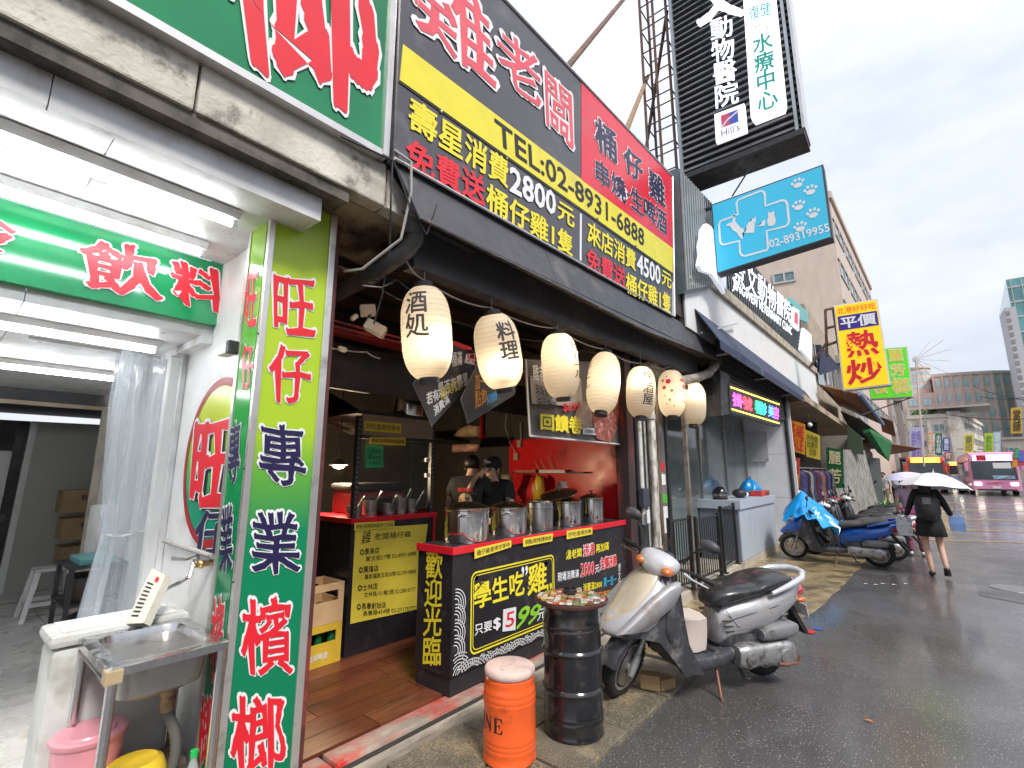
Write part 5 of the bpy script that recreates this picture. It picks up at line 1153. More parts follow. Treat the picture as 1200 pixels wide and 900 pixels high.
c = V((-1.81, 2.8, .03)); t = thing('barrel_table', 'tall glossy black oil barrel table with a round wooden top', 'table', tuple(c))
drum('barrel', c, .182, .75, GBK, t, ((.09, .006), (.12, .006), (.26, .012), (.48, .012), (.6, .006), (.63, .006)))
MB().lathe([(.001, .752), (.232, .752), (.236, .76), (.236, .772), (.23, .776), (.001, .776)], c, n=56, cap=False).build('table_top', mat('dark_rim_wood', (.1, .035, .03), .35), t, True, 30)
# collage of menu photos on the table top: sectors and stripes of print under varnish
random.seed(12); PR = [mat('table_print_%d' % i, cc, .18, var=.5, scale=30, coat=.6) for i, cc in enumerate(((.6, .12, .06), (.65, .5, .3), (.2, .25, .06), (.7, .62, .5), (.5, .22, .08), (.25, .12, .06), (.75, .7, .62)))]
def clip_disc(poly, R_):
    return [(x, y) if x * x + y * y < R_ * R_ else (x * R_ / math.hypot(x, y), y * R_ / math.hypot(x, y)) for x, y in poly]
pbs = [MB() for _ in PR]
for i in range(-5, 6):
    for j in range(-4, 5):
        cx, cy = i * .042 + random.uniform(-.004, .004), j * .06; w_, h_ = .04, .056
        poly = []
        for k in range(4):
            for s_ in range(5):
                a, b_ = ((-1, -1), (1, -1), (1, 1), (-1, 1))[k], ((-1, -1), (1, -1), (1, 1), (-1, 1))[(k + 1) % 4]
                poly.append((cx + (a[0] + (b_[0] - a[0]) * s_ / 5) * w_ / 2, cy + (a[1] + (b_[1] - a[1]) * s_ / 5) * h_ / 2))
        if math.hypot(cx, cy) > .225: continue
        poly = clip_disc(poly, .222); rot = .5
        pbs[random.randrange(len(PR))].face([V((c.x + x * math.cos(rot) - y * math.sin(rot), c.y + x * math.sin(rot) + y * math.cos(rot), c.z + .7772)) for x, y in poly])
MB().lathe([(.001, .7765), (.228, .7765)], c, n=48).build('print_ground', PR[3], t)
for b, m in zip(pbs, PR): tag(b.build('food_print', m, t), kind='stuff')
t = thing('ash_tray', 'small round black ashtray on the barrel table', 'ashtray', (-1.84, 2.86, .807)); MB().lathe([(.001, 0), (.042, 0), (.046, .03), (.04, .035), (.036, .012), (.001, .01)], (-1.86, 2.86, .8077), n=24, cap=False).build('dish', GBK, t, True, 40)
MB().lathe([(.046, .01), (.05, .012), (.05, .018), (.046, .02)], (-1.86, 2.86, .8077), n=24, cap=False).build('rim_ring', RUBBER, t)
# ================================================================ downpipes at the party wall
def pipe(label, pts, r, m=PVC, collars=(), cat='pipe', name='downpipe', group=None):
    t = thing(name, label, cat, tuple(V(pts[-1]))); MB().tube(pts, r, n=12).build('pipe_run', m, t, True, 60)
    for p in collars: MB().cyl(V(p) - V((0, 0, .03)), V(p) + V((0, 0, .03)), r * 1.2, n=12).build('collar', m, t, True)
    return t
pipe('pale scratched vertical downpipe beside the dark door post', [(-2.5, 5.8, .02), (-2.5, 5.81, 3.0), (-2.45, 6.6, 3.16)], .055, mat('pale_scuffed_pipe', (.55, .52, .48), .5, dirt=((.15, .12, .1), .45, 9), stretch=(2, 2, .6)), ((-2.5, 5.8, .7), (-2.5, 5.8, 2.3)))
pipe('thin grey pipe left of the pale downpipe', [(-2.56, 5.55 + .13, .02), (-2.56, 5.7, 3.0)], .03, PVC)
pipe('slim white conduit with scuffs near the electric meter', [(-2.52, 5.5, 1.0), (-2.52, 5.5, 2.9)], .028, mat('white_conduit', (.7, .68, .64), .5, dirt=((.3, .25, .2), .3, 9)))
t = thing('electric_box', 'dark electric box with white tag between the posts', 'electric box', (-2.5, 5.45, 1.2)); MB().bbox(-2.53, -2.46, 5.4, 5.56, 1.2, 1.42, .01).build('box_body', mat('dark_blue_grey', (.05, .06, .08), .5), t); MB().box(-2.459, -2.452, 5.45, 5.53, 1.02, 1.17).build('white_tag', WHITE, t)
t = thing('canopy_end_pipe', 'pale plastic drain elbow at the right end of the black canopy', 'pipe', tuple(P(830, 430, x=-2.1))); MB().tube([P(795, 447, x=-2.2), P(812, 444, x=-2.2), P(830, 438, x=-2.15), P(838, 428, x=-2.1), P(838, 412, x=-2.1)], .065, n=14).build('pipe_run', mat('stained_pale_pipe', (.45, .4, .34), .5, dirt=((.1, .08, .06), .45, 6)), t, True, 60)
# ================================================================ clinic
CB_ = thing('clinic_building', 'veterinary clinic with white upper band, navy awning and recessed entrance', 'building', (-4, 10, 0))
PAN = mat('white_aluminium_panel', (.82, .82, .84), .35, var=.04, dirt=((.7, .7, .7), .15, 1.5)); GPAN = mat('pale_blue_grey_laminate', (.45, .5, .58), .35, var=.06, dirt=((.5, .52, .55), .2, 2)); 
CX = -2.08
zc0 = 4.35
for a, b_ in ((6.15, 9.0), (9.006, 12.0), (12.006, 15.0), (15.006, 18.0)):
    MB().slab([V((CX, a, 3.5)), V((CX, b_, 3.5)), V((CX, b_, 4.34 + (b_ - 6) * .035)), V((CX, a, 4.34 + (a - 6) * .035))], .15).build('white_panel', WHITE, CB_)
b = MB(); CORN = mat('beige_stained_cornice', (.48, .42, .33), .7, dirt=((.2, .17, .12), .35, 4), bump=.2)
for a, b_ in ((6.12, 9.4), (9.41, 13.0), (13.01, 18.05)): MB().hexa([V((CX - .2, a, 4.345 + (a - 6) * .035)), V((CX + .06, a, 4.345 + (a - 6) * .035)), V((CX + .06, b_, 4.345 + (b_ - 6) * .035)), V((CX - .2, b_, 4.345 + (b_ - 6) * .035))],
    [V((CX - .2, a, 4.52 + (a - 6) * .035)), V((CX + .06, a, 4.52 + (a - 6) * .035)), V((CX + .06, b_, 4.52 + (b_ - 6) * .035)), V((CX - .2, b_, 4.52 + (b_ - 6) * .035))]).build('cornice', CORN, CB_)
MB().slab([V((CX - .02, 6.12, 3.4)), V((CX - .02, 18, 3.4)), V((CX - .02, 18, 4.3)), V((CX - .02, 6.12, 4.3))], 3.9).build('upper_block', INBLK, CB_)
MB().box(-6.0, -3.06, 6.0, 12.6, 3.2, 3.3).build('recess_ceiling', INBLK, CB_)
MB().box(-3.06, -2.55, 5.95, 7.35, 3.0, 3.05).box(-3.06, -2.15, 7.36, 12.6, 3.0, 3.05).build('recess_ceiling', mat('grey_recess', (.6, .58, .56), .7), CB_)
sh = MB().box(-2.2, -2.14, 7.35, 12.7, 2.76, 3.45).build('shutter_box', BLACK, CB_)
for k in range(9): MB().box(-2.139, -2.125, 7.36, 12.6, 2.78 + k * .072, 2.83 + k * .072).build('shutter_slat', mat('dark_shutter_slat', (.07, .06, .06), .5, dirt=((.15, .1, .08), .3, 4)), CB_)
# white side wall with plaque (faces the camera)
YW = 12.45
for a, b_ in ((.13, 1.05), (1.056, 2.02), (2.026, 2.99)):
    MB().box(-2.83, -2.16, YW, YW + .1, a, b_).build('wall_panel', PAN, CB_); MB().box(-3.06, -2.836, YW, YW + .1, a, b_).build('wall_panel', PAN, CB_)
MB().box(-2.15, -2.1, YW - .02, YW + .15, .13, 3.3).build('edge_post', BLACK, CB_)
t = thing('wall_plaque', 'frosted square plaque on four studs on the clinic side wall', 'plaque', (-2.5, YW, 2)); a, b_ = P(869, 548, y=YW - .04), P(898, 506, y=YW - .04)
MB().box(a.x, b_.x, YW - .045, YW - .035, 1.85, b_.z).build('frosted_sheet', mat('frosted_grey', (.5, .5, .5), .3), t)
for x in (a.x + .04, b_.x - .04):
    for z in (1.9, b_.z - .05): MB().cyl((x, YW - .052, z), (x, YW - .0, z), .014, n=8).build('stud', STEEL2, t)
# glass front along the street in the recess, then door posts
GL = mat('grey_reflective_glass', (.22, .27, .27), .06, var=.2, scale=1.5, alpha=.8, spec=1)
q = [V((-3.05, 6.0, .2)), V((-3.05, 12.4, .2)), V((-3.05, 12.4, 2.98)), V((-3.05, 6.0, 2.98))]
for i in range(4): MB().slab([V((-3.05, 6.0 + i * 1.6 + .03, .22)), V((-3.05, 7.57 + i * 1.6, .22)), V((-3.05, 7.57 + i * 1.6, 2.95)), V((-3.05, 6.0 + i * 1.6 + .03, 2.95))], .01).build('glass_pane', GL, CB_)
for i in range(5): MB().box(-3.08, -3.02, 5.97 + i * 1.6, 6.03 + i * 1.6, .13, 3.0).build('mullion', STEEL2, CB_)
MB().box(-6, -3.5, 5.9, 12.5, 0, 3.2).build('interior_block', mat('dim_interior', (.1, .11, .11), .7), CB_)
# near entrance side: bronze doors, glass with stickers
WD = mat('bronze_door_frame', (.3, .23, .16), .35, .5, dirt=((.12, .09, .06), .3, 5))
t = thing('clinic_door', 'bronze framed glass door with stickers beside the metal posts', 'door', (-2.6, 6.3, .13))
MB().box(-2.62, -2.58, 5.92, 5.98, .13, 2.75).build('frame', WD, t); MB().box(-2.62, -2.57, 6.14, 6.22, .13, 2.75).build('frame', WD, t); MB().box(-2.62, -2.57, 6.46, 6.52, .13, 2.75).build('frame', BLACK, t)
MB().box(-2.6, -2.594, 5.98, 6.14, .3, 2.7).build('glass', mat('amber_glass', (.18, .12, .07), .08, var=.5, scale=3), t); MB().box(-2.61, -2.604, 6.222, 6.458, .3, 2.7).build('glass', mat('dim_glass', (.16, .15, .15), .06, var=.5, scale=2), t)
MB().box(-2.57, -2.55, 6.0, 6.09, 1.35, 1.75).build('notice_frame', WD, t)
sx0 = -2.6
for (ya_, yb_, za_, zb_, m) in ((6.28, 6.4, 1.62, 1.74, INK_R), (6.26, 6.42, 1.44, 1.58, INK_W), (6.24, 6.44, 1.2, 1.32, mat('green_sticker_ink', (.1, .5, .05), .4)), (6.27, 6.43, .82, 1.16, INK_W)):
    MB().box(-2.603, -2.599, ya_, yb_, za_, zb_).build('sticker', m, t)
t = thing('metal_post', 'tall scuffed steel post in front of the clinic, right of the pale downpipe', 'post', (-2.35, 6.55, 0)); MB().box(-2.37, -2.32, 6.52, 6.58, .0, 2.8).build('tube', mat('scuffed_steel_post', (.35, .3, .25), .4, .5, dirt=((.12, .09, .07), .35, 7)), t)
MB().box(-2.42, -2.28, 6.5, 6.62, 2.74, 2.8).build('cap', BLACK, t)
# grey reception counter outside
t = thing('reception_counter', 'pale blue grey panelled counter on the clinic platform', 'counter', (-2.7, 10.2, .13))
MB().box(-3.02, -2.38, 8.96, 11.6, .132, .98).build('core', GPAN, t)
for a, b_ in ((8.94, 9.55), (9.556, 10.35), (10.356, 11.05), (11.056, 11.62)): MB().box(-2.379, -2.36, a, b_, .14, .975).build('front_panel', GPAN, t)
MB().box(-3.03, -2.38, 8.94, 8.959, .14, .975).build('end_panel', mat('dark_blue_grey_laminate', (.16, .19, .25), .4), t)
MB().bbox(-3.06, -2.33, 8.91, 11.66, .982, 1.13, .005).build('counter_top', GPAN, t)
hc = P(843, 575, x=-2.75); hc = V((-2.72, P(843, 570, x=-2.72).y, 1.131))
t = thing('helmet', 'glossy black half helmet resting on the pale grey counter', 'helmet', tuple(hc)); 
MB().lathe([(.12, .02), (.135, .07), (.13, .13), (.1, .19), (.05, .22), (.001, .228)], hc, n=28, cap=False).build('shell', GBK, t, True, 60); MB().lathe([(.118, .0), (.13, .02), (.118, .05)], hc, n=28, cap=False).build('liner', RUBBER, t, True)
MB().lathe([(.137, .06), (.139, .1)], hc, n=28, cap=False).build('chrome_band', STEEL, t, True); MB().tube([hc + V((.1, -.06, .03)), hc + V((.06, -.1, -.02 + .03)), hc + V((.12, -.1, .01))], .008, n=6).build('chin_strap', RUBBER, t)
h2 = V((-2.6, P(866, 572, x=-2.6).y, 1.131)); t = thing('helmet', 'black and white helmet lying beside the blue bag on the counter', 'helmet', tuple(h2)); MB().ball(h2 + V((0, 0, .085)), .13, .14, .085, n=20).build('shell', mat('matt_black_shell', (.03, .025, .03), .5), t, True, 60); MB().ball(h2 + V((.05, .13, .06)), .08, .09, .06, n=16).build('white_panel', WHITE, t, True)
BLU = mat('blue_plastic_sheet', (.01, .25, .62), .32, var=.25, scale=7, bump=.2, bscale=20)
bc = V((-2.66, P(880, 575, x=-2.66).y, 1.131)); t = thing('blue_bag', 'bright blue plastic bag with knotted handles on the grey counter', 'bag', tuple(bc))
rings = []
for k, (z, r) in enumerate(((0, .16), (.03, .2), (.12, .21), (.2, .17), (.27, .12), (.31, .07), (.33, .02))):
    rings.append([bc + V((math.cos(a) * r * (1 + .14 * math.sin(a * 5 + k)), math.sin(a) * r * 1.2 * (1 + .14 * math.sin(a * 4 - k)), z + .012 * math.sin(a * 6))) for a in [2 * math.pi * j / 28 for j in range(28)]])
MB().loft(rings).build('bag_body', BLU, t, True, 70); MB().tube([bc + V((0, -.05, .3)), bc + V((0, -.06, .37)), bc + V((0, .0, .4)), bc + V((0, .06, .36)), bc + V((0, .05, .3))], .012, n=6).build('handle', BLU, t, True)
t = thing('red_box', 'long red carton on the far end of the grey counter', 'box', (-2.6, 11, 1.131)); a, b_ = P(884, 572, x=-2.5).y, 11.5; MB().bbox(-2.62, -2.4, a + .1, b_, 1.132, 1.24, .01).build('carton', mat('red_carton', (.6, .05, .04), .5), t); MB().box(-2.398, -2.394, a + .45, b_ - .05, 1.15, 1.21).build('dark_label', DGREY, t)
# iron railings in front of the clinic
IRON = mat('black_iron', (.02, .02, .022), .4, dirt=((.08, .06, .05), .2, 9))
def railing(lab, x0, y0, x1, y1, z0, z1, n, post=.022):
    t = thing('railing', lab, 'railing', ((x0 + x1) / 2, (y0 + y1) / 2, z0)); a, b_ = V((x0, y0, 0)), V((x1, y1, 0))
    for p in (a, b_): MB().box(p.x - post, p.x + post, p.y - post, p.y + post, z0, z1 + .02).build('post', IRON, t); MB().box(p.x - .05, p.x + .05, p.y - .05, p.y + .05, z0, z0 + .012).build('foot_plate', IRON, t)
    for z in (z0 + .1, z1 - .02): MB().tube([a + V((0, 0, z)), b_ + V((0, 0, z))], .014, n=6).build('rail', IRON, t)
    me = MB().cyl((0, 0, z0 + .1), (0, 0, z1 - .02), .008, n=6).mesh('bar', IRON)
    for k in range(1, n): p = a.lerp(b_, k / n); o = bpy.data.objects.new('bar', me); COL.objects.link(o); adopt(o, t); o.location = (p.x, p.y, 0)
railing('near black iron railing with thin bars left of the scuffed post', -2.4, 5.95, -2.34, 6.5, .13, 1.03, 9)
railing('middle black iron railing between the post and the gap', -2.34, 6.7, -2.3, 7.55, .13, 1.0, 11)
railing('narrow black iron railing leaf in front of the grey counter', -2.33, 7.8, -2.4, 8.75, .13, 1.08, 9)
# LED sign
t = thing('led_sign', 'black LED message sign with glowing coloured characters under the awning', 'sign', (-2.0, 9.4, 2.6)); X = -2.0
lq = PQ([(856, 483), (914, 500), (914, 471), (854, 449)], x=X); MB().slab(lq, .12).build('cabinet', BLACK, t)
a_ = P(840, 437, x=-2.15); MB().slab([P(846, 487, x=-2.02), P(856, 485, x=-2.0), P(856, 440, x=-2.0), P(845, 436, x=-2.02)], .12, -.01).build('end_cap', BLACK, t)
MB().slab([P(846, 487, x=-2.02), P(857, 484, x=-2.0), P(856, 437, x=-2.0), P(846, 434, x=-2.02)], .3, -.03).build('mount_plate', BLACK, t)
def led(nm, c, e=3): return mat('led_' + nm, c, .5, var=0, emit=e, ecol=c)
for (s_, s0, s1, m) in (('掛', .04, .2, led('magenta', (.8, .05, .6))), ('號', .2, .36, led('red', (1, .03, .05))), ('看', .42, .54, led('green', (.02, .9, .15))), ('診', .54, .66, led('teal', (.02, .8, .4))), ('美', .7, .83, led('blue', (.05, .15, 1))), ('容', .83, .96, led('violet', (.6, .05, .9)))):
    text(s_, sub(lq, s0, s1, .26, .72), m, t, .04, lift=.006, name='led_lettering')
YL = led('yellow', (1, .8, .08), 2.2); 
for a, b_ in ((.1, .14), (.86, .9)): MB().slab(sub(lq, .02, .98, a, b_), .002, .006).build('led_border', YL, t)
# awning
AW = mat('navy_awning_cloth', (.02, .035, .085), .6, var=.15, dirt=((.1, .13, .2), .15, 3))
t = thing('navy_awning', 'navy fabric awning sloping along the clinic front', 'awning', (-1.9, 11, 3.3))
ax_ = -1.78; tp_y = (6.5, 15.4); 
for i in range(4):
    y0_ = 6.5 + i * 2.23; y1_ = y0_ + 2.224
    MB().slab([V((ax_, y0_, 3.34)), V((ax_, y1_, 3.34)), V((CX + .01, y1_, 3.84)), V((CX + .01, y0_, 3.84))], .012).build('cloth_panel', AW, t)
    MB().slab([V((ax_ + .005, y0_, 3.22)), V((ax_ + .005, y1_, 3.22)), V((ax_ + .005, y1_, 3.34)), V((ax_ + .005, y0_, 3.34))], .008).build('valance', AW, t)
for y_ in (7.2, 9.6, 12.0, 14.4): MB().tube([(CX, y_, 3.3), (ax_ - .02, y_ + .1, 3.33)], .018, n=6).build('folding_arm', mat('pale_awning_arm', (.55, .42, .45), .4), t)
MB().box(-2.4, CX - .04, 5.4, 6.1, 3.62, 4.3).build('dark_gap_block', INBLK, CB_)
t = thing('tile_number', 'tiny beige plate with numbers at the start of the cornice', 'plate', tuple(P(813, 328, x=-2.0))); q = PQ([(807, 334), (821, 334), (821, 323), (807, 323)], x=CX + .08); MB().slab(q, .01).build('plate', mat('beige_plate', (.6, .5, .38), .6), t); text('8403', sub(q, .1, .9, .3, .75), INK_K, t, 0, lift=.003)
t = thing('metal_ladder_tray', 'thin perforated metal strip running from the canopy end to the awning', 'bracket', tuple(P(838, 388, x=-2.0))); MB().tube([P(822, 390, x=-2.02), P(864, 379, x=-2.0)], .02, n=4).build('strip', mat('galvanised', (.6, .62, .62), .4, .6), t)
t = thing('street_pipe_post', 'thin grey vertical pipe at the clinic and clothes shop boundary', 'pipe', (-2.2, 12.75, 0)); MB().cyl((-2.12, 12.8, 0), (-2.12, 12.8, 3.5), .04, n=10).build('pipe_run', PVC, t, True)
# ------------------------------------------------ clinic name board
X = CX + .06
t = thing('clinic_name_board', 'black slatted board with glowing white veterinary clinic name above the cornice', 'sign', (X, 10, 4.6))
def cz(y): return 4.53 + (y - 6) * .035
TPZ = lambda y: 5.62 + (y - 6.2) * .075
bq = [V((X - .12, 6.05, cz(6.05))), V((X - .12, 16.3, cz(16.3))), V((X - .12, 16.3, 6.15)), V((X - .12, 6.05, 5.75))]
MB().slab(bq, .06).build('backing', mat('deep_navy_black', (.012, .012, .03), .5), t)
sm = mat('dark_teal_slat', (.05, .065, .07), .45)
for k in range(64):
    s0 = k / 64; MB().slab(sub(bq, s0, s0 + .006, 0, 1), .02, .05).build('slat', sm, t)
glow = led('white', (.9, .93, 1), .75)
LT('景文動物醫院', [(857, 329), (925, 379), (926, 356), (857, 290)], glow, t, X, .01, lift=.02); LT('JINGWEN VETERINARY CLINIC', [(857, 341), (927, 396), (927, 384), (858, 326)], glow, t, X, .02, lift=.02)
q = PQ([(927, 381), (935, 388), (935, 364), (928, 360)], x=X); MB().slab(q, .04, .03).build('lit_emblem_box', led('white2', (.9, .9, 1), .6), t); MB().slab(sub(q, .2, .8, .2, .8), .002, .036).build('red_emblem', INK_R, t)
t2 = thing('teal_edge_sign', 'small teal edged sign box at the far end of the clinic name board', 'sign', tuple(P(940, 365, x=-2.0))); MB().slab(PQ([(937, 374), (947, 378), (947, 366), (928, 349), (928, 356)], x=X), .1).build('box', mat('teal_trim', (.1, .4, .38), .4), t2); MB().slab(PQ([(939, 410), (952, 425), (951, 392), (942, 384)], x=X), .1).build('white_lit_face', led('white3', (.6, .65, .75), .3), t2)
# left dark grille box with glowing dog cut-out
t = thing('dog_sign', 'glowing white cartoon style dog silhouette on dark metal slats beside the big black sign', 'sign', (-2.0, 6.5, 4.8))
gq = PQ([(791, 332), (836, 316), (836, 250), (790, 207)], x=-2.02); gq = [V((-2.02, 5.98, 3.9)), V((-2.02, 7.2, 4.35)), V((-2.02, 7.5, 5.9)), V((-2.02, 6.05, 5.75))]
MB().slab(gq, .3).build('cabinet', mat('blue_grey_cabinet', (.1, .13, .14), .45), t)
for k in range(14): MB().slab(sub(gq, k / 14 + .02, k / 14 + .05, .02, .98), .02, .03).build('slat', mat('pale_slat', (.3, .33, .34), .4), t)
dp = [(818, 318), (815, 312), (817, 300), (816, 290), (818, 280), (819, 270), (824, 263), (829, 266), (833, 272), (838, 276), (840, 320), (846, 345), (830, 322)]
MB().slab([P(u, v, x=-1.93) for u, v in dp], .05).build('dog_cutout', led('white4', (.7, .74, .8), .3), t); MB().slab([P(u, v, x=-1.92) for u, v in ((845, 330), (851, 338), (851, 316), (844, 312))], .03).build('dog_cutout', led('white4', (.7, .74, .8), .3), t)
for (u, v, r) in ((828, 289, .02), (833, 275, .016), (834, 308, .02)): MB().ball(P(u, v, x=-1.918), .006, r, r * 1.2, n=8, k=5).build('dog_marking', mat('grey_marking', (.25, .25, .3), .5), t)
# ------------------------------------------------ big black blade sign on its lattice tower
YB_ = 7.0
T = thing('black_blade_sign', 'large black louvred hanging sign of the animal hospital at top centre', 'sign', (-1.4, YB_, 6.2))
SL = mat('grey_louvre', (.2, .2, .21), .35, .3); FRM = mat('grey_frame_steel', (.35, .38, .4), .4, .5)
zt_, zb_ = 10.2, 6.22; xl, xr = -2.27, -.6
MB().box(xl, xr - .002, YB_ + .08, YB_ + .45, zb_ - .0, zt_).build('cabinet', BLACK, T)
me = MB().slab([V((xl + .03, YB_ - .0, 0)), V((xr - .1, YB_ - .0, 0)), V((xr - .1, YB_ + .03, .062)), V((xl + .03, YB_ + .03, .062))], .008).mesh('louvre', SL)
z = zb_ + .06
while z < zt_: o = bpy.data.objects.new('louvre', me); COL.objects.link(o); adopt(o, T); o.location = (0, 0, z); z += .112
MB().box(xl - .02, xl + .025, YB_ - .04, YB_ + .46, zb_, zt_).build('side_frame', FRM, T); MB().box(xr - .1, xr - .06, YB_ - .035, YB_ + .03, zb_, zt_).build('side_frame', FRM, T); MB().box(xr - .02, xr + .015, YB_ - .04, YB_ + .46, zb_, zt_).build('side_frame', mat('white_edge', (.6, .62, .64), .4), T)
MB().box(xl, xr, YB_ - .05, YB_ + .46, zb_ - .09, zb_ - .005).build('bottom_frame', BLACK, T)
z = zb_ + .05
while z < zt_: MB().box(xr - .056, xr - .022, YB_ - .01, YB_ + .03, z, z + .05).build('vent_block', BLACK, T); z += .112
white_lit = led('white5', (.93, .96, 1), .6); gl2 = led('white6', (.85, .88, 1), .55)
text('動\n物\n醫\n院', [P(838, 128, y=YB_ - .05), P(866, 120, y=YB_ - .05), P(858, 17, y=YB_ - .05), P(832, 24, y=YB_ - .05)], gl2, T, .03)
text('文', [P(818, 33, y=YB_ - .05), P(872, 18, y=YB_ - .05), P(870, -50, y=YB_ - .05), P(815, -40, y=YB_ - .05)], white_lit, T, .05, wob=.02)
lp_ = [P(u, v, y=YB_ - .12) for u, v in ((884, 143), (919, 129), (921, 122), (908, -8), (871, 0), (880, 138))]
MB().slab(lp_, .09).build('lit_panel', white_lit, T); wq = PQ([(882, 142), (920, 128), (907, -8), (871, 2)], y=YB_ - .12)
TL = mat('teal_print', (.02, .42, .33), .4); text('水\n療\n中\n心', sub(wq, .2, .82, .05, .68), TL, T, .04, lift=.006); text('附設', sub(wq, .22, .8, .7, .78), mat('grey_print', (.3, .3, .3), .5), T, 0, lift=.006); text('復健', sub(wq, .16, .86, .82, .94), mat('cyan_print', (.1, .5, .55), .4), T, .02, lift=.006)
hq = PQ([(839, 167), (875, 153), (872, 121), (837, 134)], y=YB_ - .11); MB().slab(hq, .08).build('brand_box', mat('lit_pale_box', (.8, .8, .85), .4, emit=.5), T)
text("Hill's", sub(hq, .2, .8, .1, .36), mat('grey_lilac_print', (.22, .22, .32), .5), T, .02, lift=.006)
MB().slab(sub(hq, .22, .5, .42, .86), .002, .005).build('red_square', mat('pink_red_print', (.8, .08, .2), .4), T); MB().slab(sub(hq, .5, .78, .42, .86), .002, .005).build('blue_square', mat('royal_blue_print', (.08, .12, .6), .4), T)
n_ = nrm(hq); stroke([bil(hq, .2, .4), bil(hq, .42, .62), bil(hq, .8, .8)], .03, n_, False, .008).build('white_swoosh', INK_W, T)
# lattice tower
t = thing('lattice_tower', 'rusty steel lattice tower holding the black hanging sign', 'tower', (-2.6, 7.2, 4)); tx0, tx1, ty0, ty1 = -2.82, -2.36, 7.02, 7.4
for xx, yy in ((tx0, ty0), (tx1, ty0), (tx0, ty1), (tx1, ty1), ((tx0 + tx1) / 2, ty0)): MB().box(xx - .018, xx + .018, yy - .018, yy + .018, 4.2, 10.8).build('upright', RUST, t)
for k in range(12):
    z = 5.0 + k * .48; g = MB().tube([(tx0, ty0, z), (tx1, ty0, z)], .012, n=5).tube([(tx0, ty1, z + .12), (tx1, ty1, z + .12)], .012, n=5).tube([(tx0, ty0, z), (tx0, ty1, z)], .012, n=5).tube([(tx1, ty0, z), (tx1, ty1, z)], .012, n=5)
    g.build('rung', mat('dark_lattice_bar', (.08, .07, .07), .6), t)
MB().tube([(-2.4, 7.2, 9.6), (-3.6, 7.6, 5.0)], .03, n=6).build('stay', RUST, t)
# ------------------------------------------------ teal lightbox
YT = 7.0
T = thing('teal_pet_sign', 'teal lightbox sign with white cross, pets and paw prints', 'sign', (-1.15, YT, 4.5))
tq = PQ([(840, 321), (976, 278), (966, 192), (836, 239)], y=YT); tq = [V((tq[0].x, YT, tq[0].z)), V((tq[1].x, YT, tq[1].z)), V((tq[1].x, YT, tq[2].z)), V((tq[0].x, YT, tq[3].z))]
MB().slab(tq, .2).build('cabinet', DGREY, T); tl = ramp_mat('teal_face_print', 'X', [(0, (.03, .33, .5)), (1, (.03, .3, .45))], rough=.25, emit=.35, lo=-1.9, hi=-.4)
MB().slab(sub(tq, .012, .985, .015, .98), .004, .006).build('sign_face', tl, T)
n_ = nrm(tq); pw = lambda pts: [P(u / 6 + 780, v / 6 + 220, y=YT) for u, v in pts]
cr_ = pw([(510, 190), (500, 110), (510, 90), (530, 80), (670, 25), (690, 30), (700, 50), (703, 130), (820, 90), (845, 95), (857, 120), (868, 235), (860, 262), (840, 275), (712, 305), (722, 425), (712, 440), (560, 482), (535, 475), (525, 455), (520, 375), (410, 402), (392, 395), (385, 375), (378, 262), (385, 240), (400, 232)])
stroke(cr_, .028, n_, True, .012).build('cross_outline', INK_W, T)
sil = {'cat_silhouette': [(555, 320), (568, 300), (570, 270), (590, 240), (605, 235), (608, 215), (620, 222), (635, 205), (638, 235), (628, 250), (625, 300), (622, 318)], 'dog_silhouette': [(425, 268), (440, 255), (470, 245), (482, 180), (490, 190), (492, 240), (530, 285), (550, 290), (552, 315), (540, 320), (548, 360), (535, 362), (500, 315), (475, 300), (455, 272)], 'rabbit_silhouette': [(640, 276), (670, 258), (680, 240), (698, 225), (704, 245), (698, 268)], 'owl_cat_silhouette': [(722, 268), (715, 235), (725, 205), (722, 170), (738, 180), (752, 172), (765, 165), (768, 195), (776, 225), (772, 255), (758, 268), (740, 272)]}
for k, v in sil.items():
    pts = [p + n_ * .012 for p in pw(v)]; bm = bmesh.new(); bm.faces.new([bm.verts.new(p) for p in pts]); bmesh.ops.triangulate(bm, faces=bm.faces[:]); MB().frombm(bm).build(k, INK_W, T)
for (u, v) in ((935, 215), (950, 223), (936, 241), (953, 250), (938, 266)):
    c = P(u, v, y=YT) + n_ * .012; b = MB()
    def el(cx, cy, rx, ry, rot=0):
        b.face([c + V((cx + rx * math.cos(a) * math.cos(rot) - ry * math.sin(a) * math.sin(rot), 0, cy + rx * math.cos(a) * math.sin(rot) + ry * math.sin(a) * math.cos(rot))) for a in [2 * math.pi * k / 12 for k in range(12)]])
    el(0, -.03, .052, .036); 
    for (ax2, ay2, r_) in ((-.062, .01, .4), (-.026, .048, .15), (.022, .05, -.15), (.062, .02, -.4)): el(ax2, ay2, .017, .024, r_)
    b.build('paw_print', INK_W, T)
text('02-89319955', PQ([(903, 291), (973, 271), (971, 262), (901, 282)], y=YT), INK_W, T, .03, lift=.014)
MB().tube([V((-3.0, YT + .1, 5.62)), V((tq[3].x, YT + .1, tq[3].z + .0))], .03, n=6).build('support_bar', DGREY, T); MB().tube([V((-2.6, YT + .1, 4.25)), V((tq[0].x, YT + .1, tq[0].z + .02))], .03, n=6).build('support_bar', DGREY, T)
MB().tube([P(858, 230, y=YT + .1), P(892, 176, y=YT + .1)], .012, n=6).build('stay_rod', DGREY, T); MB().tube([P(815, 236, y=YT + .3), P(815, 200, y=YT + .3)], .02, n=6).build('stay_rod', RUST, T)
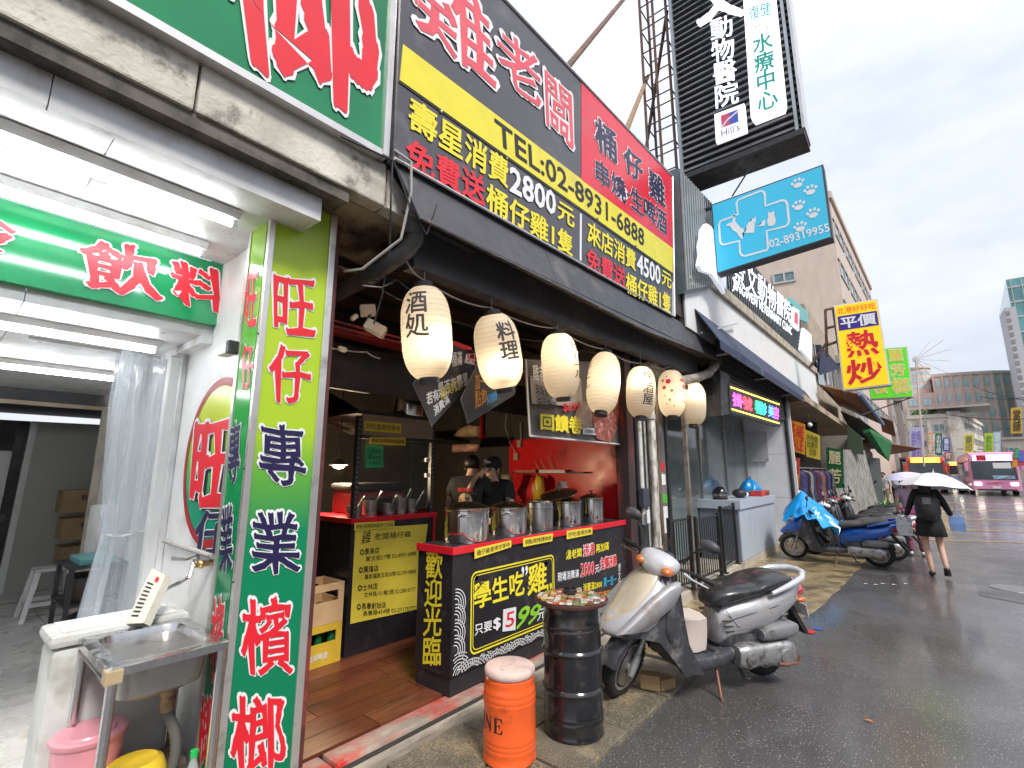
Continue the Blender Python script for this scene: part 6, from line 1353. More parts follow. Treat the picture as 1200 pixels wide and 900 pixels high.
# ================================================================ motor scooters
SEATM = mat('worn_black_vinyl', (.02, .02, .022), .3, var=.15, coat=.25, bump=.12, bscale=35, dirt=((.07, .065, .06), .25, 8))
DPL = mat('dusty_grey_plastic', (.05, .05, .06), .5, var=.2, dirt=((.2, .19, .18), .35, 9), bump=.15, rvar=.15)
ALU = mat('cast_aluminium', (.42, .42, .42), .45, .7, dirt=((.15, .12, .1), .35, 14), bump=.2)
ORL = mat('orange_lens', (.6, .16, .03), .15, coat=.6, bump=.3, bscale=90); RDL = mat('red_lens', (.5, .01, .02), .12, coat=.6)
def sring(x, w, z0, z1, n=20, e=2.6, yo=0):
    "superellipse section across x"
    o = []; cz = (z0 + z1) / 2; hz = (z1 - z0) / 2
    for k in range(n):
        a = 2 * math.pi * k / n; c, s = math.cos(a), math.sin(a)
        o.append(V((x, yo + w * math.copysign(abs(c) ** (2 / e), c), cz + hz * math.copysign(abs(s) ** (2 / e), s))))
    return o
def zring(z, x0, x1, w, n=22, e=2.4, tilt=0):
    o = []; cx = (x0 + x1) / 2; hx = (x1 - x0) / 2
    for k in range(n):
        a = 2 * math.pi * k / n; c, s = math.cos(a), math.sin(a)
        xx = hx * math.copysign(abs(c) ** (2 / e), c)
        o.append(V((cx + xx, w * math.copysign(abs(s) ** (2 / e), s), z - tilt * xx)))
    return o
def smooth(rows, k=3):
    "Catmull-Rom through numeric station rows"
    out_ = []
    for i in range(len(rows) - 1):
        p0, p1, p2, p3 = rows[max(0, i - 1)], rows[i], rows[i + 1], rows[min(len(rows) - 1, i + 2)]
        for j in range(k):
            t = j / k; out_.append([.5 * (2 * b + (c - a) * t + (2 * a - 5 * b + 4 * c - d) * t * t + (-a + 3 * b - 3 * c + d) * t ** 3) for a, b, c, d in zip(p0, p1, p2, p3)])
    out_.append(list(rows[-1])); return out_
def wheel(par, name, c, r, w, M=None, disc=True):
    M = M or Matrix(); b = MB(); pr = []
    for k in range(17):
        a = math.pi * k / 16; pr.append((r - w * .5 + w * .5 * math.sin(a), -w * .5 * math.cos(a)))
    pr += [(r - w * .75, w * .42), (r - w * .75, -w * .42), pr[0]]
    b.lathe(pr, c, n=44, axis='y', cap=False); tyre = b.xf(M).build(name, RUBBER, par, True, 50)
    tr = MB()
    for k in range(44):
        a = 2 * math.pi * k / 44
        for s_ in (-1, 1):
            d = V((math.cos(a), 0, math.sin(a))); t_ = V((-math.sin(a), 0, math.cos(a))); p = V(c) + d * (r - .004) + V((0, s_ * .02, 0)); q = V(c) + d * (r - .014) + V((0, s_ * .042, 0)) + t_ * .01
            tr.hexa([p - t_ * .004, p + t_ * .004, q + t_ * .004, q - t_ * .004], [p - t_ * .004 + d * .005, p + t_ * .004 + d * .005, q + t_ * .004 + (d * .5 + V((0, s_ * .5, 0))) * .006, q - t_ * .004 + (d * .5 + V((0, s_ * .5, 0))) * .006])
    tag(tr.xf(M).build('tread', RUBBER, tyre), kind='stuff')
    ri = r - w * .75; MB().lathe([(ri + .004, -w * .4), (ri + .006, -w * .44), (ri - .012, -w * .4), (ri - .02, 0), (ri - .012, w * .4), (ri + .006, w * .44), (ri + .004, w * .4), (ri + .004, -w * .4)], c, n=40, axis='y', cap=False).xf(M).build('rim', ALU, tyre, True, 40)
    b = MB()
    for k in range(5):
        a = 2 * math.pi * k / 5 + .3; d = V((math.cos(a), 0, math.sin(a))); t_ = V((-math.sin(a), 0, math.cos(a))); p = V(c)
        b.hexa([p + d * .03 - t_ * .022 + V((0, -.012, 0)), p + d * .03 + t_ * .022 + V((0, -.012, 0)), p + d * (ri - .01) + t_ * .012 + V((0, -.012, 0)), p + d * (ri - .01) - t_ * .012 + V((0, -.012, 0))],
               [p + d * .03 - t_ * .022 + V((0, .012, 0)), p + d * .03 + t_ * .022 + V((0, .012, 0)), p + d * (ri - .01) + t_ * .012 + V((0, .012, 0)), p + d * (ri - .01) - t_ * .012 + V((0, .012, 0))])
    b.xf(M).build('spokes', ALU, tyre)
    MB().cyl(V(c) + V((0, -.06, 0)), V(c) + V((0, .06, 0)), .035, n=16).xf(M).build('hub', ALU, tyre, True, 40)
    if disc: MB().lathe([(.05, .045), (ri - .03, .045), (ri - .03, .05), (.05, .05), (.05, .045)], c, n=32, axis='y', cap=False).xf(M).build('brake_disc', STEEL2, tyre, True, 30)
    return tyre
def scooter(lab, loc, rotz, paint, fair=None, seatm=None, steer=0, roll=-6, big=1.0, racks=True, name='scooter', lens=None, group='scooters parked along the shops'):
    fair = fair or paint; seatm = seatm or SEATM
    T = thing(name, lab, 'scooter', loc, group, rotz, True); T.rotation_euler = (R(roll), 0, rotz); T.scale = (big,) * 3
    ax = V((-.44, 0, .9)).normalized(); piv = V((.47, 0, .7)); St = Matrix.Translation(piv) @ Matrix.Rotation(R(steer), 4, ax) @ Matrix.Translation(-piv)
    wheel(T, 'front_wheel', (.66, 0, .235), .235, .1, St); wheel(T, 'rear_wheel', (-.62, 0, .235), .235, .11, None, False)
    # fork and front fender
    for s_ in (-1, 1):
        MB().cyl((.66, s_ * .075, .24), (.565, s_ * .075, .5), .019, n=12).cyl((.68, s_ * .075, .2), (.62, s_ * .075, .34), .028, n=12).xf(St).build('fork_leg', ALU, T, True)
    b = MB(); rings = []
    for k in range(13):
        a = R(20 + k * 11.5); rr = .262; cx, cz = .66 + rr * math.cos(a), .235 + rr * math.sin(a); rings.append([V((cx + math.cos(a) * o_, y_, cz + math.sin(a) * o_)) for y_, o_ in ((-.066, -.04), (-.06, 0), (0, .012), (.06, 0), (.066, -.04), (.06, -.04), (.055, -.006), (0, .004), (-.055, -.006), (-.06, -.04))])
    b.loft(rings).xf(St).build('front_fender', DPL, T, True, 60)
    # front fairing (paint) and inner leg shield (plastic)
    rows = smooth([(.47, .36, .66, .11), (.495, .345, .81, .15), (.53, .345, .865, .175), (.60, .345, .82, .19), (.70, .35, .71, .2), (.80, .36, .60, .165), (.87, .375, .53, .11), (.90, .39, .49, .07)])
    MB().loft([zring(z, x0, x1, w, 28, 2.2, .12) for z, x0, x1, w in rows]).build('front_fairing', fair, T, True, 70)
    rows = smooth([(.24, .20, .33, .13), (.32, .27, .40, .19), (.42, .3, .46, .215), (.52, .315, .5, .225), (.64, .32, .48, .22), (.76, .335, .47, .2), (.86, .36, .46, .14), (.9, .375, .45, .09)])
    MB().loft([zring(z, x0, x1, w, 28, 3, .06) for z, x0, x1, w in rows]).build('leg_shield', DPL, T, True, 60)
    # lower side wings sweeping from the nose to the floor
    for s_ in (-1, 1):
        q = [(.80, .50), (.66, .49), (.52, .46), (.40, .33), (.30, .21), (.14, .2), (.2, .3), (.27, .42), (.32, .62), (.35, .78), (.42, .72), (.6, .62)]
        MB().hexa([V((x, s_ * .15, z)) for x, z in (q if s_ < 0 else q[::-1])], [V((x, s_ * (.205 if 1 < i < 10 else .175), z)) for i, (x, z) in enumerate(q if s_ < 0 else q[::-1])]).build('side_wing', DPL, T)
        if lens: MB().loft([[V((x, s_ * (.17 + o_), z)) for x, z in ((.86, .545), (.72, .535), (.56, .60), (.40, .70), (.335, .80), (.36, .855), (.46, .83), (.60, .74), (.74, .63))][:: 1 if s_ < 0 else -1] if o_ < .05 else [V((x, s_ * (.17 + o_), z)) for x, z in ((.80, .56), (.70, .555), (.57, .615), (.43, .70), (.375, .79), (.385, .83), (.46, .81), (.59, .73), (.71, .63))][:: 1 if s_ < 0 else -1] for o_ in (0, .035, .055)]).build('fairing_wing', paint, T, True, 60)
    if lens: MB().loft([zring(z, x0, x1, w, 24, 2.2, .5) for z, x0, x1, w in smooth([(.60, .60, .845, .05), (.64, .55, .82, .11), (.70, .5, .755, .14), (.78, .46, .675, .145), (.86, .42, .585, .12), (.905, .41, .53, .08)])]).build('headlight_lens', lens, T, True, 60)
    else: MB().ball((.69, 0, .68), .09, .12, .05, n=16).build('headlight', mat('clear_headlamp', (.6, .62, .65), .08, coat=1), T, True)
    # floorboard
    rows = smooth([(.34, .17, .25, .31), (.2, .185, .2, .305), (.0, .175, .195, .30), (-.16, .15, .21, .30), (-.3, .12, .22, .34)], 2)
    MB().loft([sring(x, w, a, b_, 24, 5) for x, w, a, b_ in rows]).build('floorboard', DPL, T, True, 50)
    for i in range(5): MB().bbox(.24 - i * .07, .28 - i * .07, -.12, .12, .302, .309, .003).build('grip_strip', RUBBER, T)
    # rear body
    rows = smooth([(-.085, .085, .33, .56), (-.12, .12, .31, .59), (-.2, .14, .35, .63), (-.34, .175, .37, .665), (-.55, .182, .42, .70), (-.74, .155, .50, .725), (-.88, .11, .575, .74), (-.97, .035, .65, .74)])
    MB().loft([sring(x, w, a, b_, 26, 2.5) for x, w, a, b_ in rows]).build('rear_body', paint, T, True, 70)
    rows = smooth([(-.1, .08, .30, .62), (-.2, .115, .25, .6), (-.4, .15, .28, .56), (-.6, .12, .44, .62), (-.8, .07, .54, .66)])
    MB().loft([sring(x, w, a, b_, 22, 3) for x, w, a, b_ in rows]).build('lower_body', DPL, T, True, 60)
    for s_ in (-1, 1):
        for k in range(3): MB().bbox(-.2 + k * .012, -.12 + k * .012, s_ * .128 - .012, s_ * .128 + .012, .43 + k * .04, .437 + k * .04, .003).build('vent_slot', BLACK, T)
    for s_ in (-1, 1):
        MB().tube([(-.13, s_ * .118, .50), (-.3, s_ * .168, .56), (-.55, s_ * .18, .60), (-.8, s_ * .138, .645), (-.93, s_ * .07, .675)], .0028, n=4).build('panel_gap', BLACK, T); MB().tube([(-.13, s_ * .12, .585), (-.22, s_ * .145, .47), (-.42, s_ * .172, .43)], .0028, n=4).build('panel_gap', BLACK, T)
    for k in range(2): MB().tube([(.40, .1 - k * .2, .93), (.47, .13 - k * .26, .86), (.42, .1 - k * .2, .76)], .005, n=5).build('control_cable', RUBBER, T)
    # seat
    rows = smooth([(-.02, .05, .605, .645), (-.06, .10, .60, .70), (-.16, .145, .62, .74), (-.3, .165, .655, .755), (-.42, .17, .675, .765), (-.5, .172, .69, .79), (-.66, .16, .71, .81), (-.78, .125, .725, .80), (-.83, .07, .73, .77)], 4)
    MB().loft([sring(x, w, a, b_, 26, 2.7) for x, w, a, b_ in rows]).build('seat', seatm, T, True, 80)
    MB().tube([(-.52, .178, .70), (-.68, .18, .745), (-.85, .15, .78), (-.96, .07, .795), (-.975, 0, .797), (-.96, -.07, .795), (-.85, -.15, .78), (-.68, -.18, .745), (-.52, -.178, .70)], [.016, .022, .026, .028, .028, .028, .026, .022, .016], n=10).build('grab_rail', fair if lens else paint, T, True, 80)
    # tail: light, indicators, mudguard, plate
    MB().loft([sring(x, w, a, b_, 18, 2.4) for x, w, a, b_ in ((-.84, .13, .61, .70), (-.93, .105, .615, .70), (-.985, .055, .635, .705), (-1.0, .01, .65, .69))]).build('tail_light', RDL, T, True, 60)
    for s_ in (-1, 1): MB().ball((-.9, s_ * .105, .60), .05, .03, .022, n=12).build('rear_indicator', ORL, T, True)
    rows = [(-.8, .07, .56, .62), (-.9, .07, .42, .54), (-.96, .075, .3, .44)]
    MB().hexa([V((-.78, -.06, .6)), V((-.78, .06, .6)), V((-1.0, .07, .3)), V((-1.0, -.07, .3))], [V((-.82, -.06, .62)), V((-.82, .06, .62)), V((-1.03, .07, .31)), V((-1.03, -.07, .31))]).build('mudguard', RUBBER, T)
    MB().slab([V((-1.0, .09, .44)), V((-1.0, -.09, .44)), V((-.97, -.09, .54)), V((-.97, .09, .54))], .004, .01).build('licence_plate', WHITE, T)
    # engine and transmission on the left, exhaust on the right
    rows = smooth([(-.2, .05, .2, .33), (-.26, .075, .165, .35), (-.4, .07, .18, .345), (-.55, .075, .16, .35), (-.66, .085, .14, .35), (-.74, .05, .17, .31)])
    MB().loft([sring(x, w, a, b_, 20, 3, .15) for x, w, a, b_ in rows]).build('transmission_case', ALU, T, True, 50)
    MB().loft([sring(x, w, a, b_, 18, 3, .15) for x, w, a, b_ in smooth([(-.42, .05, .36, .43), (-.5, .07, .355, .47), (-.7, .07, .36, .475), (-.78, .04, .38, .45)])]).build('air_filter_box', mat('grey_air_box', (.2, .2, .21), .5, dirt=((.1, .09, .08), .3, 12)), T, True, 50)
    MB().cyl((-.28, .22, .26), (-.28, .235, .26), .05, n=20).build('case_cover', ALU, T, True, 30); MB().cyl((-.62, .22, .24), (-.62, .24, .24), .06, n=20).build('case_cover', ALU, T, True, 30)
    MB().tube([(-.52, .24, .21), (-.58, .25, .2), (-.7, .25, .2), (-.72, .25, .25)], .011, n=8).build('kick_lever', mat('rusty_lever', (.25, .12, .08), .6, .5), T, True)
    MB().cyl((-.3, -.15, .2), (-.85, -.17, .32), .055, .06, n=18).build('muffler', mat('black_muffler', (.05, .05, .05), .4, .6), T, True, 40); MB().tube([(-.1, -.05, .24), (-.2, -.12, .18), (-.34, -.15, .21)], .018, n=8).build('exhaust_pipe', STEEL2, T, True)
    for s_ in (-1, 1):
        c0, c1 = V((-.6, s_ * .14, .3)), V((-.7, s_ * .14, .58)); MB().cyl(c0, c1, .014, n=8).build('shock_absorber', ALU, T, True)
        sp = [c0.lerp(c1, .15 + .7 * k / 60) + V((math.cos(k * .7) * .026, math.sin(k * .7) * .026, 0)) for k in range(60)]; MB().tube(sp, .005, n=4).build('spring', RDL if s_ > 0 and not lens else STEEL2, T)
    MB().tube([(-.05, .1, .22), (.0, .22, .03), (.02, .26, .02)], .011, n=8).build('side_stand', mat('rusty_lever', (.25, .12, .08), .6, .5), T, True); MB().tube([(-.25, .1, .2), (-.3, .13, .08), (-.34, .15, .08)], .012, n=8).tube([(-.25, -.1, .2), (-.3, -.13, .08), (-.34, -.15, .08)], .012, n=8).tube([(-.26, .1, .17), (-.26, -.1, .17)], .012, n=6).build('centre_stand', BLACK, T, True)
    # handlebar group, turned with the wheel
    rows = smooth([(.53, .04, .90, .95), (.5, .1, .885, 1.0), (.44, .15, .885, 1.03), (.38, .15, .895, 1.03), (.33, .12, .91, .99), (.3, .06, .92, .96)])
    MB().loft([sring(x, w, a, b_, 24, 2.3) for x, w, a, b_ in rows]).xf(St).build('handlebar_cowl', fair if lens else paint, T, True, 70)
    MB().cyl((.46, 0, .7), (.4, 0, .93), .04, n=12).xf(St).build('steering_stem', DPL, T, True)
    for s_ in (-1, 1):
        MB().tube([(.39, s_ * .1, .95), (.37, s_ * .2, .965), (.31, s_ * .36, .94)], .012, n=8).xf(St).build('handlebar', BLACK, T, True)
        MB().tube([(.345, s_ * .25, .955), (.305, s_ * .375, .938)], [.019, .018], n=12).xf(St).build('grip', RUBBER, T, True)
        MB().tube([(.40, s_ * .19, .95), (.40, s_ * .26, .935), (.36, s_ * .36, .915)], [.012, .008, .006], n=8).xf(St).build('brake_lever', STEEL, T, True)
        MB().ball((.485, s_ * .105, .945), .05, .045, .032, n=14).xf(St).build('front_indicator', ORL, T, True)
        me_ = [(.38, s_ * .16, 1.0), (.37, s_ * .2, 1.1), (.36, s_ * .27, 1.17)]
        MB().tube(me_, .007, n=6).xf(St).build('mirror_stalk', BLACK, T, True)
        mm = MB().loft([[V((.355 + dx, s_ * .31 + .075 * k_ * math.cos(a), 1.2 + .045 * k_ * math.sin(a))) for a in [2 * math.pi * j / 18 for j in range(18)]] for dx, k_ in ((-.008, .94), (.0, 1), (.02, .85), (.035, .4))]); mh_ = mm.xf(St).build('mirror', DPL, T, True, 60)
        MB().loft([[V((.345, s_ * .31 + .066 * math.cos(a), 1.2 + .038 * math.sin(a))) for a in [2 * math.pi * j / 18 for j in range(18)]], [V((.346, s_ * .31 + .066 * math.cos(a), 1.2 + .038 * math.sin(a))) for a in [2 * math.pi * j / 18 for j in range(18)]]]).xf(St).build('mirror_glass', CHROME, mh_)
    MB().ball((.36, 0, 1.015), .05, .08, .014, n=14).xf(St).build('speedometer', mat('dark_gauge_glass', (.03, .03, .03), .1), T, True)
    return T
SILVER = mat('aged_silver_paint', (.44, .43, .44), .3, .35, var=.05, dirt=((.35, .27, .2), .2, 6), coat=.5, rvar=.08)
SILW = mat('pearl_white_silver', (.56, .56, .59), .28, .15, var=.04, dirt=((.5, .42, .36), .18, 7), coat=.5)
YLENS = mat('yellowed_lens', (.58, .5, .38), .18, var=.1, coat=.7, dirt=((.5, .4, .28), .2, 5))
fw_, rw_ = V((-1.78, 3.43, 0)), V((-1.10, 4.55, 0)); mid = (fw_ + rw_) / 2; hd = math.atan2(fw_.y - rw_.y, fw_.x - rw_.x)
sc0 = scooter('silver scooter with black seat parked on its side stand beside the barrel table', tuple(mid + V((.0, 0, .01))), hd, SILVER, SILW, steer=28, roll=-7, big=1.0, lens=YLENS)
WB = thing('white_carton', 'pale crumpled bag on the footboard of the silver scooter', 'bag', (0, 0, 0), local=True); M_ = sc0.matrix_world.copy() if False else (Matrix.Translation(sc0.location) @ sc0.rotation_euler.to_matrix().to_4x4())
WB.location = M_ @ V((.12, 0, .31)); WB.rotation_euler = sc0.rotation_euler
rg = [[V((a * (1 + .04 * math.sin(k * 2.1 + z * 20)), b_ * (1 + .05 * math.cos(k * 1.7 + z * 14)), z)) for k, (a, b_) in enumerate(((-.09, -.1), (0, -.12), (.1, -.1), (.12, 0), (.1, .1), (0, .12), (-.09, .1), (-.11, 0)))] for z in (0, .06, .13, .2, .23)]
MB().loft(rg).build('bag_body', mat('pale_pink_bag', (.66, .56, .5), .5, var=.08), WB, True, 60)
t = thing('small_carton', 'little torn cardboard piece lying behind the front wheel of the silver scooter', 'cardboard', tuple(P(762, 800, z=.04))); p = P(763, 806, z=.035)
for k, (a, dx) in enumerate(((.3, 0), (1.2, .07))): MB().bbox(-.07, .07, -.05, .05, 0, .1 - k * .03, .006).xf(Matrix.Translation(p + V((dx, dx, 0))) @ Matrix.Rotation(a, 4, 'Z')).build('flap', CARD, t)
BLUEP = mat('metallic_blue_paint', (.01, .11, .5), .25, .3, var=.05, coat=.8); WHP = mat('scooter_white_paint', (.7, .7, .72), .3, coat=.6); BKP = mat('scooter_black_paint', (.02, .02, .023), .25, coat=.6); RDP = mat('scooter_red_paint', (.5, .015, .03), .28, coat=.6); GYP = mat('scooter_grey_paint', (.3, .31, .33), .3, .3, coat=.5)
SEATG = mat('grey_worn_seat', (.075, .07, .07), .45, var=.15, bump=.1)
bl = scooter('blue scooter half covered by a bright blue rain sheet', (-1.24, 10.72, .006), math.pi, BLUEP, BLUEP, SEATG, 12, -5)
scooter('white and black scooter directly behind the blue one', (-1.05, 11.65, .006), math.pi + .1, WHP, BKP, SEATG, -10, -5)
scooter('black scooter with red details, third from the near end of the row', (-1.2, 12.5, .006), math.pi - .05, BKP, RDP, SEATM, 15, -5)
scooter('grey scooter with red mirrors, fourth in the row beside the clothes shop', (-1.1, 13.4, .006), math.pi + .05, GYP, BKP, SEATM, -5, -5)
scooter('red scooter, fifth in the row in front of the clothes shop', (-1.15, 14.35, .006), math.pi, RDP, WHP, SEATM, 8, -5)
scooter('dark scooter with white side panel, sixth in the row', (-1.0, 15.3, .006), math.pi - .08, WHP, BKP, SEATM, 0, -5)
scooter('black scooter, last of the row before the grey metal door', (-1.1, 16.4, .006), math.pi, BKP, BKP, SEATM, 20, -5)
# rain sheet thrown over the blue scooter's handlebar
RS = thing('rain_cover', 'bright blue waterproof sheet draped over the handlebars of the blue scooter', 'cover', (-1.8, 10.7, .4))
random.seed(9); bm = bmesh.new(); nx, ny = 26, 22; vs = []
for j in range(ny + 1):
    for i in range(nx + 1):
        s_, t_ = i / nx, j / ny; x = -1.98 + s_ * .86; y = 10.28 + t_ * .86
        d = math.hypot((x + 1.68) * 1.0, (y - 10.72) * .9); pk = 1.28 - 1.15 * d ** 1.0
        fl_ = .035 * math.sin(16 * math.atan2(y - 10.72, x + 1.68)) * min(1, d * 3)
        z = max(.42 + .18 * s_ + .1 * math.sin(s_ * 9 + t_ * 5), pk + fl_) if d < .9 else .5
        if s_ > .55: z = max(z - .05 * math.sin(t_ * 12), .6 - (s_ - .55) * .2)
        vs.append(V((x + fl_ * .5, y + fl_ * .5, z)))
# tent shape: vertices slide outward less where the sheet hangs steeply
fs = [(j * (nx + 1) + i, j * (nx + 1) + i + 1, (j + 1) * (nx + 1) + i + 1, (j + 1) * (nx + 1) + i) for j in range(ny) for i in range(nx)]
MB().add(vs, fs).build('sheet', mat('bright_blue_tarpaulin', (.01, .3, .72), .3, var=.15, scale=5, bump=.4, bscale=9, coat=.2), RS, True, 180)
# ================================================================ shops and canopies farther down the street
BEI = mat('beige_render', (.42, .34, .25), .8, dirt=((.22, .17, .12), .3, 2), bump=.1)
WG = mat('window_glass_far', (.12, .18, .2), .08, var=.5, scale=1.0, spec=1); WFR = mat('window_frame_far', (.5, .5, .48), .5)
SB = thing('clothes_shop_building', 'low beige building with shops beneath, right of the clinic', 'building', (-4, 20, 0))
MB().box(-8, -2.16, 18.05, 26, 3.42, 7.2).build('upper_storey', BEI, SB); MB().box(-8, -1.75, 12.9, 26, 3.25, 3.41).build('soffit_slab', mat('peeling_beige_soffit', (.5, .38, .26), .8, dirt=((.3, .2, .12), .35, 2), bump=.2), SB)
MB().box(-8, -3.4, 12.6, 26, 0, 3.24).build('shop_rear_wall', INBLK, SB); MB().box(-3.4, -2.05, 12.62, 12.7, 0, 3.24).build('party_wall', WHITE, SB)
MB().box(-6, -2.2, 18.0, 18.1, 0, 3.2).build('party_wall', INBLK, SB)
for i in range(3): MB().box(-2.15, -2.12, 19 + i * 2.4, 20.6 + i * 2.4, 4.6, 6).build('window', WG, SB)
MB().box(-8, -2.05, 18.1, 26, 3.42, 3.5).build('ledge', CORN, SB)
def board(name, lab, cat, px, kk, col, th=.05, group=None, em=0, base=None):
    t = thing(name, lab, cat, tuple(P(*px[0], **kk)), group); q = PQ(px, **kk); MB().slab(q, th).build('panel', base or mat('sign_' + '_'.join('%03d' % int(c * 255) for c in col) + ('e' if em else ''), col, .45, var=.05, emit=em, ecol=col), t); return t, q
t, q = board('clothes_banner', 'orange shop banner with red letters hanging in front of the clothes shop', 'banner', [(924, 527), (943, 533), (943, 497), (924, 491)], dict(y=13.2), (.75, .3, .02)); text('WE ARE', sub(q, .05, .95, .5, .9), INK_R, t, .04, lift=.01); text('SALE', sub(q, .1, .9, .1, .45), INK_R, t, .02, lift=.01)
t, q = board('yellow_banner', 'yellow cloth banner with dark handwriting beside the orange banner', 'banner', [(945, 535), (961, 539), (960, 510), (943, 503)], dict(y=13.6), (.65, .52, .05)); text('大特價\n出清中\n全部', sub(q, .12, .9, .12, .9), mat('olive_writing', (.12, .12, .02), .6), t, .02, lift=.01)
t, q = board('red_poster', 'red and orange poster on the clothes shop post', 'poster', [(923, 570), (936, 572), (937, 537), (924, 535)], dict(y=13.1), (.6, .06, .03)); MB().slab(sub(q, 0, 1, 0, .45), .004, .01).build('orange_field', mat('orange_field', (.7, .35, .08), .5), t); text('特賣', sub(q, .2, .8, .55, .9), INK_W, t, .02, lift=.012)
random.seed(8)
cl = [(.03, .03, .05), (.06, .05, .2), (.02, .02, .02), (.25, .22, .2), (.05, .07, .16), (.12, .02, .05), (.03, .04, .08), (.3, .1, .1)]
rk = thing('clothes_rail', 'steel clothes rail at the front of the clothes shop', 'rail', (-2.2, 14.5, 0)); MB().tube([(-2.25, 13.0, 1.72), (-2.0, 17.3, 1.72)], .018, n=6).build('rail', STEEL2, rk)
for y_ in (13.0, 15.2, 17.3): MB().tube([(-2.25 + (y_ - 13) * .058, y_, 0), (-2.25 + (y_ - 13) * .058, y_, 1.72)], .02, n=6).build('leg', STEEL2, rk)
cn = ['black coat', 'navy blouse', 'black jacket', 'grey shirt', 'blue trousers', 'wine coloured dress', 'dark blue shirt', 'dusty pink top', 'charcoal cardigan', 'indigo jeans', 'dark olive parka', 'purple scarf']
for i in range(12):
    y_ = 13.2 + i * .35; x_ = -2.25 + (y_ - 13) * .058; c = cl[i % 8]; L_ = random.uniform(.7, 1.1)
    g = MB(); rings = []
    for z, w_, d_ in ((1.66, .05, .02), (1.6, .2, .04), (1.5, .23, .05), (1.66 - L_ * .6, .2, .06), (1.66 - L_, .24, .07)):
        rings.append([V((x_ + w_ * math.cos(a) * (1 + .1 * math.sin(a * 5 + i)), y_ + d_ * math.sin(a) * (1 + .3 * math.sin(a * 3)), z)) for a in [2 * math.pi * k / 14 for k in range(14)]])
    g.loft(rings); o = g.build('hanging_garment', mat('garment_%d' % i, c, .85, var=.3, scale=12), None, True, 70); tag(o, cn[i] + ' hanging on the rail of the clothes shop', 'clothes', 'clothes on the rail')
    MB().tube([(x_ - .12, y_, 1.62), (x_, y_, 1.69), (x_ + .12, y_, 1.62)], .006, n=4).build('hanger', BLACK, o)
bagw = bag('plastic_sack', 'white and red striped plastic sack at the corner post of the clinic', [(922, 604), (921, 578), (930, 572), (942, 577), (943, 600), (934, 606)], 12.95, mat('white_red_sack', (.6, .56, .56), .4, dirt=((.6, .04, .05), .35, 4)), 'sack', .15)
t, q = board('green_vertical_sign', 'green standing sign with two white and gold characters between the clothes and the plastic sheet', 'sign', [(969, 572), (989, 572), (988, 527), (968, 524)], dict(y=17.5), (.01, .12, .03)); text('麗', sub(q, .15, .85, .6, .92), mat('ivory_ink', (.8, .7, .4), .4), t, .03, lift=.012); text('芳', sub(q, .15, .85, .12, .48), mat('ivory_ink', (.8, .7, .4), .4), t, .03, lift=.012); MB().slab(sub(q, 1.02, 1.14, 0, 1), .06).build('side_edge', mat('grey_edge', (.5, .5, .5), .5), t)
t = thing('corrugated_sheet', 'leaning translucent corrugated plastic sheet beside the green standing sign', 'sheet', (-1.6, 19, 1)); a, b_ = V((-1.85, 18.6, .1)), V((-.95, 20.0, .1)); n = 96; vs = []
for j in (0, 1):
    for i in range(n + 1):
        p = a.lerp(b_, i / n); p = p + V((.0, .018 * math.sin(i * math.pi / 2), 0)); p.z = .1 if j == 0 else 2.35; p.x += (0 if j == 0 else -.22); vs.append(p)
MB().add(vs, [(i, i + 1, n + 2 + i, n + 1 + i) for i in range(n)]).build('sheet', mat('silver_plastic', (.5, .48, .44), .2, .2, var=.5, stretch=(6, 6, .4), alpha=.9), t, True, 180)
t, q = board('dark_green_panel', 'dark mossy green panel above the corrugated sheet', 'panel', [(993, 530), (1012, 533), (1010, 512), (993, 498)], dict(y=19.5), (.06, .09, .05), .1)
t, q = board('grey_metal_door', 'leaning grey metal door past the corrugated sheet', 'door', [(1018, 590), (1036, 592), (1031, 537), (1014, 536)], dict(y=24), (.2, .22, .22), .08); MB().ball(bil(q, .6, .5) + nrm(q) * .03, .04, n=8).build('handle', BLACK, t)
def awn(lab, pts, m, name='canopy', th=.03, cat='awning'):
    t = thing(name, lab, cat, tuple(V(pts[0]))); b = MB(); pts = [V(p) for p in pts]; b.hexa(pts, [p + V((0, 0, th)) for p in pts]); b.build('cloth', m, t)
    return t, pts
BRA = mat('rust_brown_tarpaulin', (.3, .11, .035), .6, var=.25, dirt=((.12, .05, .02), .3, 2), bump=.2, bscale=10)
t, p_ = awn('big rust brown tarpaulin canopy with a blue edge below the yellow sign', [P(963, 452, y=17.5), P(1006, 462, y=19.5), P(1034, 498, y=24), P(985, 476, y=24.5)], BRA); MB().tube([p_[1] + V((.02, 0, .02)), p_[2] + V((.02, 0, .02))], .07, n=6).build('blue_edge', mat('pale_blue_edge', (.25, .35, .6), .5), t); MB().tube([p_[0], p_[3]], .04, n=6).tube([p_[0].lerp(p_[1], .5), p_[3].lerp(p_[2], .5)], .03, n=5).build('frame_pole', BLACK, t)
t, p_ = awn('second brown canopy tip just beyond the blue edged one', [P(1030, 488, y=25), P(1046, 494, y=26), P(1050, 512, y=29), P(1034, 506, y=29)], BRA)
t, p_ = awn('third brown canopy, low and pointed, nearest the buses', [P(1040, 520, y=34), P(1080, 526, y=36), P(1062, 530, y=40), P(1035, 534, y=40)], BRA)
t, p_ = awn('dark slanting canopy framework under the brown tarpaulins', [P(985, 482, y=20), P(1010, 493, y=21), P(1046, 520, y=28), P(1000, 512, y=28)], BLACK)
t, p_ = awn('green net tarpaulin drooping in front of the grey metal door', [P(1012, 508, y=22), P(1020, 506, y=22), P(1045, 520, y=25), P(1042, 541, y=25), P(1028, 530, y=24)], mat('green_net', (.03, .2, .07), .6, var=.3, bump=.3), th=.12)
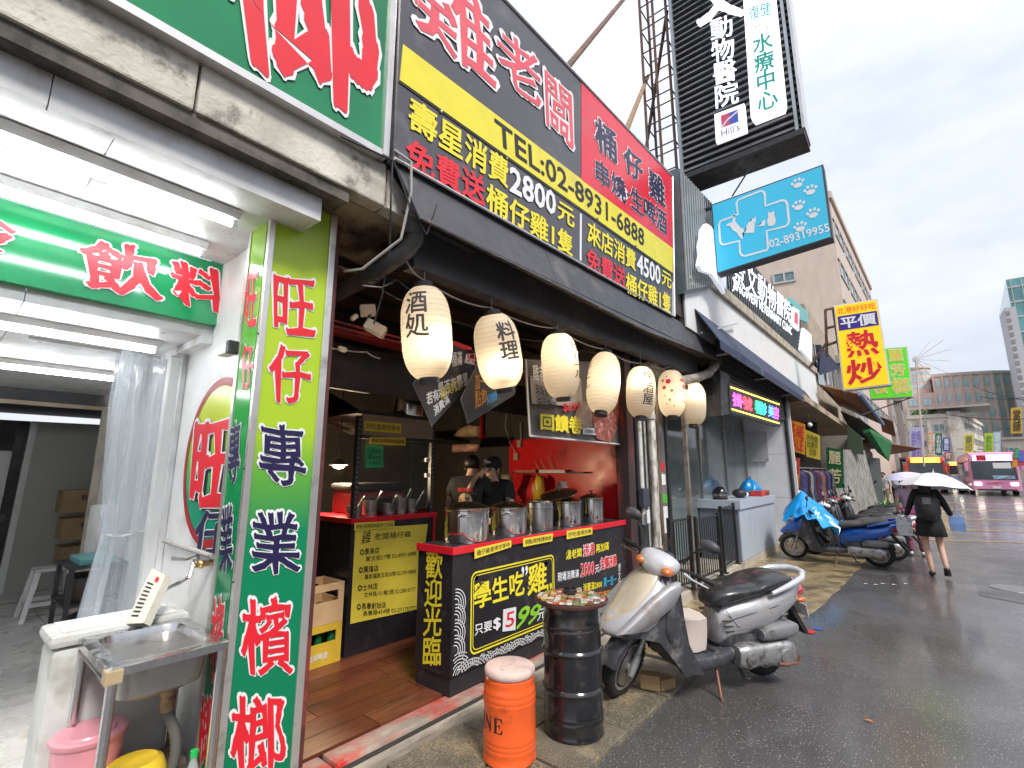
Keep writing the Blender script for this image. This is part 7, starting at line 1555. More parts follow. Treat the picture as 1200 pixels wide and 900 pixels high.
t, p_ = awn('dark blue canopy corner beside the beige building', [P(955, 405, x=-2.0), P(962, 405, x=-1.8), P(985, 432, x=-1.8), P(960, 440, x=-2.0)], AW)
for k, (u, v, yy, lab) in enumerate(((985, 480, 21, 'white fluorescent fitting beneath the beige soffit'),)):
    t = thing('hanging_bulb', 'bare bulb hanging under the beige soffit near the clothes shop', 'lamp', tuple(P(948, 496, y=14))); MB().ball(P(949, 498, y=14), .06, n=10).build('bulb', mat('unlit_white_bulb', (.8, .8, .78), .2), t, True); MB().tube([P(949, 497, y=14), P(946, 482, y=14)], .012, n=5).build('cord', BLACK, t)
# ---- yellow and green blade signs
def frame_sign(name, lab, px, y, col, em=.35, th=.3, group=None):
    q = PQ(px, y=y); t = thing(name, lab, 'sign', tuple(q[0]), group); MB().slab(q, th).build('cabinet', mat('sign_cabinet_white', (.75, .75, .74), .4), t); MB().slab(sub(q, .03, .97, .015, .985), .004, .008).build('sign_face', mat(name + '_face', col, .35, var=.04, emit=em, ecol=col), t); return t, q
t, q = frame_sign('yellow_hanging_sign', 'yellow hanging sign for stir fried food with red characters and a blue panel', [(988, 458), (1044, 451), (1028, 350), (977, 358)], 14.0, (.9, .55, .01), .25)
text('北港好好吃', sub(q, .06, .95, .885, .96), INK_R, t, .0, lift=.02); MB().slab(sub(q, .06, .95, .69, .86), .004, .014).build('blue_panel', mat('indigo_panel', (.05, .03, .3), .4), t); text('平價', sub(q, .12, .9, .71, .84), INK_W, t, .05, lift=.022)
text('熱', sub(q, .2, .86, .37, .65), INK_R, t, .05, lift=.02); text('炒', sub(q, .14, .86, .06, .33), INK_R, t, .05, lift=.02)
t2 = thing('sign_bracket_frame', 'rusty ladder bracket beside the yellow hanging sign', 'bracket', tuple(P(972, 400, y=14.2)))
for (a, b_) in (((967, 363), (969, 418)), ((976, 361), (984, 415)), ((967, 363), (978, 361)), ((967, 385), (980, 382)), ((968, 405), (982, 400)), ((948, 432), (970, 400))): MB().tube([P(*a, y=14.2), P(*b_, y=14.2)], .035, n=5).build('bar', RUST, t2)
t, q = frame_sign('green_hanging_sign', 'lime green hanging sign with white outlined yellow characters behind the yellow one', [(1020, 468), (1071, 465), (1063, 406), (1010, 410)], 16.0, (.1, .55, .01), .25)
ib = dict(out=INK_W, ob=.09, lift=.02); text('麗', sub(q, .58, .88, .72, .95), INK_Y, t, .03, **ib); text('芳', sub(q, .58, .88, .42, .66), INK_Y, t, .03, **ib); text('檳', sub(q, .12, .42, .1, .38), INK_Y, t, .03, **ib); text('榔', sub(q, .56, .94, .08, .38), INK_Y, t, .03, **ib)
cable('cable', 'stay wire below the green hanging sign', [P(1008, 487, y=16), P(1068, 466, y=16.2)], .015, DGREY)
# ---- radial rod ornament high above the street
t = thing('radial_rods', 'pale round ornament with thin radiating rods above the street', 'ornament', tuple(P(1073, 421, y=40))); c = P(1073, 421, y=40); PR_ = mat('pale_rods', (.6, .52, .48), .5)
for (u, v) in ((1106, 398), (1114, 409), (1116, 423), (1111, 437), (1098, 448), (1084, 452), (1090, 400)): MB().tube([c, P(u, v, y=40.5)], .02, n=5).build('rod', PR_, t)
MB().lathe([(.001, 0), (.2, 0), (.2, .06), (.001, .06)], c, n=20, axis='y').build('hub', mat('pale_hub', (.7, .72, .74), .5), t)
MB().tube([c, (c.x - .4, c.y, 2.0)], .045, n=6).build('pole', PR_, t)
# ================================================================ far buildings
def bwall(t, p0, p1, z0, z1, cols, rows, m, wf=.6, hf=.5, depth=.12, rib=None, side=1, wm=None, skip=0):
    "windows (frame with a pane each) on the vertical wall p0-p1, seen with p0 on the left"
    p0, p1 = V((*p0, 0)), V((*p1, 0)); Z = V((0, 0, 1)); L_ = (p1 - p0).length; cw = L_ / cols; ch = (z1 - z0) / rows; u_ = (p1 - p0).normalized(); n = u_.cross(Z)
    fw2, fh = cw * wf, ch * hf; e = min(.12, fw2 * .08)
    def at(px_, pz, o=0): return u_ * px_ + Z * pz + n * o
    fr = MB()
    for (a, b_, c_, d) in ((0, e, 0, fh), (fw2 - e, fw2, 0, fh), (e, fw2 - e, 0, e), (e, fw2 - e, fh - e, fh), (fw2 / 2 - e / 2, fw2 / 2 + e / 2, e, fh - e)):
        fr.slab([at(a, c_), at(b_, c_), at(b_, d), at(a, d)], .1, .08)
    fm = fr.mesh('window', WFR); pm = MB().slab([at(e * .5, e * .5), at(fw2 - e * .5, e * .5), at(fw2 - e * .5, fh - e * .5), at(e * .5, fh - e * .5)], .03, .03).mesh('pane', wm or WG)
    for i in range(cols):
        for j in range(rows):
            if skip and random.random() < skip: continue
            o = bpy.data.objects.new('window', fm); COL.objects.link(o); adopt(o, t); p = p0 + u_ * (i * cw + (cw - fw2) / 2) + Z * (z0 + j * ch + (ch - fh) * .5); o.location = p
            k = bpy.data.objects.new('pane', pm); COL.objects.link(k); k.parent = o
    if rib:
        rm = MB().slab([at(0, z0), at(cw * .2, z0), at(cw * .2, z1), at(0, z1)], .3, .25).mesh('pilaster', rib)
        for i in range(cols + 1): o = bpy.data.objects.new('pilaster', rm); COL.objects.link(o); adopt(o, t); o.location = p0 + u_ * (i * cw - cw * .1)
def prism(t, foot, z0, z1, m, name='walls'): 
    a = [V((x, y, z0)) for x, y in foot]; b = [V((x, y, z1)) for x, y in foot]; MB().hexa(a, b).build(name, m, t)
TAN = mat('tan_tiled_wall', (.6, .49, .41), .6, var=.07, scale=3, dirt=((.5, .4, .33), .2, .4), stretch=(1, 1, .3))
t = thing('tan_apartment_building', 'tall tan tiled apartment building rising behind the clinic sign', 'building', (-5, 45, 0)); A, B, C_ = (-2.23, 36.8), (-1.2, 59.2), (-9.5, 35.6)
prism(t, [C_, A, B, (-12, 60)], 0, 20, TAN); prism(t, [(C_[0] - .1, C_[1] - .15), (A[0] + .15, A[1] - .15), (B[0] + .15, B[1]), (-12, 60.2)], 20.01, 20.5, TAN, 'parapet')
bwall(t, A, B, 5, 19.6, 5, 5, TAN, .82, .42); bwall(t, (-7.8, 35.85), (-2.9, 36.7), 5.6, 19, 1, 5, TAN, .28, .3)
for k in range(6): MB().slab([V((*A, 4 + k * 2.9)) + V((.03, 0, 0)), V((*B, 4 + k * 2.9)) + V((.03, 0, 0)), V((*B, 4.12 + k * 2.9)) + V((.03, 0, 0)), V((*A, 4.12 + k * 2.9)) + V((.03, 0, 0))], .05, .04).build('floor_band', mat('tan_band', (.36, .27, .21), .6), t)
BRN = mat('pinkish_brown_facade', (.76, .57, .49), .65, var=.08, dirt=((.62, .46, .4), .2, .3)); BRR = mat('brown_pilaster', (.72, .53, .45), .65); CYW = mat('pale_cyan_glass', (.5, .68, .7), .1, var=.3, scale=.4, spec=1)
t = thing('brown_block', 'big pinkish brown residential block with pilasters closing the street far away', 'building', (12, 150, 0))
z_ = 24; fpt = [(6.2, 150), (11, 151), (16.5, 153), (21.5, 157)]
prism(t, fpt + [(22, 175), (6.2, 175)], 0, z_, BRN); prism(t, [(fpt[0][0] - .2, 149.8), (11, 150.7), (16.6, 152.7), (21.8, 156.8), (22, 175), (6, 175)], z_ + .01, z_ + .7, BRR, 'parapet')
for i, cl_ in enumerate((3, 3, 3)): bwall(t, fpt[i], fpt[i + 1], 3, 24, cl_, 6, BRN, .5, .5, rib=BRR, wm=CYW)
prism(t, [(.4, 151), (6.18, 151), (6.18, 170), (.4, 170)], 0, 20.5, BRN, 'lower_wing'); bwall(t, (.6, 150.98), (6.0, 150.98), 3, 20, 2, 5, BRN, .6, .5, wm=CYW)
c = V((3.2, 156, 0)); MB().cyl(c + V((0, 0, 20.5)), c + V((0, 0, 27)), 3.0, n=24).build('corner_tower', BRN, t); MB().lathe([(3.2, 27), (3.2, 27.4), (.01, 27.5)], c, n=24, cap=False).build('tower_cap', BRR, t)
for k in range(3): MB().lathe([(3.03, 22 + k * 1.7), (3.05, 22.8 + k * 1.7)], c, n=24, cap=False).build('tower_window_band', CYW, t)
CRM2 = mat('cream_concrete_wall', (.68, .63, .55), .75, dirt=((.35, .3, .25), .35, .4)); GRM = mat('grimy_grey_wall', (.3, .27, .25), .8, dirt=((.16, .14, .13), .3, .5))
t = thing('cream_corner_building', 'old cream corner building with green roof plants in front of the brown block', 'building', (4, 108, 0))
prism(t, [(.3, 106), (7.2, 106), (11.5, 132), (.3, 132)], 0, 10.6, CRM2); prism(t, [(.1, 105.8), (7.4, 105.8), (11.8, 132.2), (.1, 132.2)], 10.61, 11.2, CRM2, 'cornice')
bwall(t, (.5, 105.98), (5.4, 105.98), 2.5, 10.2, 2, 3, CRM2, .6, .5, rib=CRM2); bwall(t, (7.22, 106.1), (11.5, 131.9), 1.5, 10.4, 5, 4, GRM, .8, .45, wm=GRM)
prism(t, [(5.4, 105.6), (7.0, 105.6), (7.0, 105.97), (5.4, 105.97)], 0, 11.5, CRM2, 'white_pier')
MB().hexa([V((3.2, 105, 12.0)), V((10.5, 105, 12.0)), V((11.5, 118, 12.0)), V((3.2, 118, 12))], [V((3.2, 105, 12.15)), V((10.5, 105, 12.35)), V((11.5, 118, 12.2)), V((3.2, 118, 12.2))]).build('roof_sheet', PVC, t)
GRN = mat('roof_foliage', (.06, .16, .03), .8, var=.4, scale=3)
random.seed(2); tg = MB()
for k in range(240):
    p = V((random.uniform(.9, 4.2), random.uniform(105.9, 108), 11.25 + random.random() * .9)); d = V((random.uniform(-1, 1), random.uniform(-1, 1), random.uniform(-.3, 1))) * .22; e = V((random.uniform(-1, 1), random.uniform(-1, 1), random.uniform(-1, 1))) * .16; tg.face([p - d, p + e, p + d, p - e])
tag(tg.build('roof_plants', GRN), 'green leafy plants growing along the roof edge of the cream building', 'plants', kind='stuff')
GLB = mat('teal_glass_curtain', (.1, .32, .32), .08, var=.4, scale=.25, spec=1); 
t = thing('glass_tower', 'teal glass tower with pale stair shaft at the right edge', 'building', (22, 140, 0)); prism(t, [(19.0, 134), (26, 134), (30, 165), (21, 165)], 0, 40, GLB, 'glass_walls'); prism(t, [(17.9, 133), (19.4, 133), (19.4, 140), (17.9, 140)], 0, 34, mat('pale_grey_shaft', (.5, .5, .52), .6), 'stair_shaft')
for k in range(12): prism(t, [(18.98, 133.9), (26.1, 133.9), (26.1, 134), (18.98, 134)], 4 + k * 3.1, 4.35 + k * 3.1, WFR, 'floor_band')
for k in range(5): prism(t, [(19.5 + k * 1.5, 133.8), (19.62 + k * 1.5, 133.8), (19.62 + k * 1.5, 133.88), (19.5 + k * 1.5, 133.88)], 2, 40, WFR, 'mullion')
for k in range(22): prism(t, [(17.85, 132.9), (18.5, 132.9), (18.5, 132.98), (17.85, 132.98)], 2 + k * 1.45, 2.8 + k * 1.45, GRM, 'stair_window')
# infill houses along the left kerb beyond the clinic and around the street end
SIG = [((.45, .55, .75), (1066, 545, 1083, 501, 62), '診所\n專科', 'pale blue clinic sign in the row of far signs', (.2, .2, .6)), ((.75, .4, .15), (1087, 545, 1093, 507, 70), '早\n餐\n店', 'narrow orange sign right of the pale blue one', (.8, .8, .8)), ((.02, .16, .1), (1096, 533, 1104, 508, 74), '永\n和\n豆\n漿', 'dark green vertical sign with white characters', (.85, .85, .85)),
       ((.04, .1, .55), (1105, 529, 1113, 513, 78), '藥\n局', 'blue sign in the middle of the far row', (.85, .85, .85)), ((.6, .03, .05), (1107, 538, 1115, 530, 76), '便當', 'small red sign below the blue one', (.85, .85, .85)), ((.75, .65, .08), (1130, 531, 1141, 509, 80), '鎖\n印', 'plain yellow sign in front of the grimy wall', (.2, .2, .1)),
       ((.5, .68, .03), (1154, 531, 1164, 508, 84), '飲\n料', 'yellow green sign right of the plain yellow one', (.15, .3, .05)), ((.35, .5, .62), (1164, 533, 1173, 506, 88), '眼\n鏡', 'hazy blue sign beside the yellow green one', (.8, .8, .85)), ((.6, .42, .05), (1185, 508, 1198, 478, 60), '當\n舖', 'gold framed sign at right with black openings', (.05, .04, .02))]
for col, (u0, v0, u1, v1, y), s_, lab, ic in SIG:
    q = PQ([(u0, v0), (u1, v0), (u1, v1), (u0, v1)], y=y); q[1].z = q[0].z; q[2].z = q[3].z
    t = thing('far_shop_sign', lab, 'sign', tuple(q[0]), 'shop signs down the street'); MB().slab(q, .3).build('box', mat('far_sign_%d' % y, col, .5, var=.05), t); text(s_, sub(q, .15, .85, .08, .92), mat('far_ink_%d' % y, ic, .5), t, .03, lift=.03)
    MB().tube([q[0] + V((.0, .15, .5)), V((q[0].x - .6, q[0].y + .15, q[0].z + .5))], .05, n=5).build('bracket', DGREY, t)
random.seed(31); cols_ = [(.4, .36, .32), (.48, .44, .4), (.35, .3, .27), (.5, .42, .38), (.42, .4, .4)]
for i, (x0, x1, y0, y1, h, lab) in enumerate(((-9, -1.7, 26.5, 34, 6.6, 'grey shop house just beyond the beige building'), (-9, -.9, 61, 76, 13, 'mid height beige apartment house beyond the tan one'), (-9, -.2, 77, 92, 10.5, 'low brownish apartment house far down the left side'), (-9, .2, 93, 105, 14, 'pinkish apartment house before the cream corner building'), (13, 18, 158, 175, 16, 'far grey house showing between the brown block and glass tower'), (12.4, 18, 118, 131, 7.2, 'low grimy row house below the brown block at right'))):
    t = thing('row_house', lab, 'building', ((x0 + x1) / 2, (y0 + y1) / 2, 0), 'row houses down the street'); m = mat('row_house_%d' % i, cols_[i % 5], .75, dirt=((.2, .17, .15), .3, .4)); prism(t, [(x0, y0), (x1, y0), (x1, y1), (x0, y1)], 0, h, m); prism(t, [(x0 - .1, y0 - .15), (x1 + .15, y0 - .15), (x1 + .15, y1), (x0 - .1, y1)], h + .01, h + .4, m, 'parapet')
    bwall(t, (x1 + .02, y0 + .3), (x1 + .02, y1 - .3), 3.4, h - .3, max(2, int((y1 - y0) / 3.5)), max(1, int((h - 3.5) / 2.8)), m, .7, .5); bwall(t, (max(x0, x1 - 6.5), y0 - .02), (x1 - .3, y0 - .02), 3.4, h - .3, 2, max(1, int((h - 3.5) / 2.8)), m, .55, .45)
    prism(t, [(x1 + .02, y0 + .4), (x1 + .9, y0 + .4), (x1 + .9, y1 - .4), (x1 + .02, y1 - .4)], 2.9, 3.1, RUST, 'shop_canopy'); prism(t, [(x1 + .021, y0 + .5), (x1 + .08, y0 + .5), (x1 + .08, y1 - .5), (x1 + .021, y1 - .5)], .2, 2.7, INBLK, 'shop_front')
# houses across the street (outside the frame; they show in wet and shiny things)
for i in range(6):
    y0 = -22 + i * 20; h = (7, 5.6, 7.5, 6, 7, 5.6)[i]; t = thing('opposite_house', ('opposite shop house facing the restaurant from across the road, number %s along the row' % ('one', 'two', 'three', 'four', 'five', 'six')[i]), 'building', (24, y0 + 9, 0), 'shop houses across the road'); m = mat('opposite_%d' % (i % 3), cols_[(i + 1) % 5], .7, var=.1)
    prism(t, [(21, y0), (30, y0), (30, y0 + 19.5), (21, y0 + 19.5)], 0, h, m); bwall(t, (20.98, y0 + 19.2), (20.98, y0 + .3), 3.6, h - .4, 6, 1, m, .6, .5); prism(t, [(20.3, y0 + .2), (20.98, y0 + .2), (20.98, y0 + 19.3), (20.3, y0 + 19.3)], 3.0, 3.5, (RED, WHITE, GR1, SGY, DGREY, CORN)[i], 'shop_sign_band'); prism(t, [(20.94, y0 + .5), (20.98, y0 + .5), (20.98, y0 + 19), (20.94, y0 + 19)], .1, 2.9, INBLK, 'shop_front')
# ================================================================ buses
def bus(name, lab, x0, y0, w_, h, length, body, sign_m, txt, top_m=None, zb=.35):
    t = thing(name, lab, 'bus', (x0 + w_ / 2, y0 + length / 2, 0)); bm = MB()
    rings = []
    for (yy, ins, zt) in ((y0, .12, h - .25), (y0 + .05, .05, h - .12), (y0 + .3, 0, h), (y0 + length, 0, h)):
        rings.append([V((x0 + ins, yy, zb)), V((x0 + w_ - ins, yy, zb)), V((x0 + w_ - ins, yy, zt - .25)), V((x0 + w_ - ins - .12, yy, zt)), V((x0 + ins + .12, yy, zt)), V((x0 + ins, yy, zt - .25))])
    MB().loft(rings).build('body', body, t)
    f = lambda a, b_, z0, z1, o=.0: [V((x0 + a, y0 - o, z0)), V((x0 + b_, y0 - o, z0)), V((x0 + b_, y0 - o, z1)), V((x0 + a, y0 - o, z1))]
    MB().slab(f(.16, w_ - .16, 1.12, 2.42), .02, .02).build('windscreen', mat('bus_windscreen', (.03, .045, .05), .05, var=.5, scale=.8, spec=1), t)
    q = f(.3, w_ - .3, 2.46, 2.86); MB().slab(q, .02, .03).build('destination_sign', sign_m, t); text(txt, sub(q, .1, .9, .15, .85), INK_W if sign_m != top_m else INK_R, t, .03, lift=.04)
    for s_ in (0, 1):
        xx = x0 + (.2 if s_ == 0 else w_ - .55); MB().slab([V((xx, y0, .72)), V((xx + .35, y0, .72)), V((xx + .35, y0, .92)), V((xx, y0, .92))], .03, .03).build('headlight', mat('lit_headlight', (1, .95, .85), .3, emit=4, ecol=(1, .9, .75)), t)
        mx_ = x0 - .22 if s_ == 0 else x0 + w_ + .02; MB().bbox(mx_, mx_ + .2, y0 - .35, y0 - .2, 1.7, 2.3, .04).build('wing_mirror', body, t); MB().tube([(mx_ + .1, y0 - .25, 2.3), (x0 + (.1 if s_ == 0 else w_ - .1), y0, 2.55)], .025, n=5).build('mirror_arm', BLACK, t)
        for yy in (y0 + 2.2, y0 + length - 2.6): MB().cyl((x0 + (.02 if s_ == 0 else w_ - .3), yy, .48), (x0 + (.3 if s_ == 0 else w_ - .02), yy, .48), .48, n=20).build('wheel', RUBBER, t)
        n = int(length / 1.6); 
        for k in range(n - 1): xx = x0 - .01 if s_ == 0 else x0 + w_ - .01; MB().box(xx, xx + .02, y0 + .9 + k * 1.6, y0 + 2.35 + k * 1.6, 1.35, 2.4).build('side_window', mat('bus_windscreen', (.03, .045, .05), .05), t)
    MB().slab(f(w_ / 2 - .22, w_ / 2 + .22, .5, .64), .02, .03).build('licence_plate', WHITE, t); MB().slab(f(.3, w_ - .3, .36, .46), .02, .02).build('bumper_grille', BLACK, t)
    MB().slab(f(w_ / 2 - .45, w_ / 2 + .1, .86, .9), .01, .03).slab(f(w_ / 2 - .1, w_ / 2 + .4, .9, .93), .01, .036).build('front_emblem', RED, t)
    for a in (.35, .6): MB().tube([(x0 + w_ * a, y0 - .04, 1.15), (x0 + w_ * (a + .22), y0 - .04, 1.35)], .015, n=4).build('wiper', BLACK, t)
    return t, f
PNK = mat('pink_bus_paint', (.75, .3, .5), .3, coat=.5, var=.04)
t, f = bus('city_bus', 'pink city bus with headlights on coming towards the camera at right', 3.15, 48.5, 2.6, 3.05, 11, PNK, led('white7', (.75, .7, 1), 1.0), '景美 251'); MB().slab(f(.5, 1.0, 2.47, 2.85), .01, .045).build('red_route_number', RED, t); MB().slab(f(1.3, 2.2, 1.9, 2.3), .01, .03).build('white_dash_board', WHITE, t); MB().slab(f(1.2, 2.3, 1.18, 1.4), .01, .03).build('blue_placard', mat('pale_blue_placard', (.4, .6, .8), .4), t)
t, f = bus('city_bus', 'red bus with a yellow destination display behind the white umbrella', -.35, 54, 2.5, 2.95, 11, mat('red_bus_paint', (.55, .04, .03), .35, coat=.4), led('amber', (1, .6, .03), 1.6), '公車 253', None)
t, f = bus('city_bus', 'cream bus with orange sign between the red and the pink bus', 3.2, 78, 2.5, 2.9, 10, mat('cream_bus_paint', (.55, .5, .4), .35), led('orange', (1, .45, .05), 1.2), '敦化幹線')
# dark car beside the umbrella
def car(lab, x0, y0, m):
    t = thing('parked_car', lab, 'car', (x0 + .9, y0 + 2, 0)); pr = [(0, .35), (0, .75), (.1, .85), (1.0, .98), (1.7, 1.42), (3.1, 1.45), (3.9, 1.0), (4.3, .95), (4.35, .4)]
    MB().hexa([V((x0, y0 + a, b_)) for a, b_ in pr][::-1], [V((x0 + 1.75, y0 + a, b_)) for a, b_ in pr][::-1]).build('body', m, t); MB().slab([V((x0 + .15, y0 + 1.05, 1.0)), V((x0 + 1.6, y0 + 1.05, 1.0)), V((x0 + 1.5, y0 + 1.68, 1.4)), V((x0 + .25, y0 + 1.68, 1.4))], .02, .02).build('windscreen', WG, t)
    for s_ in (0, 1):
        for yy in (.8, 3.5): MB().cyl((x0 + s_ * 1.6 - .02, y0 + yy, .32), (x0 + s_ * 1.6 + .18, y0 + yy, .32), .32, n=18).build('wheel', RUBBER, t)
        MB().ball((x0 + .25 + s_ * 1.25, y0 + .02, .7), .14, .06, .09, n=10).build('headlight', mat('lit_headlight', (1, .95, .85), .3, emit=4, ecol=(1, .9, .75)), t)
    return t
car('dark blue car on the road just right of the white umbrella', 1.2, 52, mat('dark_blue_car_paint', (.02, .04, .12), .25, coat=.6))
# overhead wires far right
for k, (a, b_) in enumerate((((1140, 452), (1215, 470)), ((1150, 465), (1215, 462)), ((1100, 484), (1215, 490)))): cable('overhead_wire', ('upper', 'middle', 'lower')[k] + ' overhead wire crossing the far right of the street', [P(*a, y=60), P(*b_, y=58)], .03, BLACK, .3, 'wire')
t, q = board('gold_frame_sign', 'bundle of colourful pennants at the far right above the pink bus', 'pennants', [(1186, 548), (1202, 545), (1200, 528), (1188, 526)], dict(y=44), (.5, .08, .1)); MB().slab(sub(q, .1, .5, .5, 1.1), .01, .02).build('green_pennant', mat('green_pennant', (.05, .4, .2), .5), t); MB().slab(sub(q, .5, .9, .3, .9), .01, .03).build('blue_pennant', mat('blue_pennant', (.1, .2, .7), .5), t); MB().slab(sub(q, .0, .4, .0, .4), .01, .03).build('orange_pennant', mat('orange_pennant', (.8, .3, .05), .5), t)
# potted plant by the stalls
t = thing('street_plant', 'bright green leafy plant beside the grey metal door', 'plant', tuple(P(1045, 594, y=20))); c = P(1043, 592, y=20); c.z = 0; MB().lathe([(.14, 0), (.2, .35), (.17, .35), (.12, .1)], c, n=14, cap=False).build('pot', BRA, t)
g = MB()
for k in range(60): a = random.random() * 6.28; L2 = random.uniform(.2, .45); d = V((math.cos(a) * L2, math.sin(a) * L2, random.uniform(.1, .4))); e = V((-math.sin(a), math.cos(a), 0)) * .05; o = c + V((0, 0, .35)); g.face([o, o + d * .6 + e, o + d, o + d * .6 - e])
g.build('foliage', mat('bright_leaf', (.12, .4, .03), .6), t)
# ================================================================ people
SKIN = mat('skin', (.6, .38, .27), .55, var=.06, scale=10)
def skin_mesh(verts, edges, root, sub_=2):
    "continuous surface grown round a skeleton of (position, radius) joints"
    names = list(verts); me = bpy.data.meshes.new('sk'); me.from_pydata([verts[n][0] for n in names], [(names.index(a), names.index(b)) for a, b in edges], [])
    o = bpy.data.objects.new('sk', me); COL.objects.link(o); md = o.modifiers.new('s', 'SKIN'); md.use_smooth_shade = True
    sv = me.skin_vertices[0].data
    for i, n in enumerate(names):
        r = verts[n][1]; sv[i].radius = (r, r) if not isinstance(r, tuple) else r; sv[i].use_root = (n == root)
    s2 = o.modifiers.new('u', 'SUBSURF'); s2.levels = sub_; s2.render_levels = sub_
    dg = bpy.context.evaluated_depsgraph_get(); m = bpy.data.meshes.new_from_object(o.evaluated_get(dg)); b = MB(); b.add([v.co.copy() for v in m.vertices], [tuple(p.vertices) for p in m.polygons])
    bpy.data.objects.remove(o); bpy.data.meshes.remove(me); bpy.data.meshes.remove(m); return b
def person(lab, loc, face, h, pose=None, top=None, bottom=None, hair=None, shoes=None, sleeves=True, skirt=False, cat='person', longhair=False, group=None):
    "standing figure, local +y is forward; face = heading in radians"
    T = thing('person', lab, cat, loc, group, face, True); k = h / 1.7; T.scale = (k, k, k)
    J = dict(pelvis=(0, 0, .95), waist=(0, .01, 1.08), chest=(0, .0, 1.27), neck=(0, -.01, 1.43), jaw=(0, .02, 1.5), skull=(0, .0, 1.58), crown=(0, -.01, 1.64), nose=(0, .1, 1.55),
             shl=(-.17, 0, 1.38), ell=(-.22, -.02, 1.12), wrl=(-.23, .06, .88), hal=(-.23, .08, .81), shr=(.17, 0, 1.38), elr=(.22, -.02, 1.12), wrr=(.23, .06, .88), har=(.23, .08, .81),
             hil=(-.09, 0, .9), knl=(-.1, .02, .5), anl=(-.1, -.02, .09), tol=(-.11, .13, .035), hir=(.09, 0, .9), knr=(.1, .02, .5), anr=(.1, -.02, .09), tor=(.11, .13, .035))
    Rd = dict(pelvis=(.135, .105), waist=(.125, .09), chest=(.15, .1), neck=.05, jaw=(.055, .062), skull=(.074, .088), crown=(.05, .06), nose=.014, shl=.06, ell=.04, wrl=.027, hal=(.034, .02), shr=.06, elr=.04, wrr=.027, har=(.034, .02), hil=.085, knl=.052, anl=.036, tol=.03, hir=.085, knr=.052, anr=.036, tor=.03)
    J.update(pose or {})
    E_ = [('pelvis', 'waist'), ('waist', 'chest'), ('chest', 'neck'), ('neck', 'jaw'), ('jaw', 'skull'), ('skull', 'crown'), ('skull', 'nose'), ('chest', 'shl'), ('shl', 'ell'), ('ell', 'wrl'), ('wrl', 'hal'), ('chest', 'shr'), ('shr', 'elr'), ('elr', 'wrr'), ('wrr', 'har'), ('pelvis', 'hil'), ('hil', 'knl'), ('knl', 'anl'), ('anl', 'tol'), ('pelvis', 'hir'), ('hir', 'knr'), ('knr', 'anr'), ('anr', 'tor')]
    cv = ('pelvis', 'waist', 'chest', 'hil', 'hir', 'shl', 'shr') if top else (); D = {n: (V(J[n]), (tuple(x * .74 for x in Rd[n]) if isinstance(Rd[n], tuple) else Rd[n] * .78) if n in cv else Rd[n]) for n in J}
    for s_ in 'lr':
        w_, hnd = V(J['wr' + s_]), V(J['ha' + s_]); d = (hnd - w_).normalized(); x = d.cross(V((0, 1, .2))).normalized(); y = d.cross(x)
        for i_, (off, ln) in enumerate(((-.03, .062), (-.01, .075), (.01, .07), (.03, .055))):
            a = 'f%d%s' % (i_, s_); D[a] = (hnd + x * off + d * ln * .55 + y * .008, .0085); D[a + 'b'] = (hnd + x * off * 1.05 + d * ln + y * .028, .007); E_ += [('ha' + s_, a), (a, a + 'b')]
        D['t' + s_] = (w_ + (hnd - w_) * .6 + x * .045 * (-1 if s_ == 'l' else 1) + y * .012, .0095); E_ += [('ha' + s_, 't' + s_)]
    skin_mesh(D, E_, 'pelvis').build('body', SKIN, T, True, 180)
    # shirt: torso and sleeves over the body
    if top:
        g = .016; sl = .55
        V_ = {n: (V(J[n]), tuple(r + g for r in Rd[n]) if isinstance(Rd[n], tuple) else Rd[n] + g) for n in ('pelvis', 'waist', 'chest', 'shl', 'shr')}
        V_['collar'] = (V(J['chest']).lerp(V(J['neck']), .75), .07); e2 = [('pelvis', 'waist'), ('waist', 'chest'), ('chest', 'collar'), ('chest', 'shl'), ('chest', 'shr')]
        for s_ in 'lr':
            f_ = .62 if sleeves != 'long' else 1.0; V_['c' + s_] = (V(J['sh' + s_]).lerp(V(J['el' + s_]), f_), .062 if f_ < 1 else .046); e2.append(('sh' + s_, 'c' + s_))
            if sleeves == 'long': V_['w' + s_] = (V(J['el' + s_]).lerp(V(J['wr' + s_]), .85), .042); e2.append(('c' + s_, 'w' + s_))
        skin_mesh(V_, e2, 'pelvis').build('shirt', top, T, True, 180)
    if bottom and not skirt:
        V_ = {n: (V(J[n]), tuple(r + .014 for r in Rd[n]) if isinstance(Rd[n], tuple) else Rd[n] + .02) for n in ('pelvis', 'hil', 'hir', 'knl', 'knr', 'anl', 'anr')}
        skin_mesh(V_, [('pelvis', 'hil'), ('pelvis', 'hir'), ('hil', 'knl'), ('knl', 'anl'), ('hir', 'knr'), ('knr', 'anr')], 'pelvis').build('trousers', bottom, T, True, 180)
    if skirt:
        rows = [(1.1, .13, .1), (1.0, .15, .125), (.85, .185, .16), (.66, .21, .18), (.655, .2, .17)]
        MB().loft([[V((w_ * math.cos(a) * (1 + .03 * math.sin(a * 6)), d_ * math.sin(a) * (1 + .04 * math.sin(a * 7)), z)) for a in [2 * math.pi * j / 32 for j in range(32)]] for z, w_, d_ in rows]).build('skirt', bottom, T, True, 70)
    if shoes:
        for s_ in 'lr':
            a, t_ = V(J['an' + s_]), V(J['to' + s_]); d = (t_ - a); skin_mesh({'h': (a + V((0, 0, -.035)) - d * .25, .045), 'm': (a.lerp(t_, .5) + V((0, 0, -.012)), .046), 't': (t_ + d * .12, .038)}, [('h', 'm'), ('m', 't')], 'm', 1).build('shoe', shoes, T, True, 180)
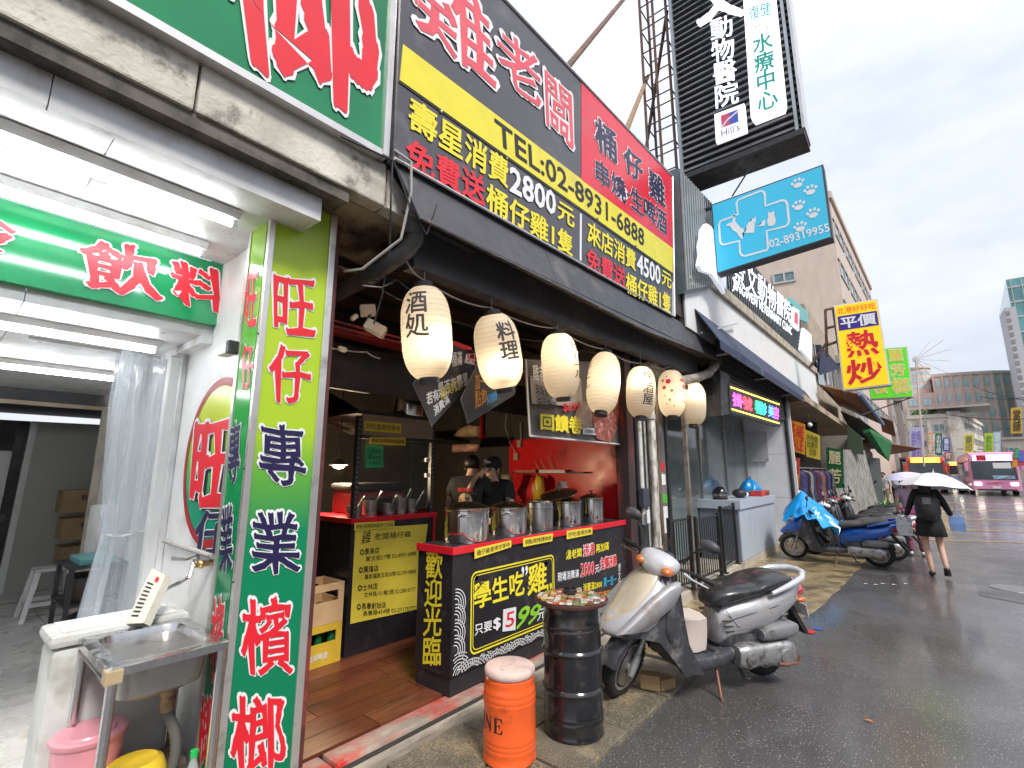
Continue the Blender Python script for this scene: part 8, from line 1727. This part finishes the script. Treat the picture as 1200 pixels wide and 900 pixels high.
    if hair:
        c = V(J['skull']); b = MB(); rings = []
        for i in range(9):
            a = math.pi / 2 * (i / 8); zz = c.z + .005 + .098 * math.sin(a); rr = max(.004, math.cos(a)); rings.append([V((c.x + (.088 * rr) * math.cos(q), c.y - .012 + (.1 * rr) * math.sin(q) - (.012 if math.sin(q) > 0 else 0), zz - (.05 if math.sin(q) < .2 and i == 0 else 0))) for q in [2 * math.pi * j / 20 for j in range(20)]])
        b.loft(rings).build('hair', hair, T, True, 180)
        if longhair:
            MB().loft([[V((c.x + w_ * math.cos(q), c.y - .05 + d_ * math.sin(q), z)) for q in [2 * math.pi * j / 20 for j in range(20)]] for z, w_, d_ in ((c.z + .05, .08, .05), (c.z - .05, .092, .06), (c.z - .18, .09, .05), (c.z - .3, .07, .035), (c.z - .34, .03, .02))]).build('long_hair', hair, T, True, 180)
    for s_ in (-1, 1): MB().ball(V(J['skull']) + V((s_ * .078, 0, -.03)), .012, .02, .03, n=8, k=6).build('ear', SKIN, T, True); MB().ball(V(J['skull']) + V((s_ * .03, .083, -.015)), .012, .006, .007, n=8, k=6).build('eye', INK_K, T, True)
    MB().ball(V(J['jaw']) + V((0, .062, .0)), .022, .008, .006, n=8, k=6).build('mouth', mat('lips', (.4, .13, .1), .5), T, True)
    return T
HAIR = mat('black_hair', (.012, .01, .01), .45, var=.3, stretch=(1, 1, .2), scale=60, bump=.3); TEE = mat('black_tshirt', (.016, .016, .018), .85, var=.25, bump=.15, bscale=25); PANTS = mat('dark_trousers', (.03, .03, .035), .85); SHOE = mat('black_shoe', (.02, .02, .02), .4)
# first cook, seen from behind
c1 = V((-3.62, 3.68, .12)); f1 = math.atan2(-c1.x, -c1.y) # direction helper
to_cam = math.atan2(-c1.y, -c1.x); face1 = to_cam - math.pi / 2 + math.pi - .35
T1 = person('cook seen from behind in a black T-shirt with round emblem', tuple(c1), face1, 1.70, dict(jaw=(.03, .03, 1.49), skull=(.02, .03, 1.57), crown=(.02, .02, 1.63), nose=(.06, .12, 1.54), ell=(-.26, .06, 1.13), wrl=(-.2, .26, 1.02), hal=(-.18, .33, 1.0), elr=(.25, .08, 1.14), wrr=(.2, .28, 1.05), har=(.17, .35, 1.03)), TEE, PANTS, HAIR, SHOE)
b = MB().lathe([(.001, 0), (.075, 0)], (0, 0, 0), n=28, axis='y', cap=False); b.xf(Matrix.Translation((0, -.128, 1.2)) @ Matrix.Rotation(R(0), 4, 'X')); b.v = [(x, y - .004 + abs(x) * .25, z) for x, y, z in b.v]; b.build('emblem_disc', mat('tan_print', (.55, .38, .2), .6, var=.3, scale=40), T1)
text('雞老闆', [V((.08, -.131, 1.29)), V((-.08, -.131, 1.29)), V((-.08, -.125, 1.33)), V((.08, -.125, 1.33))][::1], INK_R, T1, .03, lift=.008)
# second cook with cap, arm raised to the face
c2 = V((-3.42, 3.86, .12)); tc2 = math.atan2(-c2.y, -c2.x); face2 = tc2 - math.pi / 2 - .55
T2 = person('cook with black cap wiping the face with a raised forearm', tuple(c2), face2, 1.66, dict(neck=(.0, .0, 1.42), jaw=(.01, .05, 1.48), skull=(.01, .04, 1.565), crown=(.01, .03, 1.63), nose=(.02, .14, 1.53), elr=(.3, .16, 1.2), wrr=(.1, .24, 1.46), har=(.03, .22, 1.52), ell=(-.24, .06, 1.12), wrl=(-.16, .26, 1.05), hal=(-.12, .32, 1.04)), TEE, PANTS, HAIR, SHOE)
cp = V((.01, .035, 1.6)); b = MB().loft([[V((cp.x + .094 * r_ * math.cos(q), cp.y + .106 * r_ * math.sin(q), cp.z + z)) for q in [2 * math.pi * j / 24 for j in range(24)]] for z, r_ in ((-.03, 1.03), (.02, 1.03), (.06, .9), (.085, .6), (.095, .1))]); cap = b.build('cap', mat('black_cap_cloth', (.015, .015, .018), .8), T2, True, 60)
MB().hexa([V((cp.x + x, cp.y + y, cp.z - .018 - .03 * (y - .09))) for x, y in ((-.08, .08), (.08, .08), (.075, .15), (.03, .185), (-.03, .185), (-.075, .15))], [V((cp.x + x, cp.y + y, cp.z - .01 - .03 * (y - .09))) for x, y in ((-.08, .08), (.08, .08), (.075, .15), (.03, .185), (-.03, .185), (-.075, .15))]).build('cap_visor', mat('black_cap_cloth', (.015, .015, .018), .8), T2)
text('You', [V((.05, .145, 1.615)), V((-.03, .145, 1.615)), V((-.03, .135, 1.65)), V((.05, .135, 1.65))], INK_W, T2, .05, lift=.003)
# woman with umbrella walking away
DR = mat('black_dress_cloth', (.015, .015, .017), .85, var=.3, bump=.2, bscale=20)
wv = V((.11, 10.3, 0)); W_ = person('woman in black walking away under a white umbrella', tuple(wv), .05, 1.60, dict(knl=(-.09, .04, .5), anl=(-.06, -.03, .09), tol=(-.07, .1, .035), knr=(.1, .08, .5), anr=(.12, -.1, .18), tor=(.13, -.02, .05), shl=(-.145, 0, 1.36), shr=(.145, 0, 1.36), ell=(-.25, -.04, 1.1), wrl=(-.3, .06, .95), hal=(-.3, .07, .88), elr=(.25, -.02, 1.1), wrr=(.3, .1, .98), har=(.31, .12, .92)), DR, DR, HAIR, SHOE, 'long', True, longhair=True)
t = thing('backpack', 'black backpack with a grey patch worn by the woman under the umbrella', 'backpack', tuple(wv + V((0, -.17, 1.1)))); c = wv + V((0, -.2, 1.08))
rg = [[V((c.x + w_ * math.copysign(abs(math.cos(q)) ** .7, math.cos(q)), c.y + y_, c.z + h_ * math.copysign(abs(math.sin(q)) ** .7, math.sin(q)) - .02)) for q in [2 * math.pi * j / 24 for j in range(24)]] for y_, w_, h_ in ((.07, .14, .19), (.0, .16, .21), (-.06, .15, .2), (-.11, .11, .15))]
MB().loft(rg).build('bag_body', mat('black_nylon', (.02, .02, .022), .45, bump=.2), t, True, 60); MB().box(c.x - .05, c.x + .05, c.y - .122, c.y - .112, c.z + .04, c.z + .14).build('grey_patch', mat('grey_patch', (.2, .2, .21), .5), t)
for s_ in (-1, 1): MB().tube([c + V((s_ * .1, .07, .17)), c + V((s_ * .12, .2, .22)), c + V((s_ * .13, .3, .1))], .014, n=6).build('strap', BLACK, t)
def tote(name, lab, c, w_, h_, m, d_=.07):
    t = thing(name, lab, 'bag', tuple(c)); MB().loft([[V((c.x + x * s_, c.y + y * s_, c.z + z)) for x, y in ((-w_, -d_), (w_, -d_), (w_, d_), (-w_, d_))] for z, s_ in ((-h_, .95), (0, 1.05), (h_, .95))]).build('bag_body', m, t); MB().tube([c + V((-w_ * .5, 0, h_)), c + V((0, 0, h_ + .13)), c + V((w_ * .5, 0, h_))], .009, n=5).build('handle', m, t); return t
tote('patterned_tote', 'white tote bag dotted with blue in the left hand of the woman', V((wv.x - .32, wv.y + .05, .74)), .1, .14, mat('dotted_white_cloth', (.6, .62, .68), .8, dirt=((.1, .15, .35), .3, 22)))
tote('blue_paper_bag', 'light blue paper bag in the right hand of the woman', V((wv.x + .33, wv.y + .1, .82)), .09, .11, mat('light_blue_paper', (.22, .36, .68), .6))
UM = thing('umbrella', 'white eight panel umbrella held by the woman in black', 'umbrella', tuple(wv + V((.12, .1, 1.2)))); uc = V((wv.x + .14, wv.y + .02, 1.6)); UMM = mat('white_umbrella_cloth', (.72, .7, .72), .6, var=.03, alpha=1)
tilt = Matrix.Translation(uc) @ Matrix.Rotation(R(-4), 4, 'X') @ Matrix.Rotation(R(4), 4, 'Y')
for k in range(8):
    b = MB(); n = 6; g = []
    for i in range(n + 1):
        for j in range(n + 1):
            r_ = .46 * i / n; a = 2 * math.pi * (k + j / n) / 8 + .2; ca_ = math.cos(math.pi / 8) / max(.2, math.cos((j / n - .5) * math.pi / 4)); rr = r_ * (1 + (ca_ - 1) * .85); z = -.225 * (i / n) ** 1.9 + .012 * math.sin(math.pi * j / n) * (i / n) * -1
            g.append(V((rr * math.cos(a), rr * math.sin(a), z)))
    b.add(g + [p - V((0, 0, .003)) for p in g], [(i * (n + 1) + j, (i + 1) * (n + 1) + j, (i + 1) * (n + 1) + j + 1, i * (n + 1) + j + 1) for i in range(n) for j in range(n)]).xf(tilt).build('canopy_panel', UMM, UM, True, 180)
    a = 2 * math.pi * k / 8 + .2; MB().tube([V((.46 * s_ * math.cos(a), .46 * s_ * math.sin(a), -.225 * s_ ** 1.9 - .008)) for s_ in (.05, .3, .6, .9, 1.02)], .004, n=4).xf(tilt).build('rib', STEEL, UM)
MB().tube([V((0, 0, .05)), V((0, 0, -.62))], .008, n=6).xf(tilt).build('shaft', STEEL, UM); MB().cyl((0, 0, 0), (0, 0, .06), .012, .004, n=8).xf(tilt).build('ferrule', WHITE, UM)
# people beyond
def col(n, c): return mat(n, c, .8, var=.15)
person('person in pale top and wine coloured trousers walking behind the woman in black', (-.12, 12.6, 0), .1, 1.55, None, col('lilac_top', (.5, .35, .45)), col('wine_trousers', (.25, .05, .12)), HAIR, WHITE and mat('white_sneaker', (.7, .7, .7), .6), group='people farther down the street')
u2 = thing('umbrella', 'pale lilac umbrella partly hidden behind the white one', 'umbrella', (-.1, 12.6, 1.7)); MB().lathe([(.4, -.17), (.34, -.1), (.24, -.04), (.1, -.01), (.001, 0)], (-.1, 12.6, 1.62), n=8, cap=False).build('canopy', mat('pale_lilac_cloth', (.6, .58, .72), .6), u2, True, 60); MB().tube([(-.1, 12.6, 1.66), (-.1, 12.6, 1.0)], .008, n=5).build('shaft', STEEL, u2)
person('person in cream clothes standing by the grey metal door', (-1.0, 26, 0), 2.8, 1.65, None, col('white_top', (.65, .62, .6)), col('cream_trousers', (.55, .48, .35)), HAIR, SHOE, group='people farther down the street')
person('person in pale shirt with dark bag under the far canopies', (-.75, 31, 0), .2, 1.7, None, col('pale_lilac_shirt', (.5, .5, .62)), col('dark_slacks', (.05, .05, .07)), HAIR, SHOE, group='people farther down the street')
person('person in blue top near the far stalls', (-.55, 38, 0), 0, 1.68, None, col('blue_top', (.15, .25, .5)), col('dark_slacks', (.05, .05, .07)), HAIR, SHOE, group='people farther down the street')
